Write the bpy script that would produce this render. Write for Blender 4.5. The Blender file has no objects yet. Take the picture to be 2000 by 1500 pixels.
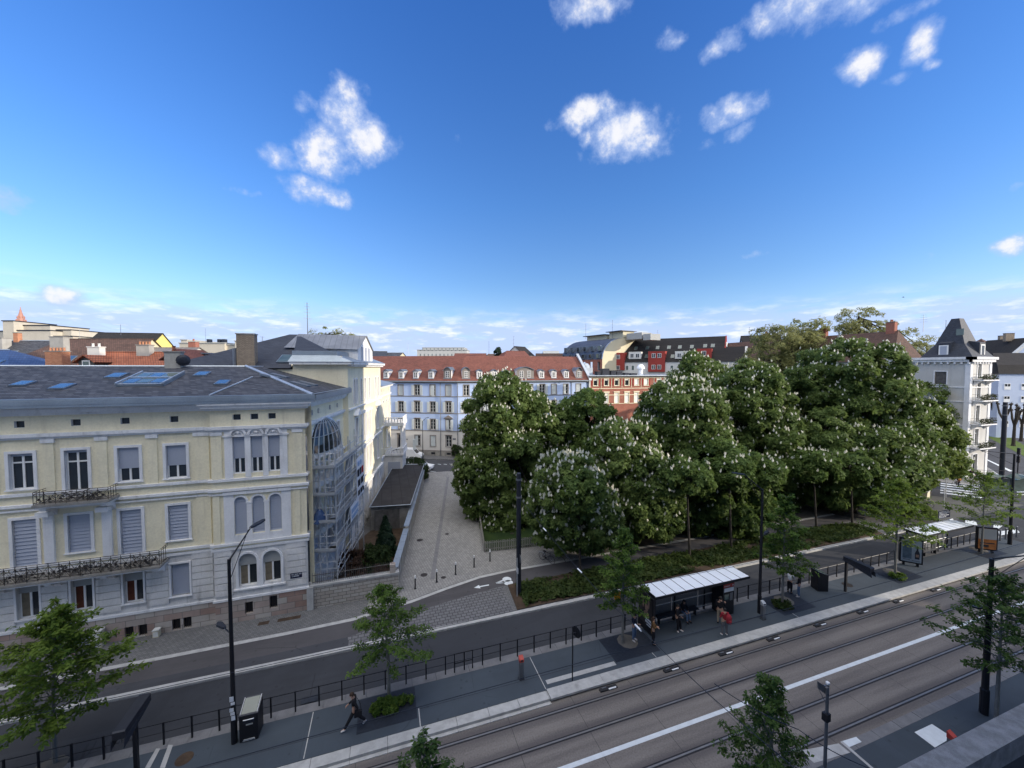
import bpy, math, random
import numpy as np
from mathutils import Vector, Matrix
R = math.radians
rnd = random.Random(11)
sc = bpy.context.scene
col = sc.collection

# ---------------------------------------------------------------- camera, sky, sun, exposure
# The street runs along X (u), the far side of the street is +Y (n), Z is up. Metres.
CAMZ, FPX, PITCH, YAW = 16.8, 750.0, math.atan(31 / 750.0), R(18.3)
cam = bpy.data.objects.new('camera', bpy.data.cameras.new('camera'))
col.objects.link(cam)
cam.data.sensor_width, cam.data.lens = 36.0, 36.0 * FPX / 2000.0
cam.data.clip_start, cam.data.clip_end = 0.05, 6000.0
cam.location = (0, 0, CAMZ)
cam.rotation_euler = (R(90) - PITCH, 0, -YAW)
sc.camera = cam

SUN_AZ, SUN_EL = R(126.0), R(13.5)       # azimuth measured clockwise from +Y
sun = bpy.data.objects.new('sun', bpy.data.lights.new('sun', 'SUN'))
col.objects.link(sun)
sun.data.energy, sun.data.angle, sun.data.color = 2.3, R(0.5), (1.0, 0.88, 0.72)
sdir = Vector((math.sin(SUN_AZ) * math.cos(SUN_EL), math.cos(SUN_AZ) * math.cos(SUN_EL), math.sin(SUN_EL)))
sun.rotation_euler = sdir.to_track_quat('Z', 'Y').to_euler()
sun.location = (60, -40, 60)
sc.view_settings.view_transform, sc.view_settings.look = 'Standard', 'None'
sc.view_settings.exposure, sc.view_settings.gamma = 1.12, 1.0


def direction(px, py):
    """Direction of a point of the sky, from the photograph's calibrated lens."""
    X, Y = (px - 1000) / FPX, -(py - 750) / FPX
    f, z = math.cos(PITCH) + Y * math.sin(PITCH), -math.sin(PITCH) + Y * math.cos(PITCH)
    return Vector((X * math.cos(YAW) + f * math.sin(YAW), -X * math.sin(YAW) + f * math.cos(YAW), z)).normalized()


def at(px, py, z=0.0):
    """Point of the ground plane at height z that the survey pixel saw."""
    d = direction(px, py)
    t = (z - CAMZ) / d.z
    return Vector((d.x * t, d.y * t, z))


def far(px, py, depth):
    """Point at the surveyed distance `depth` in front of the viewpoint."""
    d = direction(px, py)
    t = depth / (d.x * math.sin(YAW) + d.y * math.cos(YAW))
    return Vector((d.x * t, d.y * t, CAMZ + d.z * t))


class NT:
    """Small helper to write node trees."""
    def __init__(s, tree):
        s.t = tree
        tree.nodes.clear()

    def n(s, typ, **kw):
        nd = s.t.nodes.new(typ)
        ins = kw.pop('i', {})
        for k, v in kw.items():
            setattr(nd, k, v)
        for k, v in ins.items():
            s.set(nd.inputs[k], v)
        return nd

    def set(s, sock, v):
        if isinstance(v, bpy.types.NodeSocket):
            s.t.links.new(v, sock)
        elif isinstance(v, bpy.types.Node):
            s.t.links.new(v.outputs[0], sock)
        else:
            if hasattr(sock, 'default_value') and isinstance(v, (tuple, list)) and len(v) == 3 and sock.type == 'RGBA':
                v = (*v, 1.0)
            sock.default_value = v

    def m(s, op, a, b=None, c=None, clamp=False):
        nd = s.n('ShaderNodeMath', operation=op, use_clamp=clamp)
        for k, v in enumerate((a, b, c)):
            if v is not None:
                s.set(nd.inputs[k], v)
        return nd.outputs[0]

    def mix(s, f, a, b, mode='MIX'):
        nd = s.n('ShaderNodeMix', data_type='RGBA', blend_type=mode)
        s.set(nd.inputs[0], f); s.set(nd.inputs[6], a); s.set(nd.inputs[7], b)
        return nd.outputs[2]

    def ramp(s, f, stops, interp='LINEAR'):
        nd = s.n('ShaderNodeValToRGB')
        nd.color_ramp.interpolation = interp
        el = nd.color_ramp.elements
        while len(el) < len(stops):
            el.new(0.5)
        for e, (p, c) in zip(el, stops):
            e.position = p
            e.color = (*c, 1.0) if len(c) == 3 else c
        s.set(nd.inputs[0], f)
        return nd.outputs[0]

    def smooth(s, v, lo, hi):
        nd = s.n('ShaderNodeMapRange', interpolation_type='SMOOTHSTEP')
        s.set(nd.inputs[0], v)
        nd.inputs[1].default_value, nd.inputs[2].default_value = lo, hi
        return nd.outputs[0]


world = bpy.data.worlds.new('World')
sc.world = world
world.use_nodes = True
w = NT(world.node_tree)
sky = w.n('ShaderNodeTexSky', sky_type='NISHITA', sun_disc=False)
sky.sun_elevation, sky.sun_rotation = SUN_EL, SUN_AZ
sky.altitude, sky.air_density, sky.dust_density, sky.ozone_density = 100.0, 1.0, 0.25, 2.6
geo0 = w.n('ShaderNodeTexCoord')
sep0 = w.n('ShaderNodeSeparateXYZ', i={0: geo0.outputs['Generated']})
tint = w.ramp(sep0.outputs[2], [(0.0, (.86, .84, .92)), (0.14, (.70, .80, .98)), (0.38, (.50, .78, 1.16)), (0.70, (.36, .72, 1.30))])
hsv = w.mix(1.0, sky, tint, 'MULTIPLY')
geo = w.n('ShaderNodeTexCoord')
sep = w.n('ShaderNodeSeparateXYZ', i={0: geo.outputs['Generated']})
el0 = w.m('ARCSINE', sep.outputs[2])
az0 = w.m('ARCTAN2', sep.outputs[0], sep.outputs[1])
# clouds: puffs at their azimuth and elevation, broken up by noise
n1 = w.n('ShaderNodeTexNoise', noise_dimensions='3D', i={'Vector': geo.outputs['Generated'], 'Scale': 13.0, 'Detail': 6.0, 'Roughness': 0.62})
n2 = w.n('ShaderNodeTexNoise', noise_dimensions='3D', i={'Vector': geo.outputs['Generated'], 'Scale': 34.0, 'Detail': 5.0, 'Roughness': 0.6})
wv = w.n('ShaderNodeTexNoise', noise_dimensions='3D', i={'Vector': geo.outputs['Generated'], 'Scale': 9.0, 'Detail': 3.0})
ws = w.n('ShaderNodeSeparateXYZ', i={0: wv.outputs['Color']})
az = w.m('MULTIPLY_ADD', w.m('SUBTRACT', ws.outputs[0], 0.5), 0.07, az0)
el = w.m('MULTIPLY_ADD', w.m('SUBTRACT', ws.outputs[1], 0.5), 0.07, el0)
PUFFS = [  # survey pixel, half width, half height (pixels), weight
    (678, 225, 52, 52, 1), (700, 265, 70, 50, 1), (640, 300, 55, 45, 1), (545, 305, 42, 34, .8), (600, 214, 36, 24, .6), (600, 368, 58, 32, .85),
    (655, 385, 45, 24, .75), (480, 372, 60, 14, .35), (893, 281, 22, 22, .5), (1150, 218, 60, 36, .85), (1215, 262, 74, 58, 1.05), (1245, 285, 45, 36, 1), (1090, 228, 34, 24, .5),
    (1128, 303, 16, 22, .45), (1425, 212, 70, 30, .8), (1455, 245, 38, 22, .7), (1385, 268, 40, 16, .35), (1145, 18, 80, 36, .8), (1305, 72, 46, 22, .5),
    (1415, 85, 46, 32, .75), (1560, 10, 110, 46, .9), (1690, -8, 120, 34, .9), (1770, 18, 70, 24, .6), (1690, 115, 52, 34, .85), (1810, 72, 46, 40, .8),
    (1762, 135, 40, 22, .5), (1824, 116, 22, 18, .5), (30, 382, 66, 34, .75), (30, 407, 60, 12, .5), (1985, 470, 44, 22, .8), (1970, 384, 20, 12, .5), (1830, 503, 26, 16, .35),
    (130, 582, 60, 24, .95), (1480, 490, 40, 10, .3)]
acc = None
for (px, py, hw, hh, wt) in PUFFS:
    d = direction(px, py)
    dl, dr = direction(px - hw, py), direction(px + hw, py)
    du, dd = direction(px, py - hh), direction(px, py + hh)
    ra = abs(math.atan2(dr.x, dr.y) - math.atan2(dl.x, dl.y)) / 2
    re = abs(math.asin(du.z) - math.asin(dd.z)) / 2
    a = w.m('MULTIPLY', w.m('SUBTRACT', az, math.atan2(d.x, d.y)), 1 / ra)
    e = w.m('MULTIPLY', w.m('SUBTRACT', el, math.asin(d.z)), 1 / re)
    q = w.m('ADD', w.m('MULTIPLY', a, a), w.m('MULTIPLY', e, e))
    v = w.m('SUBTRACT', wt, w.m('MULTIPLY', q, 0.55))
    acc = v if acc is None else w.m('MAXIMUM', acc, v)
grain = w.m('ADD', w.m('MULTIPLY', w.m('SUBTRACT', n1, 0.5), 1.9), w.m('MULTIPLY', w.m('SUBTRACT', n2, 0.5), 1.0))
acc = w.m('MAXIMUM', acc, -1.0)
dens = w.smooth(w.m('ADD', acc, grain), 0.10, 1.15)
# low bank of cloud near the horizon
bs = w.n('ShaderNodeCombineXYZ', i={0: w.m('MULTIPLY', az0, 11.0), 1: w.m('MULTIPLY', el0, 44.0), 2: 0.0})
nb = w.n('ShaderNodeTexNoise', i={'Vector': bs, 'Scale': 1.0, 'Detail': 7.0, 'Roughness': 0.58, 'Distortion': .4})
bank = w.m('MULTIPLY', w.smooth(el0, 0.165, 0.085), w.smooth(el0, 0.0, 0.03))
bd = w.m('MULTIPLY', w.smooth(w.m('ADD', nb, w.m('MULTIPLY', bank, 0.16)), 0.36, 0.66), bank)
nl = w.n('ShaderNodeTexNoise', i={'Vector': w.n('ShaderNodeMapping', i={'Vector': bs, 'Location': (3.1, .55, 0)}), 'Scale': 1.15, 'Detail': 7.0, 'Roughness': .6})
# bright cloud added out of view, overhead and behind, to fill the shade
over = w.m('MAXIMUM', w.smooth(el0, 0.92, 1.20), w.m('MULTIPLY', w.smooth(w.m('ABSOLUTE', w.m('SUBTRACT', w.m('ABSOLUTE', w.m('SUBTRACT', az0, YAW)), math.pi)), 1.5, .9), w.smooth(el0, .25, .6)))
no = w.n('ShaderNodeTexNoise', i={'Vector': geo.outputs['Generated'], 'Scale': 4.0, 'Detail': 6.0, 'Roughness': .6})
fill_cloud = w.m('MULTIPLY', over, w.smooth(no, 0.30, 0.52))
shade = w.smooth(w.m('ADD', dens, w.m('ADD', w.m('MULTIPLY', w.m('SUBTRACT', n1, .5), 1.2), w.m('MULTIPLY', w.m('SUBTRACT', n2, .5), .8))), 0.42, 1.25)
ccol = w.mix(shade, (2.3, 2.9, 4.3), (4.3, 4.3, 4.45))
bcol = w.mix(w.smooth(w.m('ADD', nl, w.m('MULTIPLY', w.m('SUBTRACT', el0, .08), 1.2)), 0.50, 0.70), (2.5, 3.1, 4.7), (4.6, 4.7, 5.1))
low = w.smooth(el0, 0.22, 0.0)
skyc = w.mix(w.m('MULTIPLY', low, 0.62), hsv, (2.3, 3.3, 5.3))
c1 = w.mix(w.m('MULTIPLY', bd, 0.85), skyc, bcol)
c2 = w.mix(w.m('MULTIPLY', dens, .97), c1, ccol)
c2 = w.mix(fill_cloud, c2, (13.0, 12.6, 12.2))
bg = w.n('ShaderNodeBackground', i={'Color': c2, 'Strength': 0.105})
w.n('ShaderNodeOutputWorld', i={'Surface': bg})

# ---------------------------------------------------------------- materials
MATS = {}


def coords(t, axes):
    tc = t.n('ShaderNodeTexCoord')
    if axes == 'obj':
        return tc.outputs['Object']
    sp = t.n('ShaderNodeSeparateXYZ', i={0: tc.outputs['Object']})
    if axes == 'wall':
        return t.n('ShaderNodeCombineXYZ', i={0: t.m('ADD', sp.outputs[0], sp.outputs[1]), 1: sp.outputs[2], 2: 0.0}).outputs[0]
    return t.n('ShaderNodeCombineXYZ', i={0: sp.outputs[0], 1: sp.outputs[1], 2: 0.0}).outputs[0]


def finish(t, colr, rough, metal=0.0, bump=None, bstr=0.3, spec=0.35, bdist=0.02, emit=None):
    p = t.n('ShaderNodeBsdfPrincipled', i={'Base Color': colr, 'Roughness': rough, 'Metallic': metal, 'Specular IOR Level': spec})
    if emit:
        t.set(p.inputs['Emission Color'], emit[0]); p.inputs['Emission Strength'].default_value = emit[1]
    if bump is not None:
        t.set(p.inputs['Normal'], t.n('ShaderNodeBump', i={'Height': bump, 'Strength': bstr, 'Distance': bdist}).outputs[0])
    t.n('ShaderNodeOutputMaterial', i={'Surface': p})


def newmat(name):
    m = bpy.data.materials.new(name)
    m.use_nodes = True
    MATS[name] = m
    return m, NT(m.node_tree)


def sh(c, k):
    return tuple(min(1, max(0, v * k)) for v in c)


def pm(name, c, rough=0.8, var=0.15, scale=1.2, metal=0.0, spec=0.35, stain=0.0, stainc=(.12, .11, .10), bump=0.0, emit=None):
    """Painted / plastered / stone surface: large mottling, fine grain, optional vertical grime streaks."""
    m, t = newmat(name)
    v = coords(t, 'obj')
    a = t.n('ShaderNodeTexNoise', i={'Vector': v, 'Scale': scale, 'Detail': 5.0, 'Roughness': 0.6})
    b = t.n('ShaderNodeTexNoise', i={'Vector': v, 'Scale': scale * 17, 'Detail': 3.0})
    f = t.m('ADD', t.m('MULTIPLY', a, 0.65), t.m('MULTIPLY', b, 0.35))
    cc = t.mix(t.smooth(f, 0.3, 0.7), sh(c, 1 - var), sh(c, 1 + var))
    if stain:
        mp = t.n('ShaderNodeMapping', i={'Vector': v, 'Scale': (2.2, 2.2, 0.28)})
        s = t.n('ShaderNodeTexNoise', i={'Vector': mp, 'Scale': 1.0, 'Detail': 6.0, 'Roughness': 0.65})
        cc = t.mix(t.m('MULTIPLY', t.smooth(s, 0.5, 0.78), stain), cc, stainc)
    finish(t, cc, rough, metal, b.outputs[0] if bump else None, bump, spec, emit=emit)
    return m


def bm_(name, c1, c2, cm, bw, bh, mortar=0.012, axes='wall', rough=0.85, var=0.25, offset=0.5, bump=0.25, spec=.3, rot=0.0, squash=1.0):
    """Coursed material: bricks, slates, tiles or pavers of size bw x bh metres."""
    m, t = newmat(name)
    v = coords(t, axes)
    if rot:
        v = t.n('ShaderNodeMapping', i={'Vector': v, 'Rotation': (0, 0, rot)}).outputs[0]
    br = t.n('ShaderNodeTexBrick', i={'Vector': v, 'Color1': c1, 'Color2': c2, 'Mortar': cm, 'Scale': 1.0, 'Mortar Size': mortar, 'Mortar Smooth': 0.2, 'Bias': 0.0, 'Brick Width': bw, 'Row Height': bh}, offset=offset)
    a = t.n('ShaderNodeTexNoise', i={'Vector': coords(t, 'obj'), 'Scale': 0.7, 'Detail': 6.0, 'Roughness': .65})
    k = t.m('ADD', 1 - var, t.m('MULTIPLY', a, var * 2))
    cc = t.mix(1.0, br.outputs[0], t.n('ShaderNodeCombineColor', i={0: k, 1: k, 2: k}), 'MULTIPLY')
    finish(t, cc, rough, 0, t.m('SUBTRACT', 1.0, br.outputs[1]), bump, spec)
    return m


def seam(name, c, pitch, axes='x', rough=0.5, metal=0.6, var=.12):
    """Standing seam sheet metal: thin dark line every `pitch` metres."""
    m, t = newmat(name)
    tc = t.n('ShaderNodeTexCoord')
    sp = t.n('ShaderNodeSeparateXYZ', i={0: tc.outputs['Object']})
    x = sp.outputs['xyz'.index(axes)]
    fr = t.m('FRACT', t.m('DIVIDE', x, pitch))
    ln = t.m('LESS_THAN', fr, 0.07)
    a = t.n('ShaderNodeTexNoise', i={'Vector': tc.outputs['Object'], 'Scale': 0.8, 'Detail': 5.0})
    cc = t.mix(t.smooth(a, .3, .7), sh(c, 1 - var), sh(c, 1 + var))
    finish(t, t.mix(ln, cc, sh(c, .6)), rough, metal, ln, .4)
    return m


def leafmat(name, c1, c2, trans=0.35, rough=0.55, scale=0.9):
    m, t = newmat(name)
    v = coords(t, 'obj')
    a = t.n('ShaderNodeTexNoise', i={'Vector': v, 'Scale': scale, 'Detail': 3.0})
    b = t.n('ShaderNodeTexNoise', i={'Vector': v, 'Scale': scale * 9, 'Detail': 2.0})
    cc = t.mix(t.smooth(t.m('ADD', t.m('MULTIPLY', a, .5), t.m('MULTIPLY', b, .5)), .36, .64), c1, c2)
    p = t.n('ShaderNodeBsdfPrincipled', i={'Base Color': cc, 'Roughness': rough, 'Specular IOR Level': .16})
    tr = t.n('ShaderNodeBsdfTranslucent', i={'Color': t.mix(.5, cc, sh(c2, 1.5))})
    t.n('ShaderNodeOutputMaterial', i={'Surface': t.n('ShaderNodeMixShader', i={0: trans, 1: p, 2: tr})})
    return m


def glass(name, c=(.02, .025, .03), rough=0.06, spec=.6, var=.3):
    m, t = newmat(name)
    a = t.n('ShaderNodeTexNoise', i={'Vector': coords(t, 'obj'), 'Scale': 1.1, 'Detail': 2.0})
    finish(t, t.mix(a, sh(c, 1 - var), sh(c, 1 + var * 2)), rough, 0, None, spec=spec)
    return m


# ground
def paving(name, c, streak=.5, patch=.35, crack=.5, var=.14):
    """Worn asphalt: speckle, long tyre bands, rectangular repair patches, thin cracks and drips."""
    m, t = newmat(name)
    v = coords(t, 'floor')
    sp_ = t.n('ShaderNodeTexNoise', i={'Vector': v, 'Scale': 38.0, 'Detail': 3.0})
    big = t.n('ShaderNodeTexNoise', i={'Vector': v, 'Scale': .45, 'Detail': 6.0, 'Roughness': .62})
    st = t.n('ShaderNodeTexNoise', i={'Vector': t.n('ShaderNodeMapping', i={'Vector': v, 'Scale': (.05, 1.9, 1)}), 'Scale': 1.0, 'Detail': 5.0})
    pv = t.n('ShaderNodeTexVoronoi', distance='CHEBYCHEV', i={'Vector': t.n('ShaderNodeMapping', i={'Vector': v, 'Scale': (.16, .5, 1)}), 'Scale': 1.0})
    pk_ = t.n('ShaderNodeSeparateXYZ', i={0: pv.outputs['Color']})
    cv = t.n('ShaderNodeTexVoronoi', feature='DISTANCE_TO_EDGE', i={'Vector': t.mix(.14, v, t.n('ShaderNodeTexNoise', i={'Vector': v, 'Scale': 1.3, 'Detail': 4.0}).outputs['Color']), 'Scale': .33})
    dv = t.n('ShaderNodeTexVoronoi', i={'Vector': v, 'Scale': 1.4})
    f = t.m('ADD', t.m('MULTIPLY', big, .5), t.m('ADD', t.m('MULTIPLY', sp_, .3), t.m('MULTIPLY', st, .2)))
    cc = t.mix(t.smooth(f, .32, .68), sh(c, 1 - var * 1.6), sh(c, 1 + var * 1.6))
    cc = t.mix(t.m('MULTIPLY', t.smooth(st, .52, .72), streak * .6), cc, sh(c, .62))
    cc = t.mix(t.m('MULTIPLY', t.m('GREATER_THAN', pk_.outputs[0], .80), patch), cc, sh(c, .68))
    cc = t.mix(t.m('MULTIPLY', t.m('LESS_THAN', pk_.outputs[1], .14), patch * .8), cc, sh(c, 1.35))
    cc = t.mix(t.m('MULTIPLY', t.m('MULTIPLY', t.m('LESS_THAN', cv.outputs['Distance'], .006), t.smooth(big, .48, .60)), crack), cc, sh(c, .35))
    cc = t.mix(t.m('MULTIPLY', t.m('LESS_THAN', dv.outputs['Distance'], .10), .45), cc, sh(c, .5))
    finish(t, cc, .88, 0, sp_.outputs[0], .12)


paving('asphalt', (.052, .054, .062))
paving('asphalt_dark', (.036, .039, .046))
paving('asphalt_platform', (.050, .064, .080), .2, .18, .3, .11)
paving('asphalt_red', (.072, .069, .073), .4, .25)
pm('granite', (.40, .40, .39), .8, .18, 2.5, stain=.3)
pm('granite_dark', (.16, .16, .165), .8, .2, 2.0)
pm('white_paint', (.62, .66, .68), .75, .1, 3)
pm('soil', (.060, .040, .026), .95, .35, 2.5, bump=.5)
pm('gravel', (.12, .11, .095), .95, .2, 2.0, bump=.3)
pm('iron', (.05, .042, .038), .55, .2, 3, metal=.6)
pm('steel', (.22, .215, .21), .5, .15, 3, metal=.7)
pm('groove', (.022, .022, .025), .8, .1, 2)
pm('earth', (.10, .10, .095), .95, .15, .05)
bm_('paver_grey', (.125, .127, .13), (.165, .165, .165), (.07, .07, .07), .24, .16, .012, 'floor', var=.2)
bm_('paver_light', (.215, .212, .205), (.275, .27, .26), (.12, .12, .118), .30, .20, .012, 'floor', var=.18, rot=R(80))
bm_('paver_lines', (.125, .125, .13), (.155, .155, .16), (.06, .06, .065), .36, .30, .03, 'floor', var=.15)
# buildings
pm('yellow_plaster', (.80, .73, .53), .88, .12, .5, stain=.34, stainc=(.42, .36, .25))
pm('cream_plaster', (.78, .72, .54), .88, .10, .5, stain=.22, stainc=(.36, .30, .20))
pm('white_trim', (.74, .74, .74), .8, .10, .9, stain=.42, stainc=(.24, .23, .21))
pm('rustic_stone', (.66, .65, .63), .85, .15, .8, stain=.6, stainc=(.19, .18, .165))
pm('sooty_stone', (.25, .24, .22), .9, .25, 1.2, stain=.6, stainc=(.10, .095, .085))
pm('blind', (.36, .39, .46), .6, .05, .8)
pm('white_pvc', (.78, .78, .76), .4, .03, 2)
pm('zinc', (.30, .35, .40), .45, .14, .8, metal=.55)
pm('zinc_light', (.46, .51, .56), .42, .12, .9, metal=.55)
pm('lead', (.16, .20, .25), .5, .15, .8, metal=.4)
bm_('slate', (.034, .038, .048), (.095, .100, .115), (.012, .013, .017), .34, .075, .010, 'wall', .7, .4, spec=.3)
bm_('slate_dark', (.030, .035, .048), (.045, .052, .068), (.018, .02, .026), .25, .12, .006, 'wall', .65, .25)
bm_('tile_red', (.130, .050, .038), (.200, .075, .055), (.06, .028, .024), .17, .11, .008, 'wall', .8, .35)
bm_('tile_orange', (.30, .095, .045), (.38, .135, .07), (.12, .045, .03), .3, .26, .03, 'wall', .8, .3, offset=0)
bm_('tile_brown', (.085, .052, .042), (.13, .075, .058), (.04, .028, .025), .3, .22, .02, 'wall', .85, .35, offset=0)
bm_('tile_blue', (.035, .055, .12), (.05, .075, .15), (.02, .028, .06), .3, .26, .025, 'wall', .3, .2, offset=0, spec=.6)
bm_('tile_black', (.018, .017, .018), (.028, .026, .026), (.01, .01, .01), .3, .2, .01, 'wall', .85, .25)
bm_('brick_red', (.27, .085, .058), (.36, .125, .082), (.30, .22, .18), .22, .075, .008, 'wall', .9, .25)
bm_('brick_orange', (.42, .155, .075), (.54, .225, .115), (.38, .27, .19), .30, .11, .014, 'wall', .9, .3)
bm_('stone_chimney', (.26, .205, .15), (.36, .285, .21), (.17, .145, .12), .22, .09, .014, 'wall', .95, .35)
bm_('base_stone', (.42, .39, .35), (.30, .20, .165), (.16, .15, .14), .95, .42, .015, 'wall', .9, .5)
bm_('rubble', (.34, .31, .27), (.42, .40, .36), (.14, .12, .11), .55, .24, .018, 'wall', .92, .45)
pm('white_render', (.74, .73, .70), .9, .05, .3)
pm('parapet', (.20, .205, .215), .92, .3, 9, bump=.5)
pm('concrete', (.36, .35, .32), .9, .16, 1.0, stain=.4)
pm('concrete_warm', (.50, .46, .38), .9, .08, .2, stain=.12)
pm('blue_plaster', (.42, .53, .76), .85, .05, .3)
pm('pale_plaster', (.58, .56, .53), .85, .06, .3)
pm('stone_trim', (.235, .215, .20), .85, .1, 1)
pm('shutter_paint', (.52, .56, .57), .6, .06, 2)
pm('dark_door', (.022, .024, .034), .5, .1, 2)
pm('cream_wall', (.58, .53, .38), .85, .05, .3)
pm('white_wall', (.60, .60, .57), .85, .05, .3)
pm('red_wall', (.30, .045, .035), .8, .08, .4)
pm('tower_wall', (.52, .51, .48), .85, .07, .5, stain=.2)
pm('pale_blue_wall', (.46, .53, .66), .85, .05, .3)
pm('yellow_wall', (.70, .60, .20), .85, .04, .3)
pm('sandstone', (.42, .22, .17), .9, .15, .1)
pm('grey_block', (.36, .37, .36), .8, .08, .05)
bm_('window_grid', (.10, .12, .13), (.16, .20, .20), (.46, .46, .44), 2.2, 3.2, .9, 'wall', .5, .2, offset=0, bump=0)
seam('seam_grey', (.26, .27, .28), .55, 'x')
seam('seam_brown', (.20, .18, .165), .8, 'x', metal=.2)
seam('seam_dark', (.085, .10, .135), .9, 'x', metal=.4)
seam('roof_felt', (.030, .029, .031), 1.05, 'x', .9, 0, .2)
glass('pane_glass')
glass('sky_glass', (.05, .10, .18), .05, .8)
glass('green_glass', (.08, .11, .10), .1, .7)
pm('curtain', (.20, .17, .12), .9, .3, 3)
pm('curtain_red', (.10, .03, .015), .9, .3, 3)
# street things
pm('black_metal', (.018, .019, .024), .45, .1, 3, metal=.3)
pm('dark_metal', (.030, .034, .045), .42, .1, 3, metal=.4)
pm('grey_metal', (.20, .21, .23), .4, .12, 2, metal=.6)
pm('galvanised', (.46, .48, .50), .5, .18, 2.5, metal=.35)
pm('deck_metal', (.33, .35, .37), .6, .15, 2.5, metal=.25)
pm('canopy_white', (.80, .84, .88), .35, .05, 1.2, spec=.5, stain=.08, stainc=(.4, .36, .28))
pm('lamp_glass', (.55, .57, .60), .3, .05, 2)
pm('red_paint', (.42, .06, .045), .5, .1, 2)
pm('orange_paint', (.80, .36, .02), .5, .05, 2)
pm('white_gloss', (.80, .81, .82), .25, .03, 2, spec=.5)
pm('paper_white', (.72, .74, .76), .6, .06, 2)
pm('paper_blue', (.30, .42, .62), .6, .08, 2)
pm('ink_dark', (.02, .024, .035), .6, .1, 2)
pm('ink_red', (.35, .02, .03), .6, .1, 2)
pm('ad_grey', (.26, .31, .36), .35, .25, 1.6)
pm('ad_sea', (.08, .12, .16), .35, .4, 3)
pm('ad_orange', (.38, .14, .04), .35, .5, 2.5)
pm('poster_dark', (.035, .03, .03), .35, .6, 2.5)
pm('poster_skin', (.30, .19, .14), .4, .4, 4)
pm('plaque_blue', (.012, .016, .045), .35, .05, 2)
pm('rubber', (.016, .016, .017), .8, .1, 3)
pm('tail_red', (.45, .02, .015), .3, .05, 2)
pm('grate', (.022, .028, .040), .6, .2, 6, metal=.2)
pm('wood', (.09, .055, .032), .7, .25, 3)
pm('banner_white', (.70, .72, .76), .6, .04, 1)
pm('tarp_blue', (.035, .07, .16), .6, .3, 4)
pm('plank_old', (.10, .095, .09), .9, .4, 2)
# plants
leafmat('chestnut_leaf', (.042, .078, .020), (.140, .195, .056), .34, .62)
leafmat('chestnut_leaf_dark', (.038, .074, .020), (.115, .170, .044), .34, .62)
leafmat('chestnut_leaf_light', (.065, .105, .024), (.150, .200, .048), .38, .62)
leafmat('street_leaf', (.040, .086, .016), (.115, .185, .036), .36, .62)
leafmat('street_leaf_fresh', (.050, .098, .014), (.150, .215, .034), .38, .62)
leafmat('street_leaf_dark', (.028, .064, .016), (.078, .132, .032), .32, .62)
leafmat('plane_leaf', (.15, .165, .062), (.27, .275, .115), .45, .65)
leafmat('conifer_leaf', (.010, .024, .014), (.022, .045, .022), .15)
leafmat('shrub_leaf', (.014, .030, .010), (.040, .062, .016), .25)
leafmat('shrub_red', (.030, .018, .012), (.060, .032, .020), .2)
leafmat('ivy_leaf', (.022, .045, .012), (.062, .085, .022), .3, scale=1.5)
leafmat('grass_leaf', (.045, .095, .015), (.12, .18, .03), .3, scale=2)
leafmat('lawn', (.014, .030, .010), (.030, .052, .014), .0, .9)  # dark copy of the grass, tree shade put into its colour
leafmat('lawn_lit', (.06, .10, .02), (.10, .14, .03), .0, .9)  # lighter copy of the grass, sunlight put into its colour
leafmat('blossom', (.66, .66, .54), (.86, .84, .74), .30, .7)
pm('bark', (.035, .030, .025), .95, .3, 4, bump=.5)
pm('bark_pale', (.17, .165, .15), .9, .25, 3)
# people
pm('skin', (.42, .25, .18), .6, .06, 6)
pm('skin_dark', (.10, .055, .038), .6, .06, 6)
pm('hair_dark', (.012, .010, .009), .6, .1, 8)
pm('hair_brown', (.05, .028, .016), .6, .1, 8)
pm('cloth_black', (.010, .010, .014), .9, .2, 8)
pm('cloth_navy', (.016, .020, .040), .9, .2, 8)
pm('cloth_grey', (.10, .10, .11), .9, .15, 8)
pm('cloth_white', (.62, .62, .62), .85, .06, 8)
pm('cloth_beige', (.30, .25, .19), .85, .1, 8)
pm('cloth_brown', (.16, .085, .035), .85, .15, 8)
pm('cloth_red', (.26, .020, .030), .85, .15, 8)
pm('denim', (.10, .15, .24), .85, .12, 8)
pm('cloth_orange', (.60, .24, .06), .8, .1, 8)

# ---------------------------------------------------------------- mesh helpers
I4 = Matrix.Identity(4)


def frame(o, ax):
    """Local frame of a facade: x along it, y into the building, z up."""
    a = Vector((ax[0], ax[1], 0)).normalized()
    m = Matrix(((a.x, -a.y, 0, o[0]), (a.y, a.x, 0, o[1]), (0, 0, 1, o[2] if len(o) > 2 else 0), (0, 0, 0, 1)))
    return m


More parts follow.
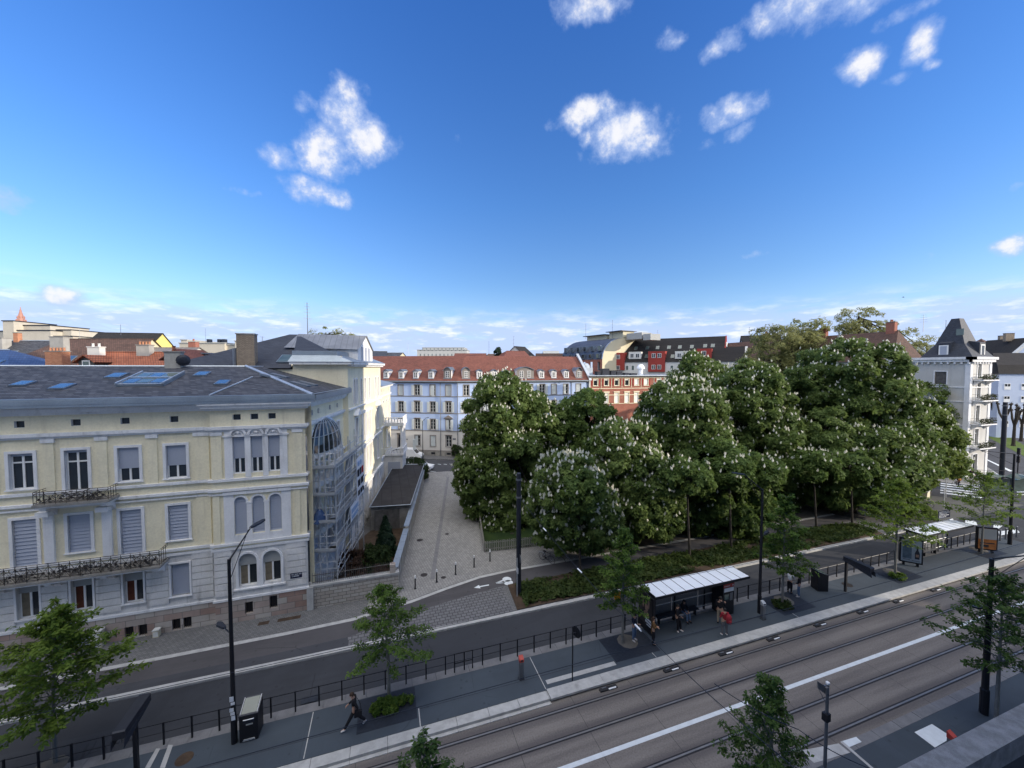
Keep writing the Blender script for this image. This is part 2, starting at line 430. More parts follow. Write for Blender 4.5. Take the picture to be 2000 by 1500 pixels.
class MB:
    def __init__(s, T=None):
        s.v, s.f, s.mi, s.T = [], [], [], T or I4

    def add(s, vs, fs, mi=0):
        b = len(s.v)
        T = s.T
        s.v += [tuple(T @ Vector(p)) for p in vs]
        s.f += [tuple(i + b for i in f) for f in fs]
        s.mi += [mi] * len(fs)
        return s

    def box(s, x0, y0, z0, x1, y1, z1, mi=0):
        v = [(x, y, z) for x in (x0, x1) for y in (y0, y1) for z in (z0, z1)]
        return s.add(v, [(0, 1, 3, 2), (4, 6, 7, 5), (0, 4, 5, 1), (2, 3, 7, 6), (0, 2, 6, 4), (1, 5, 7, 3)], mi)

    def cbox(s, x, y, z0, w, d, h, mi=0):
        return s.box(x - w / 2, y - d / 2, z0, x + w / 2, y + d / 2, z0 + h, mi)

    def quad(s, *p, mi=0):
        return s.add(p, [tuple(range(len(p)))], mi)

    def prism(s, poly, a, b, plane='xy', mi=0, capmi=None):
        """Extrude a 2-D outline from a to b along the axis normal to `plane`."""
        P = {'xy': lambda u, v, k: (u, v, k), 'xz': lambda u, v, k: (u, k, v), 'yz': lambda u, v, k: (k, u, v)}[plane]
        n = len(poly)
        v = [P(u, q, a) for u, q in poly] + [P(u, q, b) for u, q in poly]
        s.add(v, [(i, (i + 1) % n, n + (i + 1) % n, n + i) for i in range(n)], mi)
        c = mi if capmi is None else capmi
        b0 = len(s.v) - 2 * n
        s.f += [tuple(b0 + i for i in range(n))[::-1], tuple(b0 + n + i for i in range(n))]
        s.mi += [c, c]
        return s

    def tube(s, pts, r, n=6, mi=0, cap=True):
        pts = [Vector(p) for p in pts]
        rs = r if isinstance(r, (list, tuple)) else [r] * len(pts)
        vs, fs = [], []
        up = None
        for i, p in enumerate(pts):
            d = (pts[min(i + 1, len(pts) - 1)] - pts[max(i - 1, 0)])
            d = d.normalized() if d.length > 1e-9 else Vector((0, 0, 1))
            if up is None:
                up = d.orthogonal().normalized()
            a = (up - d * up.dot(d))
            a = a.normalized() if a.length > 1e-6 else d.orthogonal().normalized()
            up = a
            b = d.cross(a)
            for k in range(n):
                t = 2 * math.pi * k / n
                vs.append(tuple(p + (a * math.cos(t) + b * math.sin(t)) * rs[i]))
        for i in range(len(pts) - 1):
            for k in range(n):
                fs.append((i * n + k, i * n + (k + 1) % n, (i + 1) * n + (k + 1) % n, (i + 1) * n + k))
        if cap:
            fs += [tuple(range(n))[::-1], tuple((len(pts) - 1) * n + k for k in range(n))]
        return s.add(vs, fs, mi)

    def lathe(s, prof, c=(0, 0, 0), n=12, mi=0, axis='z'):
        vs, fs = [], []
        for r, h in prof:
            for k in range(n):
                t = 2 * math.pi * k / n
                x, y = r * math.cos(t), r * math.sin(t)
                p = {'z': (x, y, h), 'y': (x, h, y), 'x': (h, x, y)}[axis]
                vs.append((p[0] + c[0], p[1] + c[1], p[2] + c[2]))
        m = len(prof)
        for i in range(m - 1):
            for k in range(n):
                fs.append((i * n + k, i * n + (k + 1) % n, (i + 1) * n + (k + 1) % n, (i + 1) * n + k))
        fs += [tuple(range(n))[::-1], tuple((m - 1) * n + k for k in range(n))]
        return s.add(vs, fs, mi)

    def mesh(s, name, mats, smooth=False):
        me = bpy.data.meshes.new(name)
        me.from_pydata(s.v, [], s.f)
        for m in (mats if isinstance(mats, (list, tuple)) else [mats]):
            me.materials.append(MATS[m])
        if any(s.mi):
            me.polygons.foreach_set('material_index', s.mi)
        if smooth:
            me.polygons.foreach_set('use_smooth', [True] * len(me.polygons))
        me.update()
        return me

    def build(s, name, mats, parent=None, smooth=False):
        return put(s.mesh(name, mats, smooth), name, parent)


def put(me, name, parent=None, loc=None, rz=None, sx=None):
    o = bpy.data.objects.new(name, me)
    col.objects.link(o)
    if parent is not None:
        o.parent = parent
    if loc is not None:
        o.location = loc
    if rz is not None:
        o.rotation_euler = (0, 0, rz)
    if sx is not None:
        o.scale = sx
    return o


def tag(o, label, cat, group=None, kind=None):
    if label:
        o['label'] = label
    if cat:
        o['category'] = cat
    if group:
        o['group'] = group
    if kind:
        o['kind'] = kind
    return o


def thing(name, label, cat, loc=(0, 0, 0), rz=0.0, group=None):
    o = bpy.data.objects.new(name, None)
    o.empty_display_size = 0.2
    col.objects.link(o)
    o.location, o.rotation_euler = loc, (0, 0, rz)
    return tag(o, label, cat, group)


def thing_m(name, label, cat, M, group=None):
    return thing(name, label, cat, M.to_translation(), M.to_euler().z, group)


def dup(root, loc, rz=None, label=None, scale=None):
    """A copy of a thing with copies of its parts and sub-parts."""
    r = root.copy()
    col.objects.link(r)
    r.location = loc
    if rz is not None:
        r.rotation_euler = (0, 0, rz)
    if scale is not None:
        r.scale = scale
    if label:
        r['label'] = label
    for ch in list(root.children):
        c = ch.copy()
        col.objects.link(c)
        c.parent = r
        for g in list(ch.children):
            d = g.copy()
            col.objects.link(d)
            d.parent = c
    return r


def struct(name, mb, mats, label):
    return tag(mb.build(name, mats), label, 'ground', None, 'structure')


def sheet(name, poly, z, mat, label):
    return struct(name, MB().quad(*[(p[0], p[1], z) for p in poly]), mat, label)


def slab(name, poly, z0, z1, mats, label):
    return struct(name, MB().prism(poly, z0, z1), mats, label)


def rect(x0, y0, x1, y1):
    return [(x0, y0), (x1, y0), (x1, y1), (x0, y1)]


def wall(mb, x0, x1, z0, z1, holes=(), y=0.0, depth=0.22, mi=0, rmi=None):
    """Front face of a wall (looking along +y) with recessed rectangular openings (x0, x1, z0, z1)."""
    xs = sorted({x0, x1, *[h[0] for h in holes], *[h[1] for h in holes]})
    zs = sorted({z0, z1, *[h[2] for h in holes], *[h[3] for h in holes]})
    rmi = mi if rmi is None else rmi
    for zi in range(len(zs) - 1):
        run = None
        for xi in range(len(xs) - 1):
            cx, cz = (xs[xi] + xs[xi + 1]) / 2, (zs[zi] + zs[zi + 1]) / 2
            solid = not any(h[0] < cx < h[1] and h[2] < cz < h[3] for h in holes)
            if solid and run is None:
                run = xs[xi]
            if run is not None and (not solid or xi == len(xs) - 2):
                e = xs[xi + 1] if solid else xs[xi]
                mb.quad((run, y, zs[zi]), (e, y, zs[zi]), (e, y, zs[zi + 1]), (run, y, zs[zi + 1]), mi=mi)
                run = None
    for a, b, c, d in holes:
        k = y + depth
        mb.quad((a, y, c), (a, k, c), (a, k, d), (a, y, d), mi=rmi)
        mb.quad((b, y, d), (b, k, d), (b, k, c), (b, y, c), mi=rmi)
        mb.quad((a, y, d), (a, k, d), (b, k, d), (b, y, d), mi=rmi)
        mb.quad((a, k, c), (a, y, c), (b, y, c), (b, k, c), mi=rmi)
    return mb


def arch(mb, xc, zs, r, x0, x1, z1, y0, y1, mi=0, n=10):
    """Spandrels that turn the head of a rectangular opening into a round arch."""
    L = [(xc - r * math.cos(math.pi * k / n / 1), zs + r * math.sin(math.pi * k / n)) for k in range(n + 1)]
    h = n // 2
    for side in (L[:h + 1], L[h:][::-1]):
        corner = (x0 if side is not None and side[0][0] < xc else x1, z1)
        for a, b in zip(side[:-1], side[1:]):
            mb.quad((a[0], y0, a[1]), (b[0], y0, b[1]), (corner[0], y0, corner[1]), mi=mi)
        # close up to the jamb and the head
        mb.quad((side[0][0], y0, side[0][1]), (corner[0], y0, side[0][1]), (corner[0], y0, corner[1]), mi=mi)
        mb.quad((side[-1][0], y0, side[-1][1]), (side[-1][0], y0, corner[1]), (corner[0], y0, corner[1]), mi=mi)
    for a, b in zip(L[:-1], L[1:]):
        mb.quad((a[0], y0, a[1]), (b[0], y0, b[1]), (b[0], y1, b[1]), (a[0], y1, a[1]), mi=mi)
    return mb


def ring(mb, xc, zs, r, wd, y0, y1, mi=0, n=10):
    """Raised archivolt round an arch."""
    for k in range(n):
        t0, t1 = math.pi * k / n, math.pi * (k + 1) / n
        p = [(xc - q * math.cos(t), zs + q * math.sin(t)) for q, t in ((r, t0), (r, t1), (r + wd, t1), (r + wd, t0))]
        mb.add([(x, y0, z) for x, z in p] + [(x, y1, z) for x, z in p], [(0, 1, 2, 3), (0, 4, 5, 1), (3, 2, 6, 7)], mi)
    return mb


def surround(mb, x0, x1, z0, z1, wd=.14, y0=-.05, y1=.02, mi=0, head=0.0, sill=.06):
    """Moulded frame round an opening, standing proud of the wall."""
    mb.box(x0 - wd, y0, z0, x0, y1, z1 + wd, mi)
    mb.box(x1, y0, z0, x1 + wd, y1, z1 + wd, mi)
    mb.box(x0, y0, z1, x1, y1, z1 + wd, mi)
    if head:
        mb.box(x0 - wd - .08, y0 - .10, z1 + wd + .01, x1 + wd + .08, y1, z1 + wd + .01 + head, mi)
    if sill:
        mb.box(x0 - wd - .04, y0 - .06, z0 - sill - .004, x1 + wd + .04, y1, z0 - .004, mi)
    return mb


WC = {}


def win_frame(w, h, cols=2, trans=0.0, bars=0, fw=.055):
    """Casement frame, origin at bottom centre, 5 cm deep; cached so repeats share it."""
    k = ('f', round(w, 2), round(h, 2), cols, trans, bars)
    if k not in WC:
        mb = MB()
        mb.box(-w / 2, 0, 0, -w / 2 + fw, .05, h); mb.box(w / 2 - fw, 0, 0, w / 2, .05, h)
        mb.box(-w / 2 + fw, 0, 0, w / 2 - fw, .05, fw); mb.box(-w / 2 + fw, 0, h - fw, w / 2 - fw, .05, h)
        for c in range(1, cols):
            x = -w / 2 + w * c / cols
            mb.box(x - .05, -.012, fw, x + .05, .045, h - fw)
        if trans:
            mb.box(-w / 2 + fw, -.016, trans - .04, w / 2 - fw, .043, trans + .04)
        for b in range(bars):
            z = fw + (h - 2 * fw) * (b + 1) / (bars + 1)
            mb.box(-w / 2 + fw, .008, z - .016, w / 2 - fw, .040, z + .016)
        WC[k] = mb.mesh('window', 'white_pvc')
    return WC[k]


def plate(w, h, mat, t=.02, ribs=0.0, name='pane'):
    """Flat panel (pane, blind, closed shutter); ribs gives it horizontal slats."""
    k = ('p', round(w, 2), round(h, 2), mat, ribs)
    if k not in WC:
        mb = MB()
        if ribs:
            n = max(2, int(h / ribs))
            for i in range(n):
                z0, z1 = h * i / n, h * (i + 1) / n
                mb.add([(-w / 2, -.045, z0), (w / 2, -.045, z0), (w / 2, .012, z1), (-w / 2, .012, z1), (-w / 2, .03, z0), (w / 2, .03, z0), (w / 2, .03, z1), (-w / 2, .03, z1)],
                       [(0, 1, 2, 3), (7, 6, 5, 4), (0, 4, 5, 1), (3, 2, 6, 7), (0, 3, 7, 4), (1, 5, 6, 2)])
        else:
            mb.box(-w / 2, 0, 0, w / 2, t, h)
        WC[k] = mb.mesh(name, mat)
    return WC[k]


def window(parent, x, z, w, h, y=.16, cols=2, trans=0.0, bars=0, blind=0.0, blindmat='blind', shut=None, pane='pane_glass', ribs=0, curtain=None, rz=0.0):
    """Window part with its pane, and roller blind or open shutters where the photo has them."""
    o = put(win_frame(w, h, cols, trans, bars), 'window', parent, (x, y, z), rz)
    put(plate(w - .03, h - .03, pane), 'pane', o, (0, .03, .015))
    if curtain:
        put(plate(w * .42, h - .1, curtain, name='curtain'), 'curtain', o, (-w * .24, .019, .05))
    if blind > 0:
        put(plate(w - .02, blind, blindmat, ribs=ribs, name='blind'), 'blind', o, (0, -.05, h - blind - .005))
    if shut:
        me = plate(shut[0], h, 'shutter_paint', .035, ribs=.09, name='shutter')
        if shut[1] == 'open':
            put(me, 'shutter', o, (-w / 2 - shut[0] / 2 - .12, -y - .062, 0))
            put(me, 'shutter', o, (w / 2 + shut[0] / 2 + .12, -y - .062, 0))
        elif shut[1] == 'closed':
            me2 = plate(w / 2 - .01, h, 'shutter_paint', .035, ribs=.09, name='shutter')
            put(me2, 'shutter', o, (-w / 4, -.06, 0)); put(me2, 'shutter', o, (w / 4, -.06, 0))
        elif shut[1] == 'half':
            me2 = plate(w / 2 - .01, h, 'shutter_paint', .035, ribs=.09, name='shutter')
            put(me2, 'shutter', o, (-w / 4, -.06, 0))
            put(me, 'shutter', o, (w / 2 + shut[0] / 2 + .12, -y - .062, 0))
    return o


def slope_rect(mb, o, ex, up, x0, x1, t0, t1, lift=.06, thick=.05, mi=0):
    """Box lying on a roof slope: o origin on the slope, ex along the eave, up along the slope."""
    o, ex, up = Vector(o), Vector(ex).normalized(), Vector(up).normalized()
    nn = ex.cross(up).normalized()
    if nn.z < 0:
        nn = -nn
    v = [o + ex * x + up * t + nn * k for x in (x0, x1) for t in (t0, t1) for k in (lift - thick, lift)]
    return mb.add(v, [(0, 1, 3, 2), (4, 6, 7, 5), (0, 4, 5, 1), (2, 3, 7, 6), (0, 2, 6, 4), (1, 5, 7, 3)], mi)


def skylight(parent, o, ex, up, x, t, w, h, pane='sky_glass', frame_mat='lead'):
    fr = slope_rect(MB(), o, ex, up, x, x + w, t, t + h, .09, .12).build('skylight', frame_mat, parent)
    slope_rect(MB(), o, ex, up, x + .07, x + w - .07, t + .07, t + h - .07, .105, .03).build('pane', pane, fr)
    return fr


def chimney(parent, x, y, z0, z1, w, d, mat, pots=0, cap='sooty_stone', potmat='tile_orange', rz=0):
    T = Matrix.Translation((x, y, 0)) @ Matrix.Rotation(rz, 4, 'Z')
    mb = MB(T)
    mb.box(-w / 2, -d / 2, z0, w / 2, d / 2, z1)
    mb.box(-w / 2 - .06, -d / 2 - .06, z1 + .002, w / 2 + .06, d / 2 + .06, z1 + .10, 1)
    c = mb.build('chimney', [mat, cap], parent)
    if pots:
        p = MB(T)
        for i in range(pots):
            px = -w / 2 + w * (i + .5) / pots
            p.lathe([(.13, z1 + .1), (.11, z1 + .45), (.14, z1 + .47), (.14, z1 + .5)], (px, 0, 0), 8)
        p.build('chimney_pots', potmat, c)
    return c


def antenna(name, label, p, h, elems=5, w=.5, group='roof aerials'):
    t = thing(name, label, 'aerial', p, rnd.uniform(0, 3), group)
    MB().tube([(0, 0, -.3), (0, 0, h)], [.05, .035], 5).build('mast', 'grey_metal', t)
    mb = MB()
    for k in range(elems):
        z = h * (.55 + .42 * k / max(1, elems - 1))
        L = w * (1 - .1 * k)
        mb.tube([(-L, 0, z), (L, 0, z)], .02, 4)
        if k % 2 == 0:
            for q in (-.8, -.4, .4, .8):
                mb.tube([(L * q, -.14, z), (L * q, .14, z)], .008, 4)
    mb.build('elements', 'grey_metal', t)
    return t


# ---------------------------------------------------------------- foliage
def raw_mesh(name, verts, nper, mat):
    """verts (N, nper, 3): N separate polygons of nper corners."""
    n = len(verts)
    me = bpy.data.meshes.new(name)
    me.vertices.add(n * nper)
    me.vertices.foreach_set('co', np.ascontiguousarray(verts, dtype=np.float32).ravel())
    me.loops.add(n * nper)
    me.loops.foreach_set('vertex_index', np.arange(n * nper, dtype=np.int32))
    me.polygons.add(n)
    me.polygons.foreach_set('loop_start', np.arange(0, n * nper, nper, dtype=np.int32))
    me.polygons.foreach_set('loop_total', np.full(n, nper, dtype=np.int32))
    me.materials.append(MATS[mat])
    me.update(calc_edges=True)
    return me


def unit(a):
    return a / np.maximum(np.linalg.norm(a, axis=1, keepdims=True), 1e-9)


def fans(P, Nn, size, rng, k=5, wide=.30, droop=.35, spread=5.0):
    """Palmate leaves: k diamond leaflets fanned round each point P, facing Nn. Returns (N*k, 4, 3)."""
    n = len(P)
    r = unit(rng.normal(size=(n, 3)))
    t1 = unit(np.cross(Nn, r))
    t2 = np.cross(Nn, t1)
    out = np.empty((n, k, 4, 3))
    s = size[:, None]
    for j in range(k):
        a = (j - (k - 1) / 2) * spread / max(1, k - 1) if k > 1 else 0
        d = t1 * math.cos(a) + t2 * math.sin(a)
        q = np.cross(Nn, d)
        tip = P + (d - Nn * droop) * s
        mid = P + (d * .6 - Nn * droop * .3) * s
        out[:, j, 0] = P
        out[:, j, 1] = mid + q * wide * s
        out[:, j, 2] = tip
        out[:, j, 3] = mid - q * wide * s
    return out.reshape(-1, 4, 3)


def clumps(c, rad, n, rng, lo=.70, hi=1.0, zmin=-.75):
    d = unit(rng.normal(size=(n * 3, 3)))
    d = d[d[:, 2] > zmin][:n]
    k = rng.uniform(lo, hi, size=(len(d), 1))
    return np.array(c) + d * np.array(rad) * k, d


def crown_points(c, rad, ncl, clr, per, rng, zmin=-.75, lo=.70):
    C, D = clumps(c, rad, ncl, rng, lo=lo, zmin=zmin)
    P, Nn = [], []
    for p, d in zip(C, D):
        r = clr * rng.uniform(.55, 1.5)
        v = unit(rng.normal(size=(per * 2, 3)))
        v = v[(v @ (d + np.array([0, 0, .6]))) > -.25][:per]
        P.append(p + v * r * rng.uniform(.72, 1.05, size=(len(v), 1)) * np.array([1, 1, .8]))
        Nn.append(unit(v + np.array([0, 0, .45]) + .75 * rng.normal(size=v.shape)))
    return np.concatenate(P), np.concatenate(Nn), C


def limbs(mb, base, top, r0, targets, r1=.05, n=7):
    """Tapered trunk with limbs that rise from it and bend out to the crown."""
    b, t = Vector(base), Vector(top)
    mid = b.lerp(t, .5) + Vector((rnd.uniform(-.12, .12), rnd.uniform(-.12, .12), 0))
    mb.tube([b - Vector((0, 0, .1)), b + Vector((0, 0, .25)), mid, t], [r0 * 1.5, r0, r0 * .82, r0 * .5], n)
    for q in targets:
        q = Vector(q)
        k = rnd.uniform(.45, 1.0)
        s = mid.lerp(t, k)
        m = s.lerp(q, .5) + Vector((0, 0, .12 * (q - s).length))
        mb.tube([s, m, q], [r0 * .42, r0 * .24, r1], 5)


def candles(P, h, r, rng):
    """Upright flower candles: narrow five-sided spindles. (N*5, 4, 3) quads."""
    n = len(P)
    out = np.empty((n, 5, 4, 3))
    tilt = rng.normal(size=(n, 3)) * .22
    tilt[:, 2] = 1
    up = unit(tilt)
    hh = h * rng.uniform(.7, 1.25, size=(n, 1))
    x = unit(np.cross(up, rng.normal(size=(n, 3))))
    y = np.cross(up, x)
    for j in range(5):
        a0, a1 = 2 * math.pi * j / 5, 2 * math.pi * (j + 1) / 5
        e0 = (x * math.cos(a0) + y * math.sin(a0)) * r
        e1 = (x * math.cos(a1) + y * math.sin(a1)) * r
        out[:, j, 0] = P + up * hh * .3 + e0
        out[:, j, 1] = P - up * hh * .05
        out[:, j, 2] = P + up * hh * .3 + e1
        out[:, j, 3] = P + up * hh
    return out.reshape(-1, 4, 3)


DENS = 2.3


def big_tree(name, label, base, crowns, rng_seed, leaf, trunk_r=.35, size=.42, per=46, flowers=0, group=None, density=1.0, clr=1.15, cat='tree', k=5, fl_h=.35, sparse=False, bark='bark'):
    """Tree whose crown is the union of ellipsoids `crowns` = [(x, y, z, rx, ry, rz, clumps)] in world space."""
    rng = np.random.default_rng(rng_seed)
    b = Vector(base)
    t = thing(name, label, cat, b, 0, group)
    Ps, Ns, Cs = [], [], []
    for (x, y, z, rx, ry, rz, n) in crowns:
        P, Nn, C = crown_points((x - b.x, y - b.y, z - b.z), (rx, ry, rz), int(n * density * DENS), clr * .72, per, rng, zmin=-.85, lo=(.25 if sparse else .70))
        Ps.append(P); Ns.append(Nn); Cs.append(C)
    P, Nn, C = np.concatenate(Ps), np.concatenate(Ns), np.concatenate(Cs)
    sz = rng.uniform(.7, 1.25, size=len(P)) * size * .76
    put(raw_mesh('crown', fans(P, Nn, sz, rng, k=k), 4, leaf), 'crown', t)
    if flowers:
        up = Nn[:, 2] > .15
        idx = rng.permutation(np.nonzero(up)[0])[:int(flowers * 3.4)]
        put(raw_mesh('blossom', candles(P[idx] + Nn[idx] * .16 + np.array([0, 0, .14]), fl_h, fl_h * .30, rng), 4, 'blossom'), 'blossom', t)
    c0 = crowns[0]
    mb = MB()
    tg = [tuple(C[i]) for i in rng.permutation(len(C))[:(26 if sparse else 12)]]
    top = (c0[0] - b.x, c0[1] - b.y, c0[2] - b.z + (c0[5] * .55 if sparse else 0))
    limbs(mb, (0, 0, 0), top, trunk_r, tg)
    mb.build('trunk', bark, t)
    return t


def street_tree(label, base, h, r, zlow, seed, leaf='street_leaf', group='young street trees', lean=(0, 0), nbr=46, size=.20, per=64, guard=None, skew=(0, 0)):
    """Young street tree: slim pale trunk, tiers of fine branches carrying leafy sprays."""
    rng = np.random.default_rng(seed)
    b = Vector(base)
    t = thing('street_tree', label, 'tree', b, 0, group)
    mb = MB()
    mb.tube([(0, 0, -.05), (0, 0, h * .3), (lean[0] * .5, lean[1] * .5, h * .6), (lean[0], lean[1], h * .97)], [.085, .068, .045, .012], 7)
    P, Nn = [], []
    for i in range(nbr):
        f = (i + rng.uniform(0, .8)) / nbr
        z0 = zlow + (h - zlow) * (f ** .95) * .94
        a = i * 2.399 + rng.uniform(-.4, .4)
        prof = (1 - f) ** .75 * (.55 + .45 * min(1, f / .12))
        L = r * max(.16, prof) * rng.uniform(.7, 1.18)
        d = np.array([math.cos(a), math.sin(a), 0.0])
        s = np.array([lean[0] * z0 / h, lean[1] * z0 / h, z0])
        rise = .10 + .75 * f
        e = s + d * L + np.array([skew[0] * (1 - f), skew[1] * (1 - f), L * rise])
        m = s + (e - s) * .5 + np.array([0, 0, L * .10])
        mb.tube([s, m, e], [.022, .014, .005], 4)
        n = int(per * .52 * (.35 + L / r))
        q = rng.uniform(.12, 1.0, size=(n, 1)) ** .7 * 1.04
        ctr = s * (1 - q) ** 2 + m * 2 * q * (1 - q) + e * q * q
        side = rng.normal(size=(n, 3)) * np.array([.17, .17, .07]) * (.45 + L * .42) * (1.1 - q * .6)
        P.append(ctr + side + np.array([0, 0, -.03]))
        Nn.append(unit(rng.normal(size=(n, 3)) * .55 + np.array([0, 0, 1.0]) + d * .25))
    P, Nn = np.concatenate(P), np.concatenate(Nn)
    sz = rng.uniform(.65, 1.3, size=len(P)) * size
    put(raw_mesh('crown', fans(P, Nn, sz, rng, k=3, wide=.24, droop=.25, spread=2.6), 4, leaf), 'crown', t)
    mb.build('trunk', 'bark_pale', t)
    return t


def shrub(name, label, base, rad, seed, leaf, n=34, per=40, size=.16, clr=.35, cat='shrub', group=None, cone=False):
    rng = np.random.default_rng(seed)
    t = thing(name, label, cat, base, 0, group)
    if cone:
        m = n * per
        f = rng.uniform(0, 1, m) ** .8
        a = rng.uniform(0, 6.283, m)
        rr = rad[0] * (1 - f) ** .85 * rng.uniform(.72, 1.05, m) * (1 + .12 * np.sin(a * 5 + f * 20))
        P = np.stack([rr * np.cos(a), rr * np.sin(a), f * rad[2] * 2], 1)
        Nn = unit(np.stack([np.cos(a), np.sin(a), .5 + 0 * a], 1) + .4 * rng.normal(size=(m, 3)))
    else:
        P, Nn, _ = crown_points((0, 0, rad[2] * .9), rad, n, clr, per, rng, zmin=-.6)
        P[:, 2] = np.maximum(P[:, 2], .03)
    put(raw_mesh('foliage', fans(P, Nn, rng.uniform(.7, 1.3, len(P)) * size, rng, k=3, wide=.28, spread=3.2), 4, leaf), 'foliage', t)
    mb = MB()
    for k in range(5):
        a = k * 1.3
        mb.tube([(0, 0, -.05), (.25 * rad[0] * math.cos(a), .25 * rad[1] * math.sin(a), rad[2] * .6), (.5 * rad[0] * math.cos(a), .5 * rad[1] * math.sin(a), rad[2] * 1.2)], [.04, .025, .01], 4)
    mb.build('stems', 'bark', t)
    return t


def carpet(name, label, poly, z, seed, leaf, n, size, h=.22, cat='ground cover', bald=0.0):
    """Ground cover nobody could count: leafy fans scattered over a polygon."""
    rng = np.random.default_rng(seed)
    pl = np.array(poly)
    lo, hi = pl.min(0), pl.max(0)
    pts = rng.uniform(lo, hi, size=(n * 3, 2))
    ins = np.zeros(len(pts), bool)
    j = len(pl) - 1
    for i in range(len(pl)):
        xi, yi, xj, yj = *pl[i], *pl[j]
        ins ^= ((yi > pts[:, 1]) != (yj > pts[:, 1])) & (pts[:, 0] < (xj - xi) * (pts[:, 1] - yi) / (yj - yi + 1e-12) + xi)
        j = i
    pts = pts[ins][:n]
    if bald:
        wv = np.sin(pts[:, 0] * .9 + 1.7 * np.sin(pts[:, 1] * 1.3)) + np.sin(pts[:, 1] * 2.1 + pts[:, 0] * .37) + .6 * rng.normal(size=len(pts))
        pts = pts[wv > bald]
    k = .5 + .5 * np.sin(pts[:, 0] * 1.7 + pts[:, 1] * 2.3) * np.cos(pts[:, 1] * 1.9 - pts[:, 0] * .8)
    P = np.stack([pts[:, 0], pts[:, 1], z + rng.uniform(.02, 1, len(pts)) * h * (.4 + .6 * k)], 1)
    Nn = unit(rng.normal(size=(len(P), 3)) * .45 + np.array([0, 0, 1.0]))
    o = put(raw_mesh(name, fans(P, Nn, rng.uniform(.6, 1.4, len(P)) * size, rng, k=3, wide=.34, spread=3.6), 4, leaf), name)
    return tag(o, label, cat, None, 'stuff')

# ---------------------------------------------------------------- ground, street, pavements
sheet('ground', [(-2500, -2500), (2500, -2500), (2500, 2500), (-2500, 2500)], -.02, 'earth', 'dull ground reaching to the horizon')
sheet('road', [(-90, 10), (75, 10), (75, 24.3), (-90, 24.3)], 0.0, 'asphalt_dark', 'dark asphalt carriageway between the fence and the planted verge')
sheet('crossing_road', [(56, -60), (260, -60), (260, 140), (62, 140), (57, 40), (75, 24.2), (75, 10.1), (56, 10.1)], -.004, 'asphalt', 'asphalt crossroads and avenue at the end of the street')
sheet('back_road', [(-60, 60), (62.5, 60), (62.5, 82), (-60, 98)], 0.004, 'asphalt', 'asphalt road in front of the blue building')

# tram bed: brownish concrete with joints, grooved rails
m, t = newmat('tram_concrete')
v = coords(t, 'floor')
sp = t.n('ShaderNodeSeparateXYZ', i={0: v})
a = t.n('ShaderNodeTexNoise', i={'Vector': t.n('ShaderNodeMapping', i={'Vector': v, 'Scale': (.12, 1.6, 1)}), 'Scale': 1.0, 'Detail': 6.0, 'Roughness': .6})
g = t.n('ShaderNodeTexNoise', i={'Vector': v, 'Scale': 14.0, 'Detail': 4.0})
def band(c, wd):
    return t.m('SUBTRACT', 1.0, t.smooth(t.m('ABSOLUTE', t.m('SUBTRACT', sp.outputs[1], c)), wd * .3, wd))
dark = t.m('MAXIMUM', t.m('MAXIMUM', band(16.5, .55), band(15.2, .45)), t.m('MAXIMUM', band(12.85, .45), band(11.5, .5)))
fx = t.m('FRACT', t.m('DIVIDE', t.m('ADD', sp.outputs[0], 100.0), 3.4))
jl = t.m('LESS_THAN', t.m('MINIMUM', fx, t.m('SUBTRACT', 1.0, fx)), .0035)
cc = t.mix(t.smooth(t.m('ADD', t.m('MULTIPLY', a, .6), t.m('MULTIPLY', g, .4)), .3, .7), (.115, .102, .095), (.215, .195, .175))
cc = t.mix(t.m('MULTIPLY', dark, .60), cc, (.072, .064, .066))
cc = t.mix(t.m('MULTIPLY', jl, .75), cc, (.03, .03, .03))
finish(t, cc, .85, 0, g.outputs[0], .1)
sheet('tram_bed', [(-90, 10.85), (75, 10.85), (75, 17.2), (-90, 17.2)], 0.006, 'tram_concrete', 'brown concrete tram bed')
for n0 in (16.5, 15.15, 12.87, 11.5):
    s_ = -1 if n0 in (16.5, 12.87) else 1
    mb = MB().box(-90, n0 - .10, .005, 75, n0 + .10, .011, 0).box(-90, n0 - .035, .010, 75, n0 + .035, .018, 1)
    struct('rail', mb, ['groove', 'steel'], 'steel tram rail in a dark groove, %s' % {16.5: 'nearest the long platform', 15.15: 'second from the long platform', 12.87: 'just below the white line', 11.5: 'nearest the lower kerb'}[n0])
struct('white_line', MB().box(-90, 13.88, .008, 75, 14.08, .012), 'white_paint', 'long white line painted between the two tram tracks')

# far platform between the tracks and the road
PT = .19
slab('platform', rect(-90, 17.62, 57.5, 20.05), -.01, PT, 'asphalt_platform', 'dark blue-grey tram platform with shelters')
mb = MB()
x = -90.0
while x < 7.7:
    L = min(1.55, 7.7 - x)
    mb.box(x + .008, 17.12, -.01, x + L - .008, 17.62, PT - .02 + rnd.uniform(-.006, .006), 0)
    mb.box(x + .01, 16.95, -.01, x + L - .01, 17.11, .045, 0)
    x += L
struct('kerb', mb, ['granite'], 'weathered granite kerb along the tram tracks left of the stop')
mb = MB()
x = 7.72
while x < 57.5:
    L = min(3.1, 57.5 - x)
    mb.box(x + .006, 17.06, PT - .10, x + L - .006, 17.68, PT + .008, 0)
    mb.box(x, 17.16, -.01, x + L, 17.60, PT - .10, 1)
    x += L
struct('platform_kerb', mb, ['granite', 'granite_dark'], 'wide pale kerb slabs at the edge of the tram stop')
mb = MB()
x = -90.0
while x < 57.5:
    L = rnd.choice((1.0, 1.25, .8))
    mb.box(x + .006, 20.05, -.01, x + L - .006, 20.58, PT + .004 + rnd.uniform(-.004, .004))
    x += L
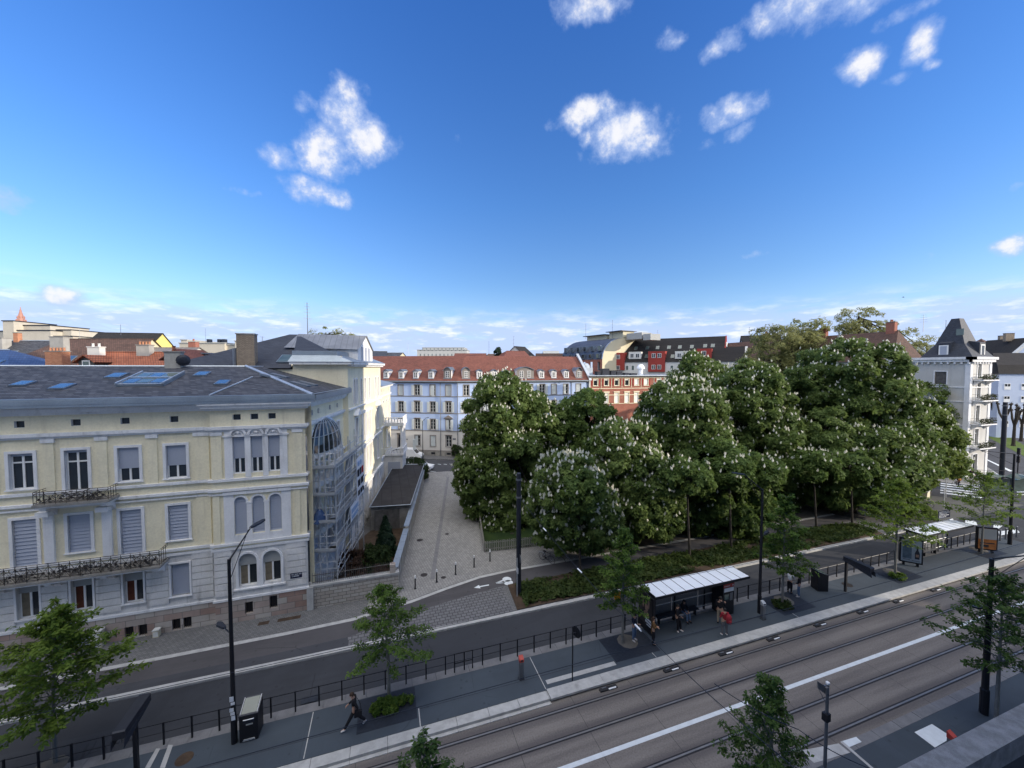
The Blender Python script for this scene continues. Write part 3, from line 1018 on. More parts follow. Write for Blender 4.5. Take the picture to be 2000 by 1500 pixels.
struct('kerb', mb, ['granite_dark'], 'grey stone edging under the long black railing')
mb = MB()
for p0, p1, wd in (((-3.5, 17.66), (-3.7, 20.0), .02), ((7.7, 17.7), (6.9, 20.0), .02), ((1.35, 17.6), (1.2, 18.6), .025), ((14.6, 17.7), (14.5, 19.9), .015), ((26.0, 17.7), (24.7, 20.0), .02)):
    mb.box(p0[0] - wd, p0[1], PT, p0[0] + wd, p1[1], PT + .004)
struct('platform_line', mb, ['granite'], 'thin pale lines let into the platform')
struct('platform_line', MB().box(-90, 18.55, PT, 57, 18.585, PT + .003), 'ink_dark', 'dark joint running along the platform')
struct('paving_strip', MB().box(7.9, 17.95, PT, 12.1, 18.22, PT + .005), 'granite', 'short pale guidance strip beside the platform edge')
q = [at(283, 1500, PT), at(305, 1462, PT), at(313, 1462, PT), at(293, 1500, PT)]
q2 = [at(312, 1500, PT), at(329, 1455, PT), at(338, 1455, PT), at(322, 1500, PT)]
struct('paving_strip', MB().quad(*[(p.x, p.y, PT + .005) for p in q]).quad(*[(p.x, p.y, PT + .005) for p in q2]), 'granite', 'two pale guidance strips at the bottom left of the platform')

# near platform
NPZ = .17
slab('platform', rect(-90, 1.0, 56, 10.55), -.01, NPZ, 'asphalt_platform', 'dark near platform below the viewpoint')
slab('near_pavement', rect(-90, -1.5, 56, .99), -.01, NPZ - .01, 'paver_grey', 'pavement at the foot of the near building')
mb = MB()
x = -90.0
while x < 56:
    L = 1.5
    mb.box(x + .01, 10.56, -.01, x + L - .01, 10.95, NPZ + rnd.uniform(-.012, .004))
    x += L
struct('kerb', mb, ['granite_dark'], 'worn granite kerb of the near platform')
q = lambda pts, z: MB().quad(*[(p.x, p.y, z) for p in [at(a, b, z) for a, b in pts]])
struct('paving_block', q([(1562, 1466), (1638, 1452), (1660, 1470), (1590, 1490)], NPZ + .004), 'granite', 'pale slabs on the near platform under the small lamp post')
struct('paving_block', q([(1643, 1448), (1672, 1439), (1683, 1449), (1657, 1460)], NPZ + .006), 'white_paint', 'small white slab beside the small lamp post')
struct('paving_block', q([(1786, 1430), (1820, 1414), (1860, 1440), (1826, 1460)], NPZ + .004), 'white_paint', 'large white slab on the near platform')
struct('platform_line', q([(1641, 1449), (1645, 1447), (1712, 1505), (1706, 1505)], NPZ + .008), 'granite', 'thin pale line running off the near platform')

# far pavement slab, kerb, bike lane, alley
FZ = .12
slab('pavement', [(-90, 24.36), (52, 24.36), (58, 29), (60, 60.6), (5.0, 61.6), (-90, 75)], -.01, FZ, 'paver_grey', 'grey block paving in front of the yellow building')
mb = MB()
x = -90.0
while x < 52:
    L = 1.3
    mb.box(x + .006, 24.05, -.01, x + L - .006, 24.36, FZ + rnd.uniform(-.003, .003))
    x += L
struct('kerb', mb, ['granite'], 'pale kerb on the far side of the carriageway')
outer = [(-90, 25.05), (-20, 25.05), (-12, 25.05), (-6, 25.05), (-2.4, 25.2), (0.0, 25.75), (2.6, 26.6), (5.2, 27.1), (8.4, 27.55), (16, 27.6), (50, 27.6), (57, 27.2)]
inner = [(-90, 26.55), (-20, 26.55), (-12, 26.55), (-6, 26.6), (-2.2, 26.75), (1.6, 27.55), (4.4, 28.45), (7.0, 29.15), (9.5, 29.35), (16, 29.35), (50, 29.35), (58, 29.1)]
sheet('bike_lane', outer + inner[::-1], FZ + .004, 'asphalt_red', 'reddish asphalt cycle lane curving past the alley')
sheet('pavement_margin', [(-90, 24.36), (-5.8, 24.37), (-2.3, 24.37), (-2.4, 25.2), (-6, 25.05), (-90, 25.05)], FZ + .003, 'asphalt', 'asphalt margin between kerb and cycle lane')
sheet('pavement_pavers', [(-2.3, 24.37), (8.1, 24.37), (8.3, 27.5), (5.2, 27.1), (2.6, 26.6), (0, 25.75), (-2.4, 25.2)], FZ + .003, 'paver_lines', 'dark lined pavers between road and cycle lane')
mb = MB()
for i in range(len(inner) - 1):
    a, b = Vector(inner[i]), Vector(inner[i + 1])
    k = .30
    mb.prism([(a.x, a.y), (b.x, b.y), (b.x, b.y + k), (a.x, a.y + k)], FZ - .02, FZ + .012)
struct('stone_strip', mb, ['granite'], 'pale stone strip along the inner edge of the cycle lane')
alley = [(-2.0, 27.2), (1.6, 27.95), (4.4, 28.85), (7.0, 29.5), (9.5, 29.72), (16.5, 29.72), (16.5, 31.5), (9.2, 32.9), (8.3, 33.2), (12.9, 61.3), (5.4, 61.7), (7.1, 68)]
alley = [(-1.2, 29.6), (-1.5, 27.35), (1.6, 27.95), (4.4, 28.85), (7.0, 29.5), (9.5, 29.72), (17, 29.72), (17, 32.4), (8.3, 33.2), (13.2, 61.4), (5.6, 61.9), (.6, 30.0)]
sheet('alley_paving', alley, FZ + .006, 'paver_light', 'pale paved alley leading to the blue building')
mb = MB()
a, b = Vector((3.35, 30.2)), Vector((9.0, 58.5))
dn = (b - a).normalized(); sd = Vector((dn.y, -dn.x))
for k0, k1, mi in ((-.17, .17, 0),):
    mb.quad(*[(p.x, p.y, FZ + .010) for p in (a + sd * k0, a + sd * k1, b + sd * k1, b + sd * k0)], mi=mi)
struct('drain_channel', mb, ['granite_dark'], 'dark drain channel down the middle of the alley')
sheet('park_ground', [(17.02, 29.72), (57.5, 29.72), (59, 60), (41, 60.3), (41, 37), (17.02, 34.3)], FZ + .005, 'gravel', 'bare gravel ground under the chestnuts')
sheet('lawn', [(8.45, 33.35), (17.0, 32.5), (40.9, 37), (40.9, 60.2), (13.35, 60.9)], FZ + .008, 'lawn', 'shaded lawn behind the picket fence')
for i, (px, py, r) in enumerate([(828, 1123, .28), (866, 1128, .2), (1000, 1042, .22), (820, 1055, .3), (873, 1043, .2)]):
    p = at(px, py, FZ)
    struct('manhole_cover', MB().lathe([(r, 0), (r, .006)], (p.x, p.y, FZ + .006), 18), 'iron', ['round manhole between the bollards', 'small round manhole near the second bollard', 'small manhole on the alley beside the picket fence', 'manhole beside the alley wall', 'small manhole half way up the alley'][i])
for px, py, w_, d_, lb in ((515, 1217, .62, .34, 'small rusty cover in the pavement'), (565, 1208, 1.35, .34, 'long rusty cover in the pavement')):
    p = at(px, py, FZ)
    struct('cellar_cover', MB().cbox(p.x, p.y, FZ, w_, d_, .008), 'soil', lb)
for px, py, r, lb in ((360, 1482, .32, 'brown round manhole on the platform beside the guidance strips'), (1655, 1142, .34, 'dark round manhole on the platform beside the folded display')):
    p = at(px, py, PT)
    struct('manhole_cover', MB().lathe([(r, 0), (r, .006)], (p.x, p.y, PT), 18), 'soil' if r < .33 else 'iron', lb)
p = at(604, 1369, PT)
struct('drain_grate', MB().cbox(p.x, p.y + .1, PT + .004, .75, .42, .008), 'grate', 'cast iron drain grate in the stone edging')

# bicycle symbol and arrow on the cycle lane
mb = MB()
for cx, cy in ((990, 1131.5), (993, 1138)):
    p = at(cx, cy, FZ)
    mb.lathe([(.36, 0), (.36, .003)], (p.x, p.y, FZ + .005), 14)
p0, p1, p2, p3 = at(969, 1139, FZ), at(984, 1133, FZ), at(986, 1138, FZ), at(975, 1137, FZ)
for a, b in ((p0, p1), (p0, p2), (p3, p2)):
    d = (b - a).normalized(); s_ = Vector((-d.y, d.x, 0)) * .07
    mb.quad(*[(v.x, v.y, FZ + .0085) for v in (a - s_, b - s_, b + s_, a + s_)])
struct('road_symbol', mb, 'white_paint', 'white bicycle symbol painted on the cycle lane')
mb = MB()
a, b = at(955, 1142.5, FZ), at(937, 1146, FZ)
d = (b - a).normalized(); s_ = Vector((-d.y, d.x, 0))
tip = at(932, 1147, FZ)
mb.quad(*[(v.x, v.y, FZ + .0085) for v in (a - s_ * .07, b - s_ * .07, b + s_ * .07, a + s_ * .07)])
mb.quad(*[(v.x, v.y, FZ + .0085) for v in (b - s_ * .24, tip - d * -.25, b + s_ * .24)])
struct('road_arrow', mb, 'white_paint', 'white arrow painted on the cycle lane')

# planted verge
slab('planting_bed', [(8.45, 24.40), (47.4, 24.40), (47.8, 27.0), (44, 27.5), (8.75, 27.5)], FZ - .05, FZ + .06, 'soil', 'bare brown earth of the planted verge')
carpet('ground_cover', 'dark green ivy and low plants covering the planted verge', [(9.2, 24.6), (47.0, 24.6), (47.3, 26.9), (43.5, 27.3), (9.4, 27.3)], FZ + .05, 5, 'ivy_leaf', 17000, .24, .34, bald=-.8)

# crossroads markings
mb = MB()
c0, c1 = at(1838, 935, 0), at(1836, 966, 0)
e0 = at(1912, 943, 0)
sd_ = (e0 - c0)
ln = (c1 - c0)
for i in range(7):
    a = c0 + ln * (i / 7)
    b = a + ln * (.48 / 7)
    mb.quad(*[(v.x, v.y, .006) for v in (a, a + sd_, b + sd_, b)])
struct('zebra_crossing', mb, 'white_paint', 'white zebra stripes in front of the grey corner building')
mb = MB()
for pts in ([(1886, 1016), (1906, 1018), (1909, 1026), (1884, 1024)], [(1941, 1024), (1958, 1027), (1950, 1033), (1940, 1031)], [(1950, 1038), (1986, 1034), (1992, 1040), (1952, 1046)], [(1986, 958), (2010, 958), (2010, 962), (1986, 962)], [(1986, 965), (2010, 965), (2010, 967), (1986, 967)]):
    mb.quad(*[(v.x, v.y, .007) for v in [at(a, b) for a, b in pts]])
struct('zebra_crossing', mb, 'white_paint', 'broken white blocks of the crossing beside the second shelter')
mb = MB()
for pts in ([(1914, 892), (1917, 892), (1978, 920), (1972, 921)], [(1912, 903), (1914, 903), (1957, 931), (1951, 932)]):
    mb.quad(*[(v.x, v.y, .008) for v in [at(a, b) for a, b in pts]])
struct('lane_line', mb, 'white_paint', 'white edge lines of the avenue')
sheet('corner_pavement', [tuple(at(a, b).xy) for a, b in ((1790, 905), (1915, 903), (1955, 931), (1935, 934), (1900, 947), (1780, 935))], .010, 'paver_light', 'pale pavement round the grey corner building')
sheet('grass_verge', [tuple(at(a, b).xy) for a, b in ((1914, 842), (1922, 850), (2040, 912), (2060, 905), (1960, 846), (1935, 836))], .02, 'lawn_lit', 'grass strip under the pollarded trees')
mb = MB()
for i in range(5):
    a = at(832 + i * 11.5, 906.5); b = at(838.5 + i * 11.5, 907.3)
    mb.quad((a.x, a.y - .1, .009), (b.x, b.y - .1, .009), (b.x, b.y + .15, .009), (a.x, a.y + .15, .009))
a, b = at(838, 920), at(872, 926)
mb.quad((a.x, a.y, .009), (b.x, b.y, .009), (b.x, b.y + .2, .009), (a.x, a.y + .2, .009))
struct('lane_line', mb, 'white_paint', 'dashed white line on the back road')
slab('back_pavement', [(-20, 84.5), (12.4, 68.9), (40, 66.4), (75, 63.4), (75, 70), (12.6, 71.6), (-20, 88.3)], -.01, .13, 'paver_grey', 'pavement at the foot of the blue building')

# ---------------------------------------------------------------- yellow corner building
YB = thing('apartment_building', 'yellow corner building with white window surrounds, slate roof and peeling stone base', 'building', (-13, 29.3, 0))
TY = Matrix.Translation((13, -29.3, 0))
AX = (.18, .984)
SF = TY @ frame((-5.2, 29.4, 0), AX)          # side facade: x along the alley, y into the building
N0, NB = 29.3, 29.05                            # plain front, projecting end bay
AXIS = (-22.1, -19.7, -17.3, -14.87, -12.5)
BAY = (-9.07, -8.07, -7.07)
mats = ['yellow_plaster', 'rustic_stone', 'base_stone', 'white_trim', 'cream_plaster']
f2 = [(-22.1, 9.9, 11.95), (-19.7, 9.9, 11.95), (-17.3, 9.32, 12.0), (-14.87, 9.9, 11.98), (-12.5, 9.9, 11.98)]
f1 = [(-22.1, 5.15, 8.15), (-19.7, 5.15, 8.15), (-17.3, 5.9, 8.15), (-14.87, 5.15, 8.15), (-12.5, 5.95, 8.18)]
f0 = [(x, 2.35, 4.42) for x in AXIS]
holes_hi = [(x - .52, x + .52, a, b) for x, a, b in f2 + f1] + [(x - .22, x + .22, 13.42, 13.80) for x in (-22.1, -19.7, -17.25, -14.97, -12.55)]
holes_lo = [(x - .49, x + .49, a, b) for x, a, b in f0]
hb = [(x - .22, x + .22, .18, .88) for x in (-20.3, -19.7, -15.17, -14.5, -12.80, -12.22)] + [(-17.75, -16.85, .1, .98)]
mb = MB(TY)
wall(mb, -36, -10.6, 5.1, 14.3, holes_hi, N0, .20, 0, 3)
wall(mb, -36, -10.6, 1.75, 5.1, holes_lo, N0, .24, 1, 1)
wall(mb, -36, -10.6, 0, 1.75, hb, N0 - .05, .25, 2, 2)
bh = [(x - .34, x + .34, 9.95, 12.35) for x in BAY] + [(x - .34, x + .34, 5.95, 8.42) for x in BAY] + [(x - .22, x + .22, 13.45, 13.82) for x in (-9.14, -8.16, -7.15)]
bl = [(x - .52, x + .52, 2.45, 4.62) for x in (-8.76, -7.36)]
wall(mb, -10.6, -5.2, 5.1, 14.3, bh, NB, .22, 0, 3)
wall(mb, -10.6, -5.2, 1.75, 5.1, bl, NB, .26, 1, 1)
wall(mb, -10.6, -5.2, 0, 1.75, [(-8.98, -8.52, .58, 1.35), (-7.56, -7.10, .66, 1.5)], NB - .05, .25, 2, 2)
for z0, z1, mi, o in ((0, 1.75, 2, .05), (1.75, 5.1, 1, 0), (5.1, 14.3, 0, 0)):
    mb.quad((-10.6, N0 - o, z0), (-10.6, NB - o, z0), (-10.6, NB - o, z1), (-10.6, N0 - o, z1), mi=mi)
# side facade: front wing, tall block, rear wing
mb.T = SF
gs = [(x - .42, x + .42, 2.3, 4.4) for x in (1.6, 4.4)]
wall(mb, 0.15, 8.6, 5.1, 14.3, [(1.0, 1.9, 6.0, 8.2), (4.0, 4.9, 6.0, 8.2), (6.6, 7.3, 10.3, 12.2), (1.1, 1.9, 10.0, 12.2), (4.0, 4.9, 10.0, 12.2)] + [(x - .2, x + .2, 13.42, 13.8) for x in (1.1, 2.4, 5.0, 6.9)], 0, .2, 0, 3)
wall(mb, 0.15, 8.6, 0, 5.1, gs, 0, .22, 1)
mb.quad((0, -.35, 0), (.15, 0, 0), (.15, 0, 14.3), (0, -.35, 14.3), mi=0)
th = [(x - .28, x + .28, 13.35, 15.75) for x in (10.6, 11.5, 13.2, 15.0, 16.8, 20.2, 21.6)] + [(x - .42, x + .42, 9.4, 11.9) for x in (11.2, 14.0, 15.4, 16.8, 21.0)] + [(x - .42, x + .42, 5.7, 8.2) for x in (11.2, 14.0, 15.4, 16.8, 21.0)]
wall(mb, 8.6, 23.3, 4.6, 17.4, th, -.45, .25, 4, 3)
wall(mb, 8.6, 23.3, 0, 4.6, [(x - .5, x + .5, 1.2, 4.0) for x in (12, 14, 16, 18, 20, 22)], -.45, .2, 1, 3)
mb.quad((8.6, 0, 0), (8.6, -.45, 0), (8.6, -.45, 17.4), (8.6, 0, 17.4), mi=4)
mb.quad((8.6, 0, 14.2), (8.6, 4.2, 14.2), (8.6, 4.2, 17.9), (8.6, 0, 17.9), mi=4); mb.quad((8.6, 4.2, 14.2), (8.6, 15, 14.2), (8.6, 15, 16.7), (8.6, 4.2, 16.7), mi=4); mb.quad((8.6, 4.2, 16), (10.8, 4.2, 16), (10.8, 4.2, 18.1), (8.6, 4.2, 17.9), mi=4)
mb.quad((23.3, 14, 13), (23.3, -.45, 0), (23.3, -.45, 17.4), (23.3, 14, 17.4), mi=4)
rh = [(x - .35, x + .35, 9.2, 12.3) for x in (25, 27.2, 29.4, 31.4)] + [(x - .35, x + .35, 5.8, 8.2) for x in (24.6, 26.2, 31.8)] + [(x - .2, x + .2, 13.5, 13.95) for x in (24.5, 26.2, 27.9, 29.6, 31.3)]
wall(mb, 23.3, 33, 4.6, 14.4, rh, 0, .22, 0, 3)
wall(mb, 23.3, 33, 0, 4.6, [], 0, .2, 1)
mb.quad((33, 0, 0), (33, 9, 0), (33, 9, 14.4), (33, 0, 14.4), mi=0)
mb.T = TY
for i in range(7):
    z = 1.98 + i * .44
    segs = [(-36, -22.75), (-21.45, -20.3), (-19.1, -17.95), (-16.65, -15.5), (-14.24, -13.12), (-11.88, -10.75)]
    for a, b in segs:
        mb.box(a, N0 - .075, z, b, N0 + .02, z + .37, 1)
    for a, b in ((-10.58, -9.62), (-6.48, -5.3)):
        mb.box(a, NB - .075, z, b, NB + .02, z + .37, 1)
mb.T = SF
for i in range(7):
    z = 1.98 + i * .44
    for a, b in ((.2, .95), (2.15, 3.8), (5.0, 8.5)):
        mb.box(a, -.055, z, b, .02, z + .385, 1)
    for a, b in ((23.4, 27.0), (31.2, 33.0)):
        mb.box(a, -.055, z - .3, b, .02, z + .085, 1)
mb.build('wall', mats, YB)

# cornices, string courses, pilasters, rusticated joints
mb = MB(TY)
def course(z0, z1, out, mi=0):
    mb.T = TY
    mb.box(-36, N0 - out, z0, -10.62 - 0, N0 + .05, z1, mi)
    mb.box(-10.62 - out, NB - out, z0, -5.2 + out, NB + .05, z1, mi)
    mb.T = SF
    mb.box(.02, -out, z0, 8.58, .06, z1, mi)
for z0, z1, o in ((1.62, 1.76, .10), (4.98, 5.14, .10), (5.28, 5.44, .14), (8.62, 8.72, .10), (8.86, 9.02, .16), (9.50, 9.66, .14), (12.74, 12.86, .10), (12.87, 13.06, .20), (14.10, 14.24, .18), (14.25, 14.44, .34), (14.45, 14.56, .46)):
    course(z0, z1, o)
mb.T = TY
pil = []
class PQ:
    def box(s, *a):
        MB(TY).box(*a).build('pilaster', 'yellow_plaster', YB)
mq = PQ()
for x in (-18.5, -16.1, -13.68, -20.9):
    mq.box(x - .24, N0 - .06, 9.66, x + .24, N0 + .02, 12.5); mb.box(x - .30, N0 - .12, 12.5, x + .30, N0 + .02, 12.73)
mq.box(-11.52, N0 - .07, 5.46, -10.75, N0 + .02, 8.6); mq.box(-11.52, N0 - .07, 9.68, -10.75, N0 + .02, 12.5); mb.box(-11.58, N0 - .12, 12.5, -10.7, N0 + .02, 12.73)
for x0 in (-10.55, -5.95):
    mq.box(x0, NB - .06, 9.68, x0 + .55, NB + .02, 12.5); mb.box(x0 - .05, NB - .10, 12.5, x0 + .6, NB + .02, 12.72); mq.box(x0, NB - .06, 5.46, x0 + .35, NB + .02, 8.6)
pass
for x in (-18.62, -15.98):
    mb.box(x - .22, N0 - .14, 5.46, x + .22, N0 + .02, 8.3); mb.box(x - .28, N0 - .55, 8.32, x + .28, N0 + .02, 8.6)
mb.build('cornice', 'white_trim', YB)
mb = MB(TY)
for x, a, b in f2 + f1:
    surround(mb, x - .52, x + .52, a, b, .15, N0 - .06, N0 + .02)
for x, a, b in f0:
    surround(mb, x - .49, x + .49, a, b, .10, N0 - .085, N0 + .02)
mb.box(-9.85, NB - .06, 9.68, -9.41, NB + .02, 12.72); mb.box(-6.73, NB - .06, 9.68, -6.29, NB + .02, 12.72)
for x in (-8.57, -7.57):
    mb.box(x - .155, NB - .07, 9.70, x + .155, NB + .02, 12.36)
mb.box(-9.95, NB - .12, 12.37, -6.19, NB + .02, 12.47)
mb.box(-9.40, NB - .04, 12.48, -6.74, NB + .02, 13.0)
for x in BAY:
    ring(mb, x, 12.48, .36, .13, NB - .17, NB - .02); ring(mb, x, 12.48, .20, .05, NB - .11, NB - .02)
    mb.lathe([(.09, -.02), (.09, -.12), (.05, -.16)], (x, NB, 12.64), 8, axis='y')
    arch(mb, x, 8.08, .34, x - .34, x + .34, 8.425, NB + .03, NB + .2)
    ring(mb, x, 8.08, .34, .11, NB - .06, NB + .02)
mb.box(-9.98, NB - .05, 5.46, -9.43, NB + .02, 8.60); mb.box(-6.71, NB - .05, 5.46, -6.16, NB + .02, 8.60)
for x in (-8.57, -7.57):
    mb.box(x - .14, NB - .055, 5.46, x + .14, NB + .02, 8.06); mb.box(x - .18, NB - .09, 7.96, x + .18, NB + .02, 8.07)
mb.box(-9.42, NB - .04, 5.46, -6.72, NB + .02, 5.90); mb.box(-10.0, NB - .12, 8.61, -6.14, NB + .02, 8.80)
for x in (-8.76, -7.36):
    arch(mb, x, 4.10, .52, x - .52, x + .52, 4.625, NB + .03, NB + .24)
    ring(mb, x, 4.10, .52, .13, NB - .08, NB + .02)
for x0, x1 in ((-9.43, -9.28), (-8.23, -7.89), (-6.83, -6.68)):
    mb.box(x0, NB - .08, 2.3, x1, NB + .02, 4.12)
mb.box(-9.55, NB - .14, 2.22, -6.57, NB + .02, 2.32)
mb.T = SF
for x in (1.45, 4.45):
    surround(mb, x - .45, x + .45, 6.0, 8.2, .14, -.06, .02); surround(mb, x - .45, x + .45, 10.0, 12.2, .14, -.06, .02)
surround(mb, 6.6, 7.3, 10.3, 12.2, .12, -.06, .02)
for x in (10.6, 11.5, 13.2, 15.0, 16.8, 20.2, 21.6):
    arch(mb, x, 15.47, .28, x - .28, x + .28, 15.76, -.42, -.2); ring(mb, x, 15.47, .28, .12, -.52, -.44)
    for sx in (-.40, .28):
        mb.box(x + sx, -.52, 13.2, x + sx + .12, -.44, 15.48)
for x in (11.2, 21.0):
    surround(mb, x - .42, x + .42, 9.4, 11.9, .14, -.52, -.44)
    mb.prism([(x - .8, 12.25), (x + .8, 12.25), (x, 12.85)], -.85, -.44, 'xz')
    surround(mb, x - .42, x + .42, 5.7, 8.2, .14, -.52, -.44)
for z0, z1 in ((9.2, 12.1), (5.5, 8.4)):
    for x in (13.35, 14.7, 16.1, 17.45):
        mb.box(x - .14, -.56, z0, x + .14, -.44, z1)
    mb.box(13.1, -.62, z1 + .01, 17.7, -.44, z1 + .28); mb.box(13.1, -.60, z0 - .14, 17.7, -.44, z0 - .01)
for x in (13, 15, 17, 19, 21, 11):
    mb.box(x - .22, -.62, .6, x + .22, -.44, 4.2)
mb.box(8.62, -.72, 4.35, 23.3, -.44, 4.62); mb.box(8.62, -.62, 8.62, 23.3, -.44, 8.8); mb.box(8.62, -.62, 12.92, 23.3, -.44, 13.06)
mb.box(8.62, -.80, 16.95, 23.4, -.44, 17.12); mb.box(8.58, -1.0, 17.13, 23.5, -.40, 17.36)
mb.box(8.1, -.9, 17.13, 8.58, 4.3, 17.36)
for x in (25, 27.2, 29.4, 31.4):
    arch(mb, x, 11.95, .35, x - .35, x + .35, 12.305, .03, .2); ring(mb, x, 11.95, .35, .12, -.07, .02)
mb.box(23.32, -.14, 12.9, 33.1, .02, 13.1); mb.box(23.32, -.14, 8.6, 33.1, .02, 8.8); mb.box(23.32, -.14, 4.4, 33.1, .02, 4.62); mb.box(23.32, -.4, 14.15, 33.2, .05, 14.42)
mb.build('window_surrounds', 'white_trim', YB)

# windows of the front
yo = lambda y: y - 29.3
for i, (x, a, b) in enumerate(f2):
    window(YB, x + 13, a, 1.0, b - a, yo(N0 + .14), 2, (b - a) * .74 if i in (1, 2) else 0, blind=(.16 if i < 3 else 1.28))
for i, (x, a, b) in enumerate(f1):
    window(YB, x + 13, a, 1.0, b - a, yo(N0 + .14), 2, blind=b - a - .02, ribs=.2)
for i, (x, a, b) in enumerate(f0):
    window(YB, x + 13, a, .94, b - a, yo(N0 + .17), 2, blind=(.5, .58, .62, .72, 2.0)[i], blindmat='blind' if i == 4 else 'grey_block', ribs=.09, curtain=('curtain', 'curtain', 'curtain_red', 'curtain_red', None)[i])
for x in BAY:
    window(YB, x + 13, 9.95, .66, 2.4, yo(NB + .15), 2, blind=1.42)
    window(YB, x + 13, 5.95, .66, 2.46, yo(NB + .15), 2, blind=2.42, ribs=.16)
for x in (-8.76, -7.36):
    window(YB, x + 13, 2.45, 1.02, 2.16, yo(NB + .17), 2, blind=.82, blindmat='grey_block', curtain='curtain')
for x in (-22.1, -19.7, -17.25, -14.97, -12.55):
    put(plate(.44, .38, 'pane_glass'), 'pane', YB, (x + 13, yo(N0 + .17), 13.42))
for x in (-9.14, -8.16, -7.15):
    put(plate(.44, .37, 'pane_glass'), 'pane', YB, (x + 13, yo(NB + .18), 13.45))
for x, y, z, h in [(q, N0 - .05, .18, .7) for q in (-20.3, -19.7, -15.17, -14.5, -12.80, -12.22)] + [(-8.75, NB - .05, .58, .77), (-7.33, NB - .05, .66, .84)]:
    g_ = MB(Matrix.Translation((x + 13, yo(y), z)))
    for k in range(5):
        g_.box(-.19 + k * .09, .08, 0, -.165 + k * .09, .11, h)
    g_.build('cellar_grille', 'iron', YB)
    put(plate(.44, h, 'ink_dark'), 'pane', YB, (x + 13, yo(y) + .2, z))
MB(TY).box(-17.75, N0 + .12, .1, -16.85, N0 + .16, .98).build('cellar_door', 'blind', YB)
# windows of the side
def sw(x, z, w_, h, y=.15, **k):
    p = SF @ Vector((x, y, z))
    return window(YB, p.x, p.z, w_, h, p.y, rz=math.atan2(AX[1], AX[0]), **k)
for x in (1.45, 4.45):
    sw(x, 6.0, .88, 2.2, blind=2.1); sw(x, 10.0, .88, 2.2)
for x in (1.6, 4.4):
    sw(x, 2.3, .8, 2.1, blind=2.0)
sw(6.95, 10.3, .68, 1.9)
for x in (10.6, 11.5, 13.2, 15.0, 16.8, 20.2, 21.6):
    sw(x, 13.35, .54, 2.4, -.28)
for x in (11.2, 14.0, 15.4, 16.8, 21.0):
    sw(x, 9.4, .82, 2.5, -.26, blind=.9 if x > 15 else 0); sw(x, 5.7, .82, 2.5, -.26, blind=1.1 if x < 15 else 0)
for x in (12, 14, 16, 18, 20, 22):
    sw(x, 1.2, .98, 2.8, -.30, blind=2.7, blindmat='white_wall')
for x in (25, 27.2, 29.4, 31.4):
    sw(x, 9.2, .68, 3.08)
for x in (24.6, 26.2, 31.8):
    sw(x, 5.8, .68, 2.4)

# roof of the front wing
E0, ZE, ZR = N0 - .62, 14.98, 16.92
ep = lambda s, o: Vector((-5.2 + AX[0] * s + AX[1] * o, 29.4 + AX[1] * s - AX[0] * o, 0))
c_ = (-4.62, E0, ZE)
r0, r1 = (-10.7, 36.4, ZR), (-10.7 + AX[0] * 9, 36.4 + AX[1] * 9, ZR)
e1 = ep(9.0, .55)
mb = MB(TY)
mb.quad((-37, E0, ZE), c_, r0, (-37, 36.4, ZR))
mb.quad(c_, (e1.x, e1.y, ZE), (r1[0] + 2.2, r1[1] - 1.0, ZR - .45), r1, r0)
mb.quad((-37, 36.4, ZR), r0, r1, (-14, 47, 15.2), (-37, 44.5, ZE))
roof = mb.build('roof', 'slate', YB)
mb = MB(TY)
mb.tube([(-37, 36.4, ZR + .02), r0, r1], .09, 6); mb.tube([Vector(c_) + Vector((0, 0, .03)), Vector(r0) + Vector((0, 0, .03))], .13, 6)
mb.tube([(-10.55, E0 + .3, ZE + .12), (-9.35, 33.2, 16.15)], .05, 5)
mb.build('ridge_flashing', 'zinc_light', roof)
mb = MB(TY)
mb.box(-37, E0 - .12, 14.57, -4.5, E0 + .12, 14.72); mb.box(-37, E0 - .14, 14.725, -4.48, E0 - .05, 14.96); mb.box(-37, E0 + .0, 14.725, -4.7, E0 + .32, 15.06)
mb.T = SF
mb.box(.0, -.66, 14.57, 9.0, -.40, 14.72); mb.box(.0, -.68, 14.725, 9.0, -.58, 14.96); mb.box(-.1, -.58, 14.725, 9.0, -.2, 15.04)
mb.build('gutter', 'zinc', YB)
upf = Vector((0, 36.4 - E0, ZR - ZE)).normalized()
o_ = Vector((0, E0 - 29.3, ZE))
def sky(px, t, w_, h):
    skylight(roof, o_ + Vector((px + 13, 0, 0)), (1, 0, 0), upf, 0, t, w_, h)
for x, t, w_, h in ((-21.6, 2.9, .75, 1.0), (-19.35, 2.1, .8, 1.1), (-18.0, 4.6, .85, 1.2), (-13.2, 5.0, .8, 1.1), (-11.15, 2.7, .75, 1.05)):
    sky(x, t, w_, h)
mb = MB()
o2 = o_ + Vector((-16.35 + 13, 0, 0))
slope_rect(mb, o2, (1, 0, 0), upf, 0, 2.5, 2.6, 5.6, .16, .18)
ls = mb.build('lantern_skylight', 'zinc', roof)
for i in range(3):
    for j in range(2):
        slope_rect(MB(), o2, (1, 0, 0), upf, .2 + i * .72, .2 + i * .72 + .64, 2.85 + j * 1.35, 2.85 + j * 1.35 + 1.1, .19, .04).build('pane', 'sky_glass' if (i + j) % 2 == 0 else 'green_glass', ls)
mb = MB()
for k in (0, 2.42):
    slope_rect(mb, o2, (1, 0, 0), upf, k, k + .08, 2.55, 5.65, .27, .10)
slope_rect(mb, o2, (1, 0, 0), upf, .0, 2.5, 3.98, 4.10, .25, .08)
mb.build('glazing_bars', 'zinc_light', ls)
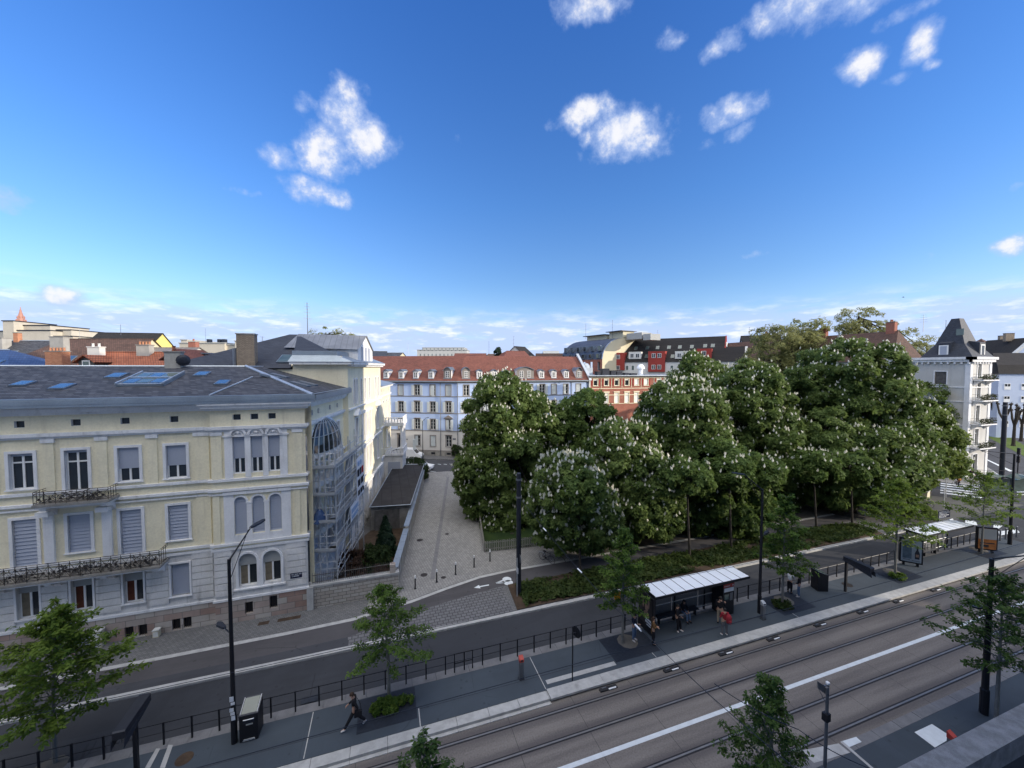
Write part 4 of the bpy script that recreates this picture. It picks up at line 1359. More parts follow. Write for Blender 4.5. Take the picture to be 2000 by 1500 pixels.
# skylights on the slope towards the alley
sx = Vector((AX[0], AX[1], 0)); su = (Vector(r0) - Vector(c_)); su = (su - sx * su.dot(sx)).normalized()
for s_, t_ in ((3.2, 1.6), (4.7, 1.6), (3.6, 3.9), (5.2, 4.0)):
    skylight(roof, Vector((c_[0] + 13, c_[1] - 29.3, c_[2])), sx, su, s_, t_, .8, 1.3, 'grey_metal', 'lead')
# chimney with satellite dish
ch = chimney(roof, -15.35 + 13, 36.2 - 29.3, 16.3, 18.0, 1.0, .6, 'concrete', 1)
mb = MB(Matrix.Translation((-14.6 + 13, 35.75 - 29.3, 17.3)) @ Matrix.Rotation(R(25), 4, 'Z'))
mb.lathe([(.0, 0), (.25, .03), (.42, .10), (.44, .11), (.42, .12), (.24, .05), (.0, .02)], (0, 0, .1), 16, axis='y')
mb.tube([(0, .05, 0), (-.4, .3, -.1)], .03, 5); mb.tube([(0, .0, -.3), (.25, -.5, -.2)], .015, 4); mb.cbox(.25, -.5, -.24, .07, .07, .1)
mb.build('satellite_dish', 'dark_metal', ch)

# roofs of the tall block
mb = MB(SF)
mb.quad((8.0, -1.05, 17.37), (23.6, -1.05, 17.37), (23.2, .4, 17.95), (8.5, .4, 17.95)); mb.quad((8.0, 4.4, 17.37), (8.0, -1.05, 17.37), (8.5, .4, 17.95), (8.5, 4.2, 17.95))
mb.quad((23.6, -1.05, 17.37), (23.6, 15, 17.37), (23.2, 15, 17.95), (23.2, .4, 17.95))
mb.box(8.5, .42, 17.5, 23.2, .55, 18.35); mb.box(8.5, .56, 17.5, 8.62, 4.2, 18.35)
mb.build('eaves', 'zinc', YB)
mb = MB(SF)
pk, pl = (15.5, 6.4, 20.35), (15.5, 7.2, 20.35)
b4 = [(8.7, .6, 17.9), (23.0, .6, 17.9), (23.0, 15, 17.0), (8.3, 15, 16.8)]
mb.quad(b4[0], b4[1], pk); mb.quad(b4[1], b4[2], pl, pk); mb.quad(b4[2], b4[3], pl); mb.quad(b4[3], (8.3, 4.25, 16.8), pk, pl); mb.quad((8.7, 4.2, 17.9), b4[0], pk)
r2 = mb.build('roof', 'slate_dark', YB)
mb = MB(SF)
mb.quad((11.9, -.62, 18.65), (11.9, 6.3, 18.8), (15.5, 6.3, 20.42), (15.5, -.62, 20.30)); mb.quad((19.1, -.62, 18.65), (15.5, -.62, 20.30), (15.5, 6.3, 20.42), (19.1, 6.3, 18.8))
mb.build('gable_roof', 'seam_grey', r2)
mb = MB(SF)
mb.prism([(12.2, 17.4), (18.8, 17.4), (18.8, 18.72), (15.5, 20.25), (12.2, 18.72)], -.46, -.2, 'xz')
mb.box(12.2, -.19, 17.4, 12.4, 6, 18.72); mb.box(18.6, -.19, 17.4, 18.8, 6, 18.72)
g_ = mb.build('gable', 'white_trim', YB)
mb = MB(SF)
for x in (14.0, 15.5, 17.0):
    mb.box(x - .38, -.50, 17.55, x + .38, -.47, 19.0)
mb.build('window', 'blind', g_)
skylight(r2, SF @ Vector((8.3, 4.4, 16.85)), (SF.to_3x3() @ Vector((0, 1, 0))), (SF.to_3x3() @ Vector((7.2, 0.3, 3.5))), 0.1, 1.0, 1.3, 1.6, 'green_glass')
p = SF @ Vector((9.0, 8.1, 0))
c3 = chimney(r2, p.x, p.y, 15.5, 19.75, 1.35, .9, 'stone_chimney', 0, 'granite')
MB(Matrix.Translation((p.x - .85, p.y - .2, 0))).tube([(0, 0, 15.5), (0, 0, 18.5)], .2, 10).build('flue_pipe', 'grey_metal', c3)
antenna('roof_aerial', 'tall aerial mast on the highest slate roof of the yellow building', far(601, 660, 46), 4.2, 6, .5)
mb = MB(SF)
mb.quad((23.2, -.75, 14.45), (33.4, -.75, 14.45), (31.5, 3.5, 15.6), (23.2, 3.5, 15.6)); mb.quad((33.4, -.75, 14.45), (33.4, 9, 14.45), (31.5, 3.5, 15.6))
mb.build('roof', 'zinc', YB)

# two-storey loggia at the rear of the side facade
LG = MB(SF)
LG.box(27.4, -2.5, 0, 31.0, -.02, 4.5, 1); LG.box(27.2, -2.7, 4.51, 31.2, -.02, 4.8); LG.box(27.2, -2.7, 8.7, 31.2, -.02, 9.15)
for x in (27.6, 28.7, 29.8, 30.8):
    LG.tube([(x, -2.35, 5.7), (x, -2.35, 8.3)], [.17, .14], 10); LG.box(x - .2, -2.55, 8.3, x + .2, -2.15, 8.69); LG.box(x - .22, -2.57, 4.81, x + .22, -2.13, 5.7)
LG.tube([(27.6, -.4, 5.7), (27.6, -.4, 8.3)], [.17, .14], 10)
for z in (4.8, 9.16):
    LG.box(27.25, -2.66, z + .62, 31.15, -2.5, z + .74); LG.box(27.25, -2.49, z + .62, 27.4, -.1, z + .74)
    for k in range(11):
        LG.tube([(27.4 + k * .36, -2.58, z), (27.4 + k * .36, -2.58, z + .3), (27.4 + k * .36, -2.58, z + .61)], [.06, .09, .05], 6)
    for k in range(6):
        LG.tube([(27.33, -2.3 + k * .4, z), (27.33, -2.3 + k * .4, z + .3), (27.33, -2.3 + k * .4, z + .61)], [.06, .09, .05], 6)
lg = LG.build('loggia', ['white_trim', 'rustic_stone'], YB)
MB(SF).box(27.36, -2.2, .2, 27.4, -.5, 3.6).build('door', 'blind', lg)
MB(SF).box(26.2, -2.9, 0, 27.3, -2.5, 2.6).box(31.0, -3.4, 0, 33.5, -2.6, 2.4).build('porch_wall', 'rustic_stone', lg)

# balconies with wrought iron
def balcony(x0, x1, z, out, rail, label, junk):
    mb = MB(TY)
    mb.box(x0, N0 - out, z, x1, N0 - .02, z + .14); mb.box(x0 + .06, N0 - out + .08, z - .10, x1 - .06, N0 - .02, z - .002, 1)
    b = mb.build('balcony', ['sooty_stone', 'white_trim'], YB)
    mb = MB(TY)
    y = N0 - out + .06
    zt = z + .14 + rail
    for zz in (z + .22, zt - .12, zt):
        mb.tube([(x0 + .05, N0 - .05, zz), (x0 + .05, y, zz), (x1 - .05, y, zz), (x1 - .05, N0 - .05, zz)], .018, 5)
    n = int((x1 - x0) / .46)
    for i in range(n + 1):
        x = x0 + .05 + (x1 - x0 - .1) * i / n
        mb.tube([(x, y, z + .14), (x, y, zt)], .014, 4)
        if i < n:
            xn = x0 + .05 + (x1 - x0 - .1) * (i + 1) / n
            mb.tube([(x, y, z + .22), (xn, y, zt - .12)], .010, 4); mb.tube([(xn, y, z + .22), (x, y, zt - .12)], .010, 4)
            mb.lathe([(.07, -.012), (.07, .012)], ((x + xn) / 2, y, (z + zt) / 2), 8, axis='y')
    for s_ in (x0 + .05, x1 - .05):
        for k in range(1, 4):
            mb.tube([(s_, y + k * (out - .1) / 4, z + .14), (s_, y + k * (out - .1) / 4, zt)], .014, 4)
    mb.build('railing', 'iron', b)
    k = max(2, int((x1 - x0) / 2.2) + 1)
    for i in range(k):
        x = x0 + .35 + (x1 - x0 - .7) * i / (k - 1)
        MB(TY).prism([(N0 - .02, z - .11), (N0 - out * .85, z - .11), (N0 - out * .8, z - .28), (N0 - out * .3, z - .42), (N0 - .02, z - .75)], x - .14, x + .14, 'yz').build('corbel', 'white_trim', b)
    rng = np.random.default_rng(junk)
    n = int((x1 - x0) * 20)
    P = np.stack([rng.uniform(x0 + .2, x1 - .2, n) + 13, rng.uniform(N0 - out + .15, N0 - .3, n) - 29.3, z + .16 + rng.uniform(0, .55, n) * np.abs(np.sin(np.linspace(0, 9, n)))], 1)
    put(raw_mesh('dead_plants', fans(P, unit(rng.normal(size=(n, 3))), rng.uniform(.1, .3, n), rng, k=3, wide=.2), 4, 'plank_old'), 'dead_plants', b)
    return b
balcony(-18.72, -15.35, 9.02, 1.0, .72, '', 3)
balcony(-26.0, -13.05, 4.72, 1.05, .95, '', 4)

# glazed canopy over the scaffolded bay
DM = SF @ Matrix.Translation((3.3, 0, 10.7))
mb, mr = MB(DM), MB(DM)
na, nb = 12, 6
P_ = lambda i, j: (-math.cos(math.pi * i / na) * 2.9 * math.cos(.5 * math.pi * j / nb), -math.sin(math.pi * i / na) * 1.0 * math.cos(.5 * math.pi * j / nb) - .02, 2.3 * math.sin(.5 * math.pi * j / nb))
for i in range(na):
    for j in range(nb):
        mb.quad(P_(i, j), P_(i + 1, j), P_(i + 1, j + 1), P_(i, j + 1))
for i in range(na + 1):
    mr.tube([Vector(P_(i, j)) * 1.012 for j in range(nb + 1)], .045, 4)
for j in (0, 2, 4):
    mr.tube([Vector(P_(i, j)) * 1.012 for i in range(na + 1)], .03, 4)
cp = mb.build('glass_canopy', 'pane_glass', YB)
mr.build('canopy_ribs', 'zinc_light', cp)
mb = MB(SF)
for i in range(na + 1):
    x, y, _ = P_(i, 0)
    mb.box(3.3 + x - .07, y - .07, 5.2, 3.3 + x + .07, y + .07, 10.7)
mb.prism([(3.3 + P_(i, 0)[0], P_(i, 0)[1]) for i in range(na + 1)], 4.9, 5.3, 'xy'); mb.prism([(3.3 + P_(i, 0)[0], P_(i, 0)[1]) for i in range(na + 1)], 8.3, 8.7, 'xy'); mb.prism([(3.3 + P_(i, 0)[0], P_(i, 0)[1]) for i in range(na + 1)], 10.4, 10.69, 'xy')
mb.prism([(3.3 + P_(i, 0)[0], P_(i, 0)[1]) for i in range(na + 1)], 0, 2.2, 'xy')
mb.build('bow_window', 'rustic_stone', YB)

# street name plate, meter boxes
def nameplate(name, label, M, w_, h, lines, mat='plaque_blue', ink='white_paint', cat='sign', seed=1, parent=None):
    """Small plate with rows of letter-sized strokes."""
    r_ = random.Random(seed)
    t = thing_m(name, label, cat, M) if parent is None else parent
    T = I4 if parent is None else M
    MB(T).box(-w_ / 2, -.02, 0, w_ / 2, 0, h).build('plate', mat, t)
    mb = MB(T)
    lh = h / (len(lines) + .8)
    for i, (a, b) in enumerate(lines):
        x = -w_ / 2 + w_ * a
        z = h - lh * (i + 1) + lh * .05
        while x < -w_ / 2 + w_ * b:
            cw = lh * r_.choice((.30, .38, .42, .25))
            ch_ = lh * .62
            st = lh * .11
            k = r_.randrange(4)
            mb.box(x, -.026, z, x + st, -.0205, z + ch_)
            if k in (0, 1):
                mb.box(x + st, -.026, z + ch_ - st, x + cw, -.0205, z + ch_)
            if k in (1, 2):
                mb.box(x + st, -.026, z, x + cw, -.0205, z + st)
            if k in (0, 3):
                mb.box(x + cw - st, -.0262, z, x + cw, -.0207, z + ch_)
            if k == 3:
                mb.box(x + st, -.026, z + ch_ * .45, x + cw - st, -.0205, z + ch_ * .45 + st)
            x += cw + lh * .13
            if r_.random() < .12:
                x += lh * .3
    mb.build('lettering', ink, t)
    return t
nameplate('street_sign', 'dark blue street name plate on the corner of the yellow building', Matrix.Translation((-5.93, NB - .06, 2.48)), .72, .36, [(.1, .92), (.14, .72)])
for x, w_, h, lb in ((-16.55, .5, 1.02, 'taller cream meter box against the stone base'), (-13.7, .3, .45, 'small cream meter box against the stone base')):
    t = thing('meter_box', lb, 'utility box', (x, N0 - .28, FZ))
    MB().cbox(0, 0, 0, w_, .3, h - .03).build('cabinet', 'cream_wall', t)
    MB().cbox(0, -.0, h - .03 + .002, w_ + .05, .36, .04).build('lid', 'white_wall', t)
    MB().box(-w_ * .42, -.158, .06, w_ * .42, -.152, h - .1).build('door', 'white_wall', t)

# ---------------------------------------------------------------- scaffold with banners
SC = thing_m('scaffold', 'grey steel scaffold round the glazed bay of the yellow building', 'scaffold', frame((-5.2, 29.4, FZ), AX))
def tubes(name, lst, r, mat='galvanised'):
    mb = MB()
    for p in lst:
        mb.tube(p, r, 5)
    return mb.build(name, mat, SC)
XS, Y0, Y1 = (.35, 2.2, 4.1, 6.0, 8.0), -1.08, -1.75
YF = (-.2, -.65)
tubes('standard_lattice', [[(x, y, 0), (x, y, 11.2 if x > 6 else 10.9)] for x in XS for y in (Y0, Y1)] + [[(.35, y, 0), (.35, y, 11.0)] for y in YF[:2]], .042)
lv = (1.9, 3.75, 5.8, 7.75, 9.65)
L_ = []
for z in lv:
    for y in (Y0, Y1):
        L_.append([(XS[0], y, z - .06), (XS[-1], y, z - .06)])
    for x in XS:
        L_.append([(x, Y0, z - .06), (x, Y1, z - .06)])
    L_.append([(.35, -.2, z - .06), (.35, -1.75, z - .06)])
    for dz in (.5, 1.0):
        L_.append([(XS[0], Y1, z + dz), (XS[-1], Y1, z + dz)]); L_.append([(.35, -.2, z + dz), (.35, -1.75, z + dz)])
tubes('ledger_lattice', L_, .028)
D_ = []
for i, x in enumerate(XS[:-1]):
    for j in range(len(lv) - 1):
        if (i + j) % 2 == 0:
            D_.append([(x, Y1, lv[j]), (XS[i + 1], Y1, lv[j + 1])])
for z in (7.75, 5.8, 1.9, 3.75):
    for k in range(2):
        D_.append([(.33, -.25 - k * .7, z - 1.0), (.33, -.60 - k * .7, z - .1)]); D_.append([(.33, -.60 - k * .7, z - .1), (.33, -.95 - k * .7, z - 1.0)])
tubes('bracing_lattice', D_, .024)
for z in lv[1:]:
    mb = MB()
    for i in range(len(XS) - 1):
        mb.box(XS[i] + .04, Y1 + .04, z, XS[i + 1] - .04, Y0 - .04, z + .06)
    mb.box(.05, -1.70, z, .85, -.22, z + .06); mb.box(.05, -1.75, z, .09, -.22, z + .24); mb.box(.05, -1.78, z + .061, XS[-1], -1.755, z + .22)
    mb.build('deck', 'deck_metal', SC)
mb = MB()
for k, z in enumerate(lv[1:-1]):
    mb.prism([(4.3, z + .1), (4.7, z + .1), (5.9, lv[k + 2] - .02), (5.5, lv[k + 2] - .02)], -1.6, -1.15, 'xz')
mb.build('ladder', 'deck_metal', SC)
def banner(label, x0, x1, z0, z1, rows, seed):
    t = thing_m('banner', label, 'banner', frame((-5.2, 29.4, 0), AX) @ Matrix.Translation(((x0 + x1) / 2, Y1 - .06, z0)))
    w_, h = x1 - x0, z1 - z0
    mb = MB()
    n = 8
    for i in range(n):
        a, b = -w_ / 2 + w_ * i / n, -w_ / 2 + w_ * (i + 1) / n
        mb.quad((a, -.02 * math.sin(i * 1.4), 0), (b, -.02 * math.sin(i * 1.4 + 1.4), 0), (b, -.02 * math.sin(i * 1.4 + 1.4), h), (a, -.02 * math.sin(i * 1.4), h))
    mb.build('sheet', 'banner_white', t)
    r_ = random.Random(seed)
    for (za, zb, xa, xb, mat, nn) in rows:
        mb = MB()
        cw = (xb - xa) * w_ / nn
        for k in range(nn):
            x = -w_ / 2 + xa * w_ + k * cw
            st = cw * .24
            mb.box(x, -.075, za * h, x + st, -.04, zb * h)
            if k % 3 != 1:
                mb.box(x + st, -.075, zb * h - st, x + cw * .78, -.04, zb * h)
            if k % 2 == 0:
                mb.box(x + cw * .78 - st, -.075, za * h, x + cw * .78, -.04, zb * h - st)
        mb.build('lettering', mat, t)
    return t
banner('tall white advertising banner with red and dark letters on the scaffold', 5.7, 8.2, 5.6, 9.1, [(.80, .92, .1, .6, 'paper_blue', 3), (.55, .72, .05, .55, 'ink_dark', 3), (.55, .72, .62, .95, 'ink_red', 2), (.30, .46, .1, .95, 'ink_dark', 4), (.08, .2, .1, .9, 'ink_dark', 5)], 2)
banner('narrow pale banner with blue letters low on the scaffold', 3.7, 6.1, 4.45, 5.75, [(.5, .78, .08, .92, 'paper_blue', 9), (.16, .36, .1, .9, 'paper_blue', 12)], 3)
tp = thing_m('tarpaulin', 'crumpled blue tarpaulin lying on a scaffold deck', 'tarpaulin', frame((-5.2, 29.4, 0), AX) @ Matrix.Translation((.45, -.6, 5.9)))
rng = np.random.default_rng(9)
mb = MB()
for i in range(8):
    a0, a1 = i * .785, (i + 1) * .785
    for (ra, za), (rb, zb) in (((.48, 0), (.36, .55)), ((.36, .55), (.1, .95))):
        k = lambda a, r: (r * math.cos(a) * (1 + .2 * math.sin(3 * a)), r * math.sin(a) * 1.0)
        mb.quad((*k(a0, ra), za), (*k(a1, ra), za), (*k(a1, rb), zb), (*k(a0, rb), zb))
mb.build('cloth', 'tarp_blue', tp)

# ---------------------------------------------------------------- garden, garage, alley wall
GW = thing('stone_wall', 'crumbling stone garden wall with coping beside the yellow building', 'wall', (-2.4, 29.15, 0))
MB(Matrix.Translation((2.4, -29.15, 0))).box(-5.15, 29.0, 0, .75, 29.35, 1.62).build('masonry', 'rubble', GW)
MB(Matrix.Translation((2.4, -29.15, 0))).box(-5.15, 28.94, 1.622, .8, 29.4, 1.76).box(-5.3, 28.86, 0, -4.9, 28.99, 1.7).build('coping', 'granite', GW)
IF = thing('iron_fence', 'rusty iron railing on top of the stone garden wall', 'fence', (-2.4, 29.15, 1.76))
mb = MB()
for z in (.12, .62):
    mb.tube([(-2.6, 0, z), (2.9, 0, z)], .025, 5)
for k in range(40):
    x = -2.55 + k * .138
    mb.tube([(x, 0, 0), (x, 0, .72), (x, 0, .85)], [.016, .016, .003], 4)
mb.build('railings', 'plank_old', IF)
mb = MB().box(2.55, -.16, 0, 2.95, .16, .62)
mb.build('end_pier', 'base_stone', IF)
AW = thing('alley_wall', 'grey garden wall with zinc capping along the paved alley', 'wall', (.55, 29.5, 0))
p0, p1 = Vector((.62, 29.4)), Vector((5.85, 60.2))
d = (p1 - p0).normalized(); s_ = Vector((-d.y, d.x))
Tw = Matrix.Translation((-.55, -29.5, 0))
seg = 22
mb, mc = MB(Tw), MB(Tw)
L = (p1 - p0).length
for k in range(seg):
    a, b = p0 + d * (L * k / seg + .02), p0 + d * (L * (k + 1) / seg - .02)
    h = 2.05 if k > 4 else 1.85
    mb.prism([tuple(a), tuple(b), tuple(b + s_ * .16), tuple(a + s_ * .16)], 0, h)
    mb.prism([tuple(a - d * .08 - s_ * .05), tuple(a + d * .14 - s_ * .05), tuple(a + d * .14 + s_ * .21), tuple(a - d * .08 + s_ * .21)], 0, h + .03)
    mc.prism([tuple(a - s_ * .12), tuple(b - s_ * .12), tuple(b + s_ * .36), tuple(a + s_ * .36)], h + .032, h + .09)
mb.build('panels', 'concrete', AW); mc.build('capping', 'zinc', AW)
gq = [Vector((-1.55, 41.5)), Vector((2.35, 41.0)), Vector((5.2, 57.2)), Vector((1.1, 58.0))]
GA = thing('garage', 'flat roofed garage with black felt roof beside the yellow building', 'garage', (0.5, 45, 0))
Tg = Matrix.Translation((-.5, -45, 0))
MB(Tg).prism([tuple(q) for q in gq], 0, 2.5).build('wall', 'sooty_stone', GA)
c_g = sum(gq, Vector((0, 0))) / 4
MB(Tg).prism([tuple(c_g + (q - c_g) * 1.03) for q in gq], 2.502, 2.62).build('roof', 'roof_felt', GA)
mb = MB(Tg)
for i in range(4):
    a, b = c_g + (gq[i] - c_g) * 1.035, c_g + (gq[(i + 1) % 4] - c_g) * 1.035
    mb.tube([(a.x, a.y, 2.63), (b.x, b.y, 2.63)], .05, 5)
mb.build('edge_trim', 'zinc_light', GA)
MB(Tg).box(-1.2, 41.14, .1, 2.0, 41.22, 2.2).build('door', 'plank_old', GA)
sheet('garden_soil', [(-4.6, 29.4), (.6, 29.5), (2.4, 40.9), (-1.6, 41.4), (-3.2, 38)], FZ + .012, 'soil', 'dark earth of the small front garden')
shrub('conifer', 'dark green cone shaped conifer in the small front garden', (-.15, 35.6, FZ), (1.15, 1.15, 1.7), 21, 'conifer_leaf', 40, 60, .2, cone=True, cat='shrub')
shrub('bush', 'dark reddish bush under the scaffold', (-2.9, 32.6, FZ), (1.3, 1.4, 1.0), 22, 'shrub_red', 40, 46, .16)
shrub('bush', 'olive green bush against the alley wall in the garden', (-.9, 32.8, FZ), (1.0, 1.6, 1.15), 23, 'shrub_leaf', 40, 46, .16)
shrub('bush', 'bronze leaved bush between the conifer and the iron fence', (-1.1, 30.8, FZ), (1.3, .9, .8), 24, 'shrub_red', 34, 46, .14)
shrub('bush', 'large dark green bush behind the garage roof', tuple(SF.inverted() and Vector((4.1, 60.8, FZ))), (1.7, 3.0, 1.35), 25, 'shrub_leaf', 90, 46, .22, .45)
shrub('bush', 'rounded green bush at the end of the alley wall', (4.6, 57.4, FZ), (1.1, 1.4, 1.3), 26, 'shrub_leaf', 50, 46, .2, .45)
RL = thing('terrace_railing', 'thin grey railing and planters behind the garage', 'railing', (2.2, 58.8, 0))
mb = MB()
for z in (3.4, 2.7):
    mb.tube([(-1.6, .1, z), (1.7, -.6, z)], .025, 4)
for k in range(5):
    mb.tube([(-1.6 + k * .82, .1 - k * .175, 1.8), (-1.6 + k * .82, .1 - k * .175, 3.4)], .025, 4)
mb.build('rails', 'grey_metal', RL)
MB().box(-1.7, -.3, 0, 1.8, .3, 1.8).build('terrace_wall', 'sooty_stone', RL)

# ---------------------------------------------------------------- blue building
BB = thing('apartment_building', 'pale blue four storey building with red tiled roof, dormers and grey shutters', 'building', (12.7, 71.5, 0))
TB = Matrix.Translation((-12.7, -71.5, 0))
FL = TB @ frame((.6, 77.7, 0), (.89, -.456)); FR = TB @ frame((12.75, 71.47, 0), (.996, -.087))
LEN_L, LEN_R = 13.65, 26.6
mats = ['blue_plaster', 'pale_plaster', 'sooty_stone', 'stone_trim']
LX, RX = (-6.8, -3.7, -.6, 2.5, 5.8, 8.9, 12.0), (1.76, 4.4, 6.8, 9.3, 11.8, 14.3, 16.75, 19.2, 21.7, 24.4)
W_, H_ = .98, 1.95
LV = (11.65, 8.45, 5.15)
doors = {3}
def blue_wall(F, x0, x1, X, door):
    mb = MB(F)
    hs = [(x - W_ / 2, x + W_ / 2, z, z + H_) for x in X for z in LV]
    wall(mb, x0, x1, 4.9, 14.2, hs, 0, .2, 0, 3)
    hg = [(x - .5, x + .5, 1.95, 3.95) for i, x in enumerate(X) if i not in door] + [(X[i] - .62, X[i] + .5, 1.0, 4.0) for i in door]
    wall(mb, x0, x1, 1.05, 4.9, hg, 0, .2, 1, 3)
    wall(mb, x0, x1, 0, 1.05, [(x - .4, x + .4, .35, .8) for i, x in enumerate(X) if i not in door], -.05, .2, 2, 2)
    return mb.build('wall', mats, BB)
blue_wall(FL, -9, LEN_L, LX, doors); blue_wall(FR, 0, LEN_R, RX, set())
mb = MB()
for F, a, b, X in ((FL, -9, LEN_L + .02, LX), (FR, -.02, LEN_R, RX)):
    mb.T = F
    for z, o in ((4.84, .07), (8.18, .06), (11.38, .06)):
        mb.box(a, -o, z, b, .02, z + .14)
    mb.box(a, -.06, 1.05, b, .02, 1.2); mb.box(a, -.16, 14.0, b, .05, 14.18)
    for i, x in enumerate(X):
        for k, z in enumerate(LV):
            surround(mb, x - W_ / 2, x + W_ / 2, z, z + H_, .13, -.05, .02, head=(.12 if k and i % 2 == 0 else .0))
        if not (F is FL and i in doors):
            surround(mb, x - .5, x + .5, 1.95, 3.95, .13, -.05, .02, head=.12 if i % 3 == 0 else 0)
        else:
            surround(mb, x - .62, x + .5, 1.21, 4.0, .2, -.07, .02, head=.14, sill=0)
    if F is FL:
        for x in (12.0,):
            mb.prism([(x - .95, 7.35), (x + .95, 7.35), (x, 7.95)], -.22, .02, 'xz')
mb.build('window_surrounds', 'stone_trim', BB)
for F, xs in ((FL, (10.45,)), (FR, (.12, 5.6, 22.9, 26.4))):
    for x in xs:
        MB(F).tube([(x, -.12, .1), (x, -.12, 14.1)], .06, 6).build('downpipe', 'grey_metal', BB)
def bwin(F, ax, x, z, st, h=H_, w_=W_):
    p = F @ Vector((x, .14, z))
    sh_ = None if st == 'n' else ((.5, {'o': 'open', 'c': 'closed', 'h': 'half'}[st]))
    q = window(BB, p.x, p.z, w_, h, p.y, 2, bars=2, shut=sh_, rz=math.atan2(ax[1], ax[0]))
    if st == 'o':
        for c in q.children:
            if c.name.startswith('shutter'):
                c.location.y = -.14 - .075
    return q
A_L, A_R = (.89, -.456), (.996, -.087)
pat_l = {0: 'ocooooc'[0:7], 1: 'ooooooo', 2: 'oocoooh', 3: 'ccndhch'}
pat_l = {0: 'oocochc', 1: 'ooooooo', 2: 'ooochoo', 3: 'cccnhcn'}
pat_l[0] = ('o', 'o', 'h', 'c', 'o', 'h', 'c'); pat_l[1] = ('o',) * 7; pat_l[2] = ('o', 'o', 'o', 'c', 'o', 'o', 'h'); pat_l[3] = ('c', 'c', 'c', 'd', 'h', 'c', 'n')
for k, z in enumerate(LV + (1.95,)):
    for i, x in enumerate(LX):
        if pat_l[k][i] != 'd' and x > -2:
            bwin(FL, A_L, x, z, pat_l[k][i], 2.0 if k == 3 else H_, 1.0 if k == 3 else W_)
p = FL @ Vector((2.44, .12, 1.05)); put(plate(1.1, 2.9, 'dark_door', .06, name='door'), 'door', BB, p, math.atan2(A_L[1], A_L[0]))
pr = (('n', 'o', 'c', 'o', 'o', 'c', 'o', 'c', 'h', 'c'), ('o', 'o', 'o', 'o', 'c', 'o', 'o', 'o', 'n', 'o'), ('o', 'o', 'c', 'o', 'o', 'o', 'o', 'o', 'o', 'o'), ('n', 'c', 'c', 'n', 'n', 'c', 'n', 'n', 'c', 'n'))
for k, z in enumerate(LV + (1.95,)):
    for i, x in enumerate(RX):
        if k < 2 or i < 2:
            bwin(FR, A_R, x, z, pr[k][i], 2.0 if k == 3 else H_, 1.0 if k == 3 else W_)
for i, x in enumerate(LX):
    if i != 3 and x > -2:
        put(plate(.78, .44, 'ink_dark'), 'pane', BB, FL @ Vector((x, .12, .355)), math.atan2(A_L[1], A_L[0]))
# roof with hips at the bend, gutter, gable parapet
ZE2, ZR2, DEP = 14.35, 19.3, 6.2
mb = MB(TB)
W = lambda F, x, y, z: TB.inverted() @ F @ Vector((x, y, z))
l0, lc, rc, rr = W(FL, -9, -.38, ZE2), W(FL, LEN_L + .1, -.38, ZE2), W(FR, -.05, -.38, ZE2), W(FR, LEN_R, -.38, ZE2)
cm = (lc + rc) / 2
l1, rr1 = W(FL, -9, DEP, ZR2), W(FR, LEN_R, DEP, ZR2)
bis = (W(FL, LEN_L + 1.25, DEP, ZR2) + W(FR, 1.1, DEP, ZR2)) / 2
mb.quad(tuple(l0), tuple(cm), tuple(bis), tuple(l1)); mb.quad(tuple(cm), tuple(rr), tuple(rr1), tuple(bis))
b0, b1, b2 = W(FL, -9, 12.5, ZE2), W(FL, LEN_L + 3, 12.5, ZE2), W(FR, LEN_R, 12.5, ZE2)
mb.quad(tuple(l1), tuple(bis), tuple(b1), tuple(b0)); mb.quad(tuple(bis), tuple(rr1), tuple(b2), tuple(b1))
broof = mb.build('roof', 'tile_red', BB)
mb = MB(FL); mb.box(-9, -.52, 14.19, LEN_L + .12, -.02, 14.40)
mb.T = FR; mb.box(-.12, -.52, 14.192, LEN_R, -.02, 14.402)
mb.build('gutter', 'zinc', BB)
mb = MB(FR)
mb.prism([(-.3, 0), (12.4, 0), (12.4, 14.6), (6.2, 19.6), (-.3, 14.5)], LEN_R, LEN_R + .3, 'yz', 0)
mb.prism([(-.62, 14.35), (-.45, 14.75), (6.2, 19.95), (6.2, 19.6)], LEN_R - .12, LEN_R + .42, 'yz', 1)
mb.build('gable_wall', ['white_wall', 'zinc_light'], BB)
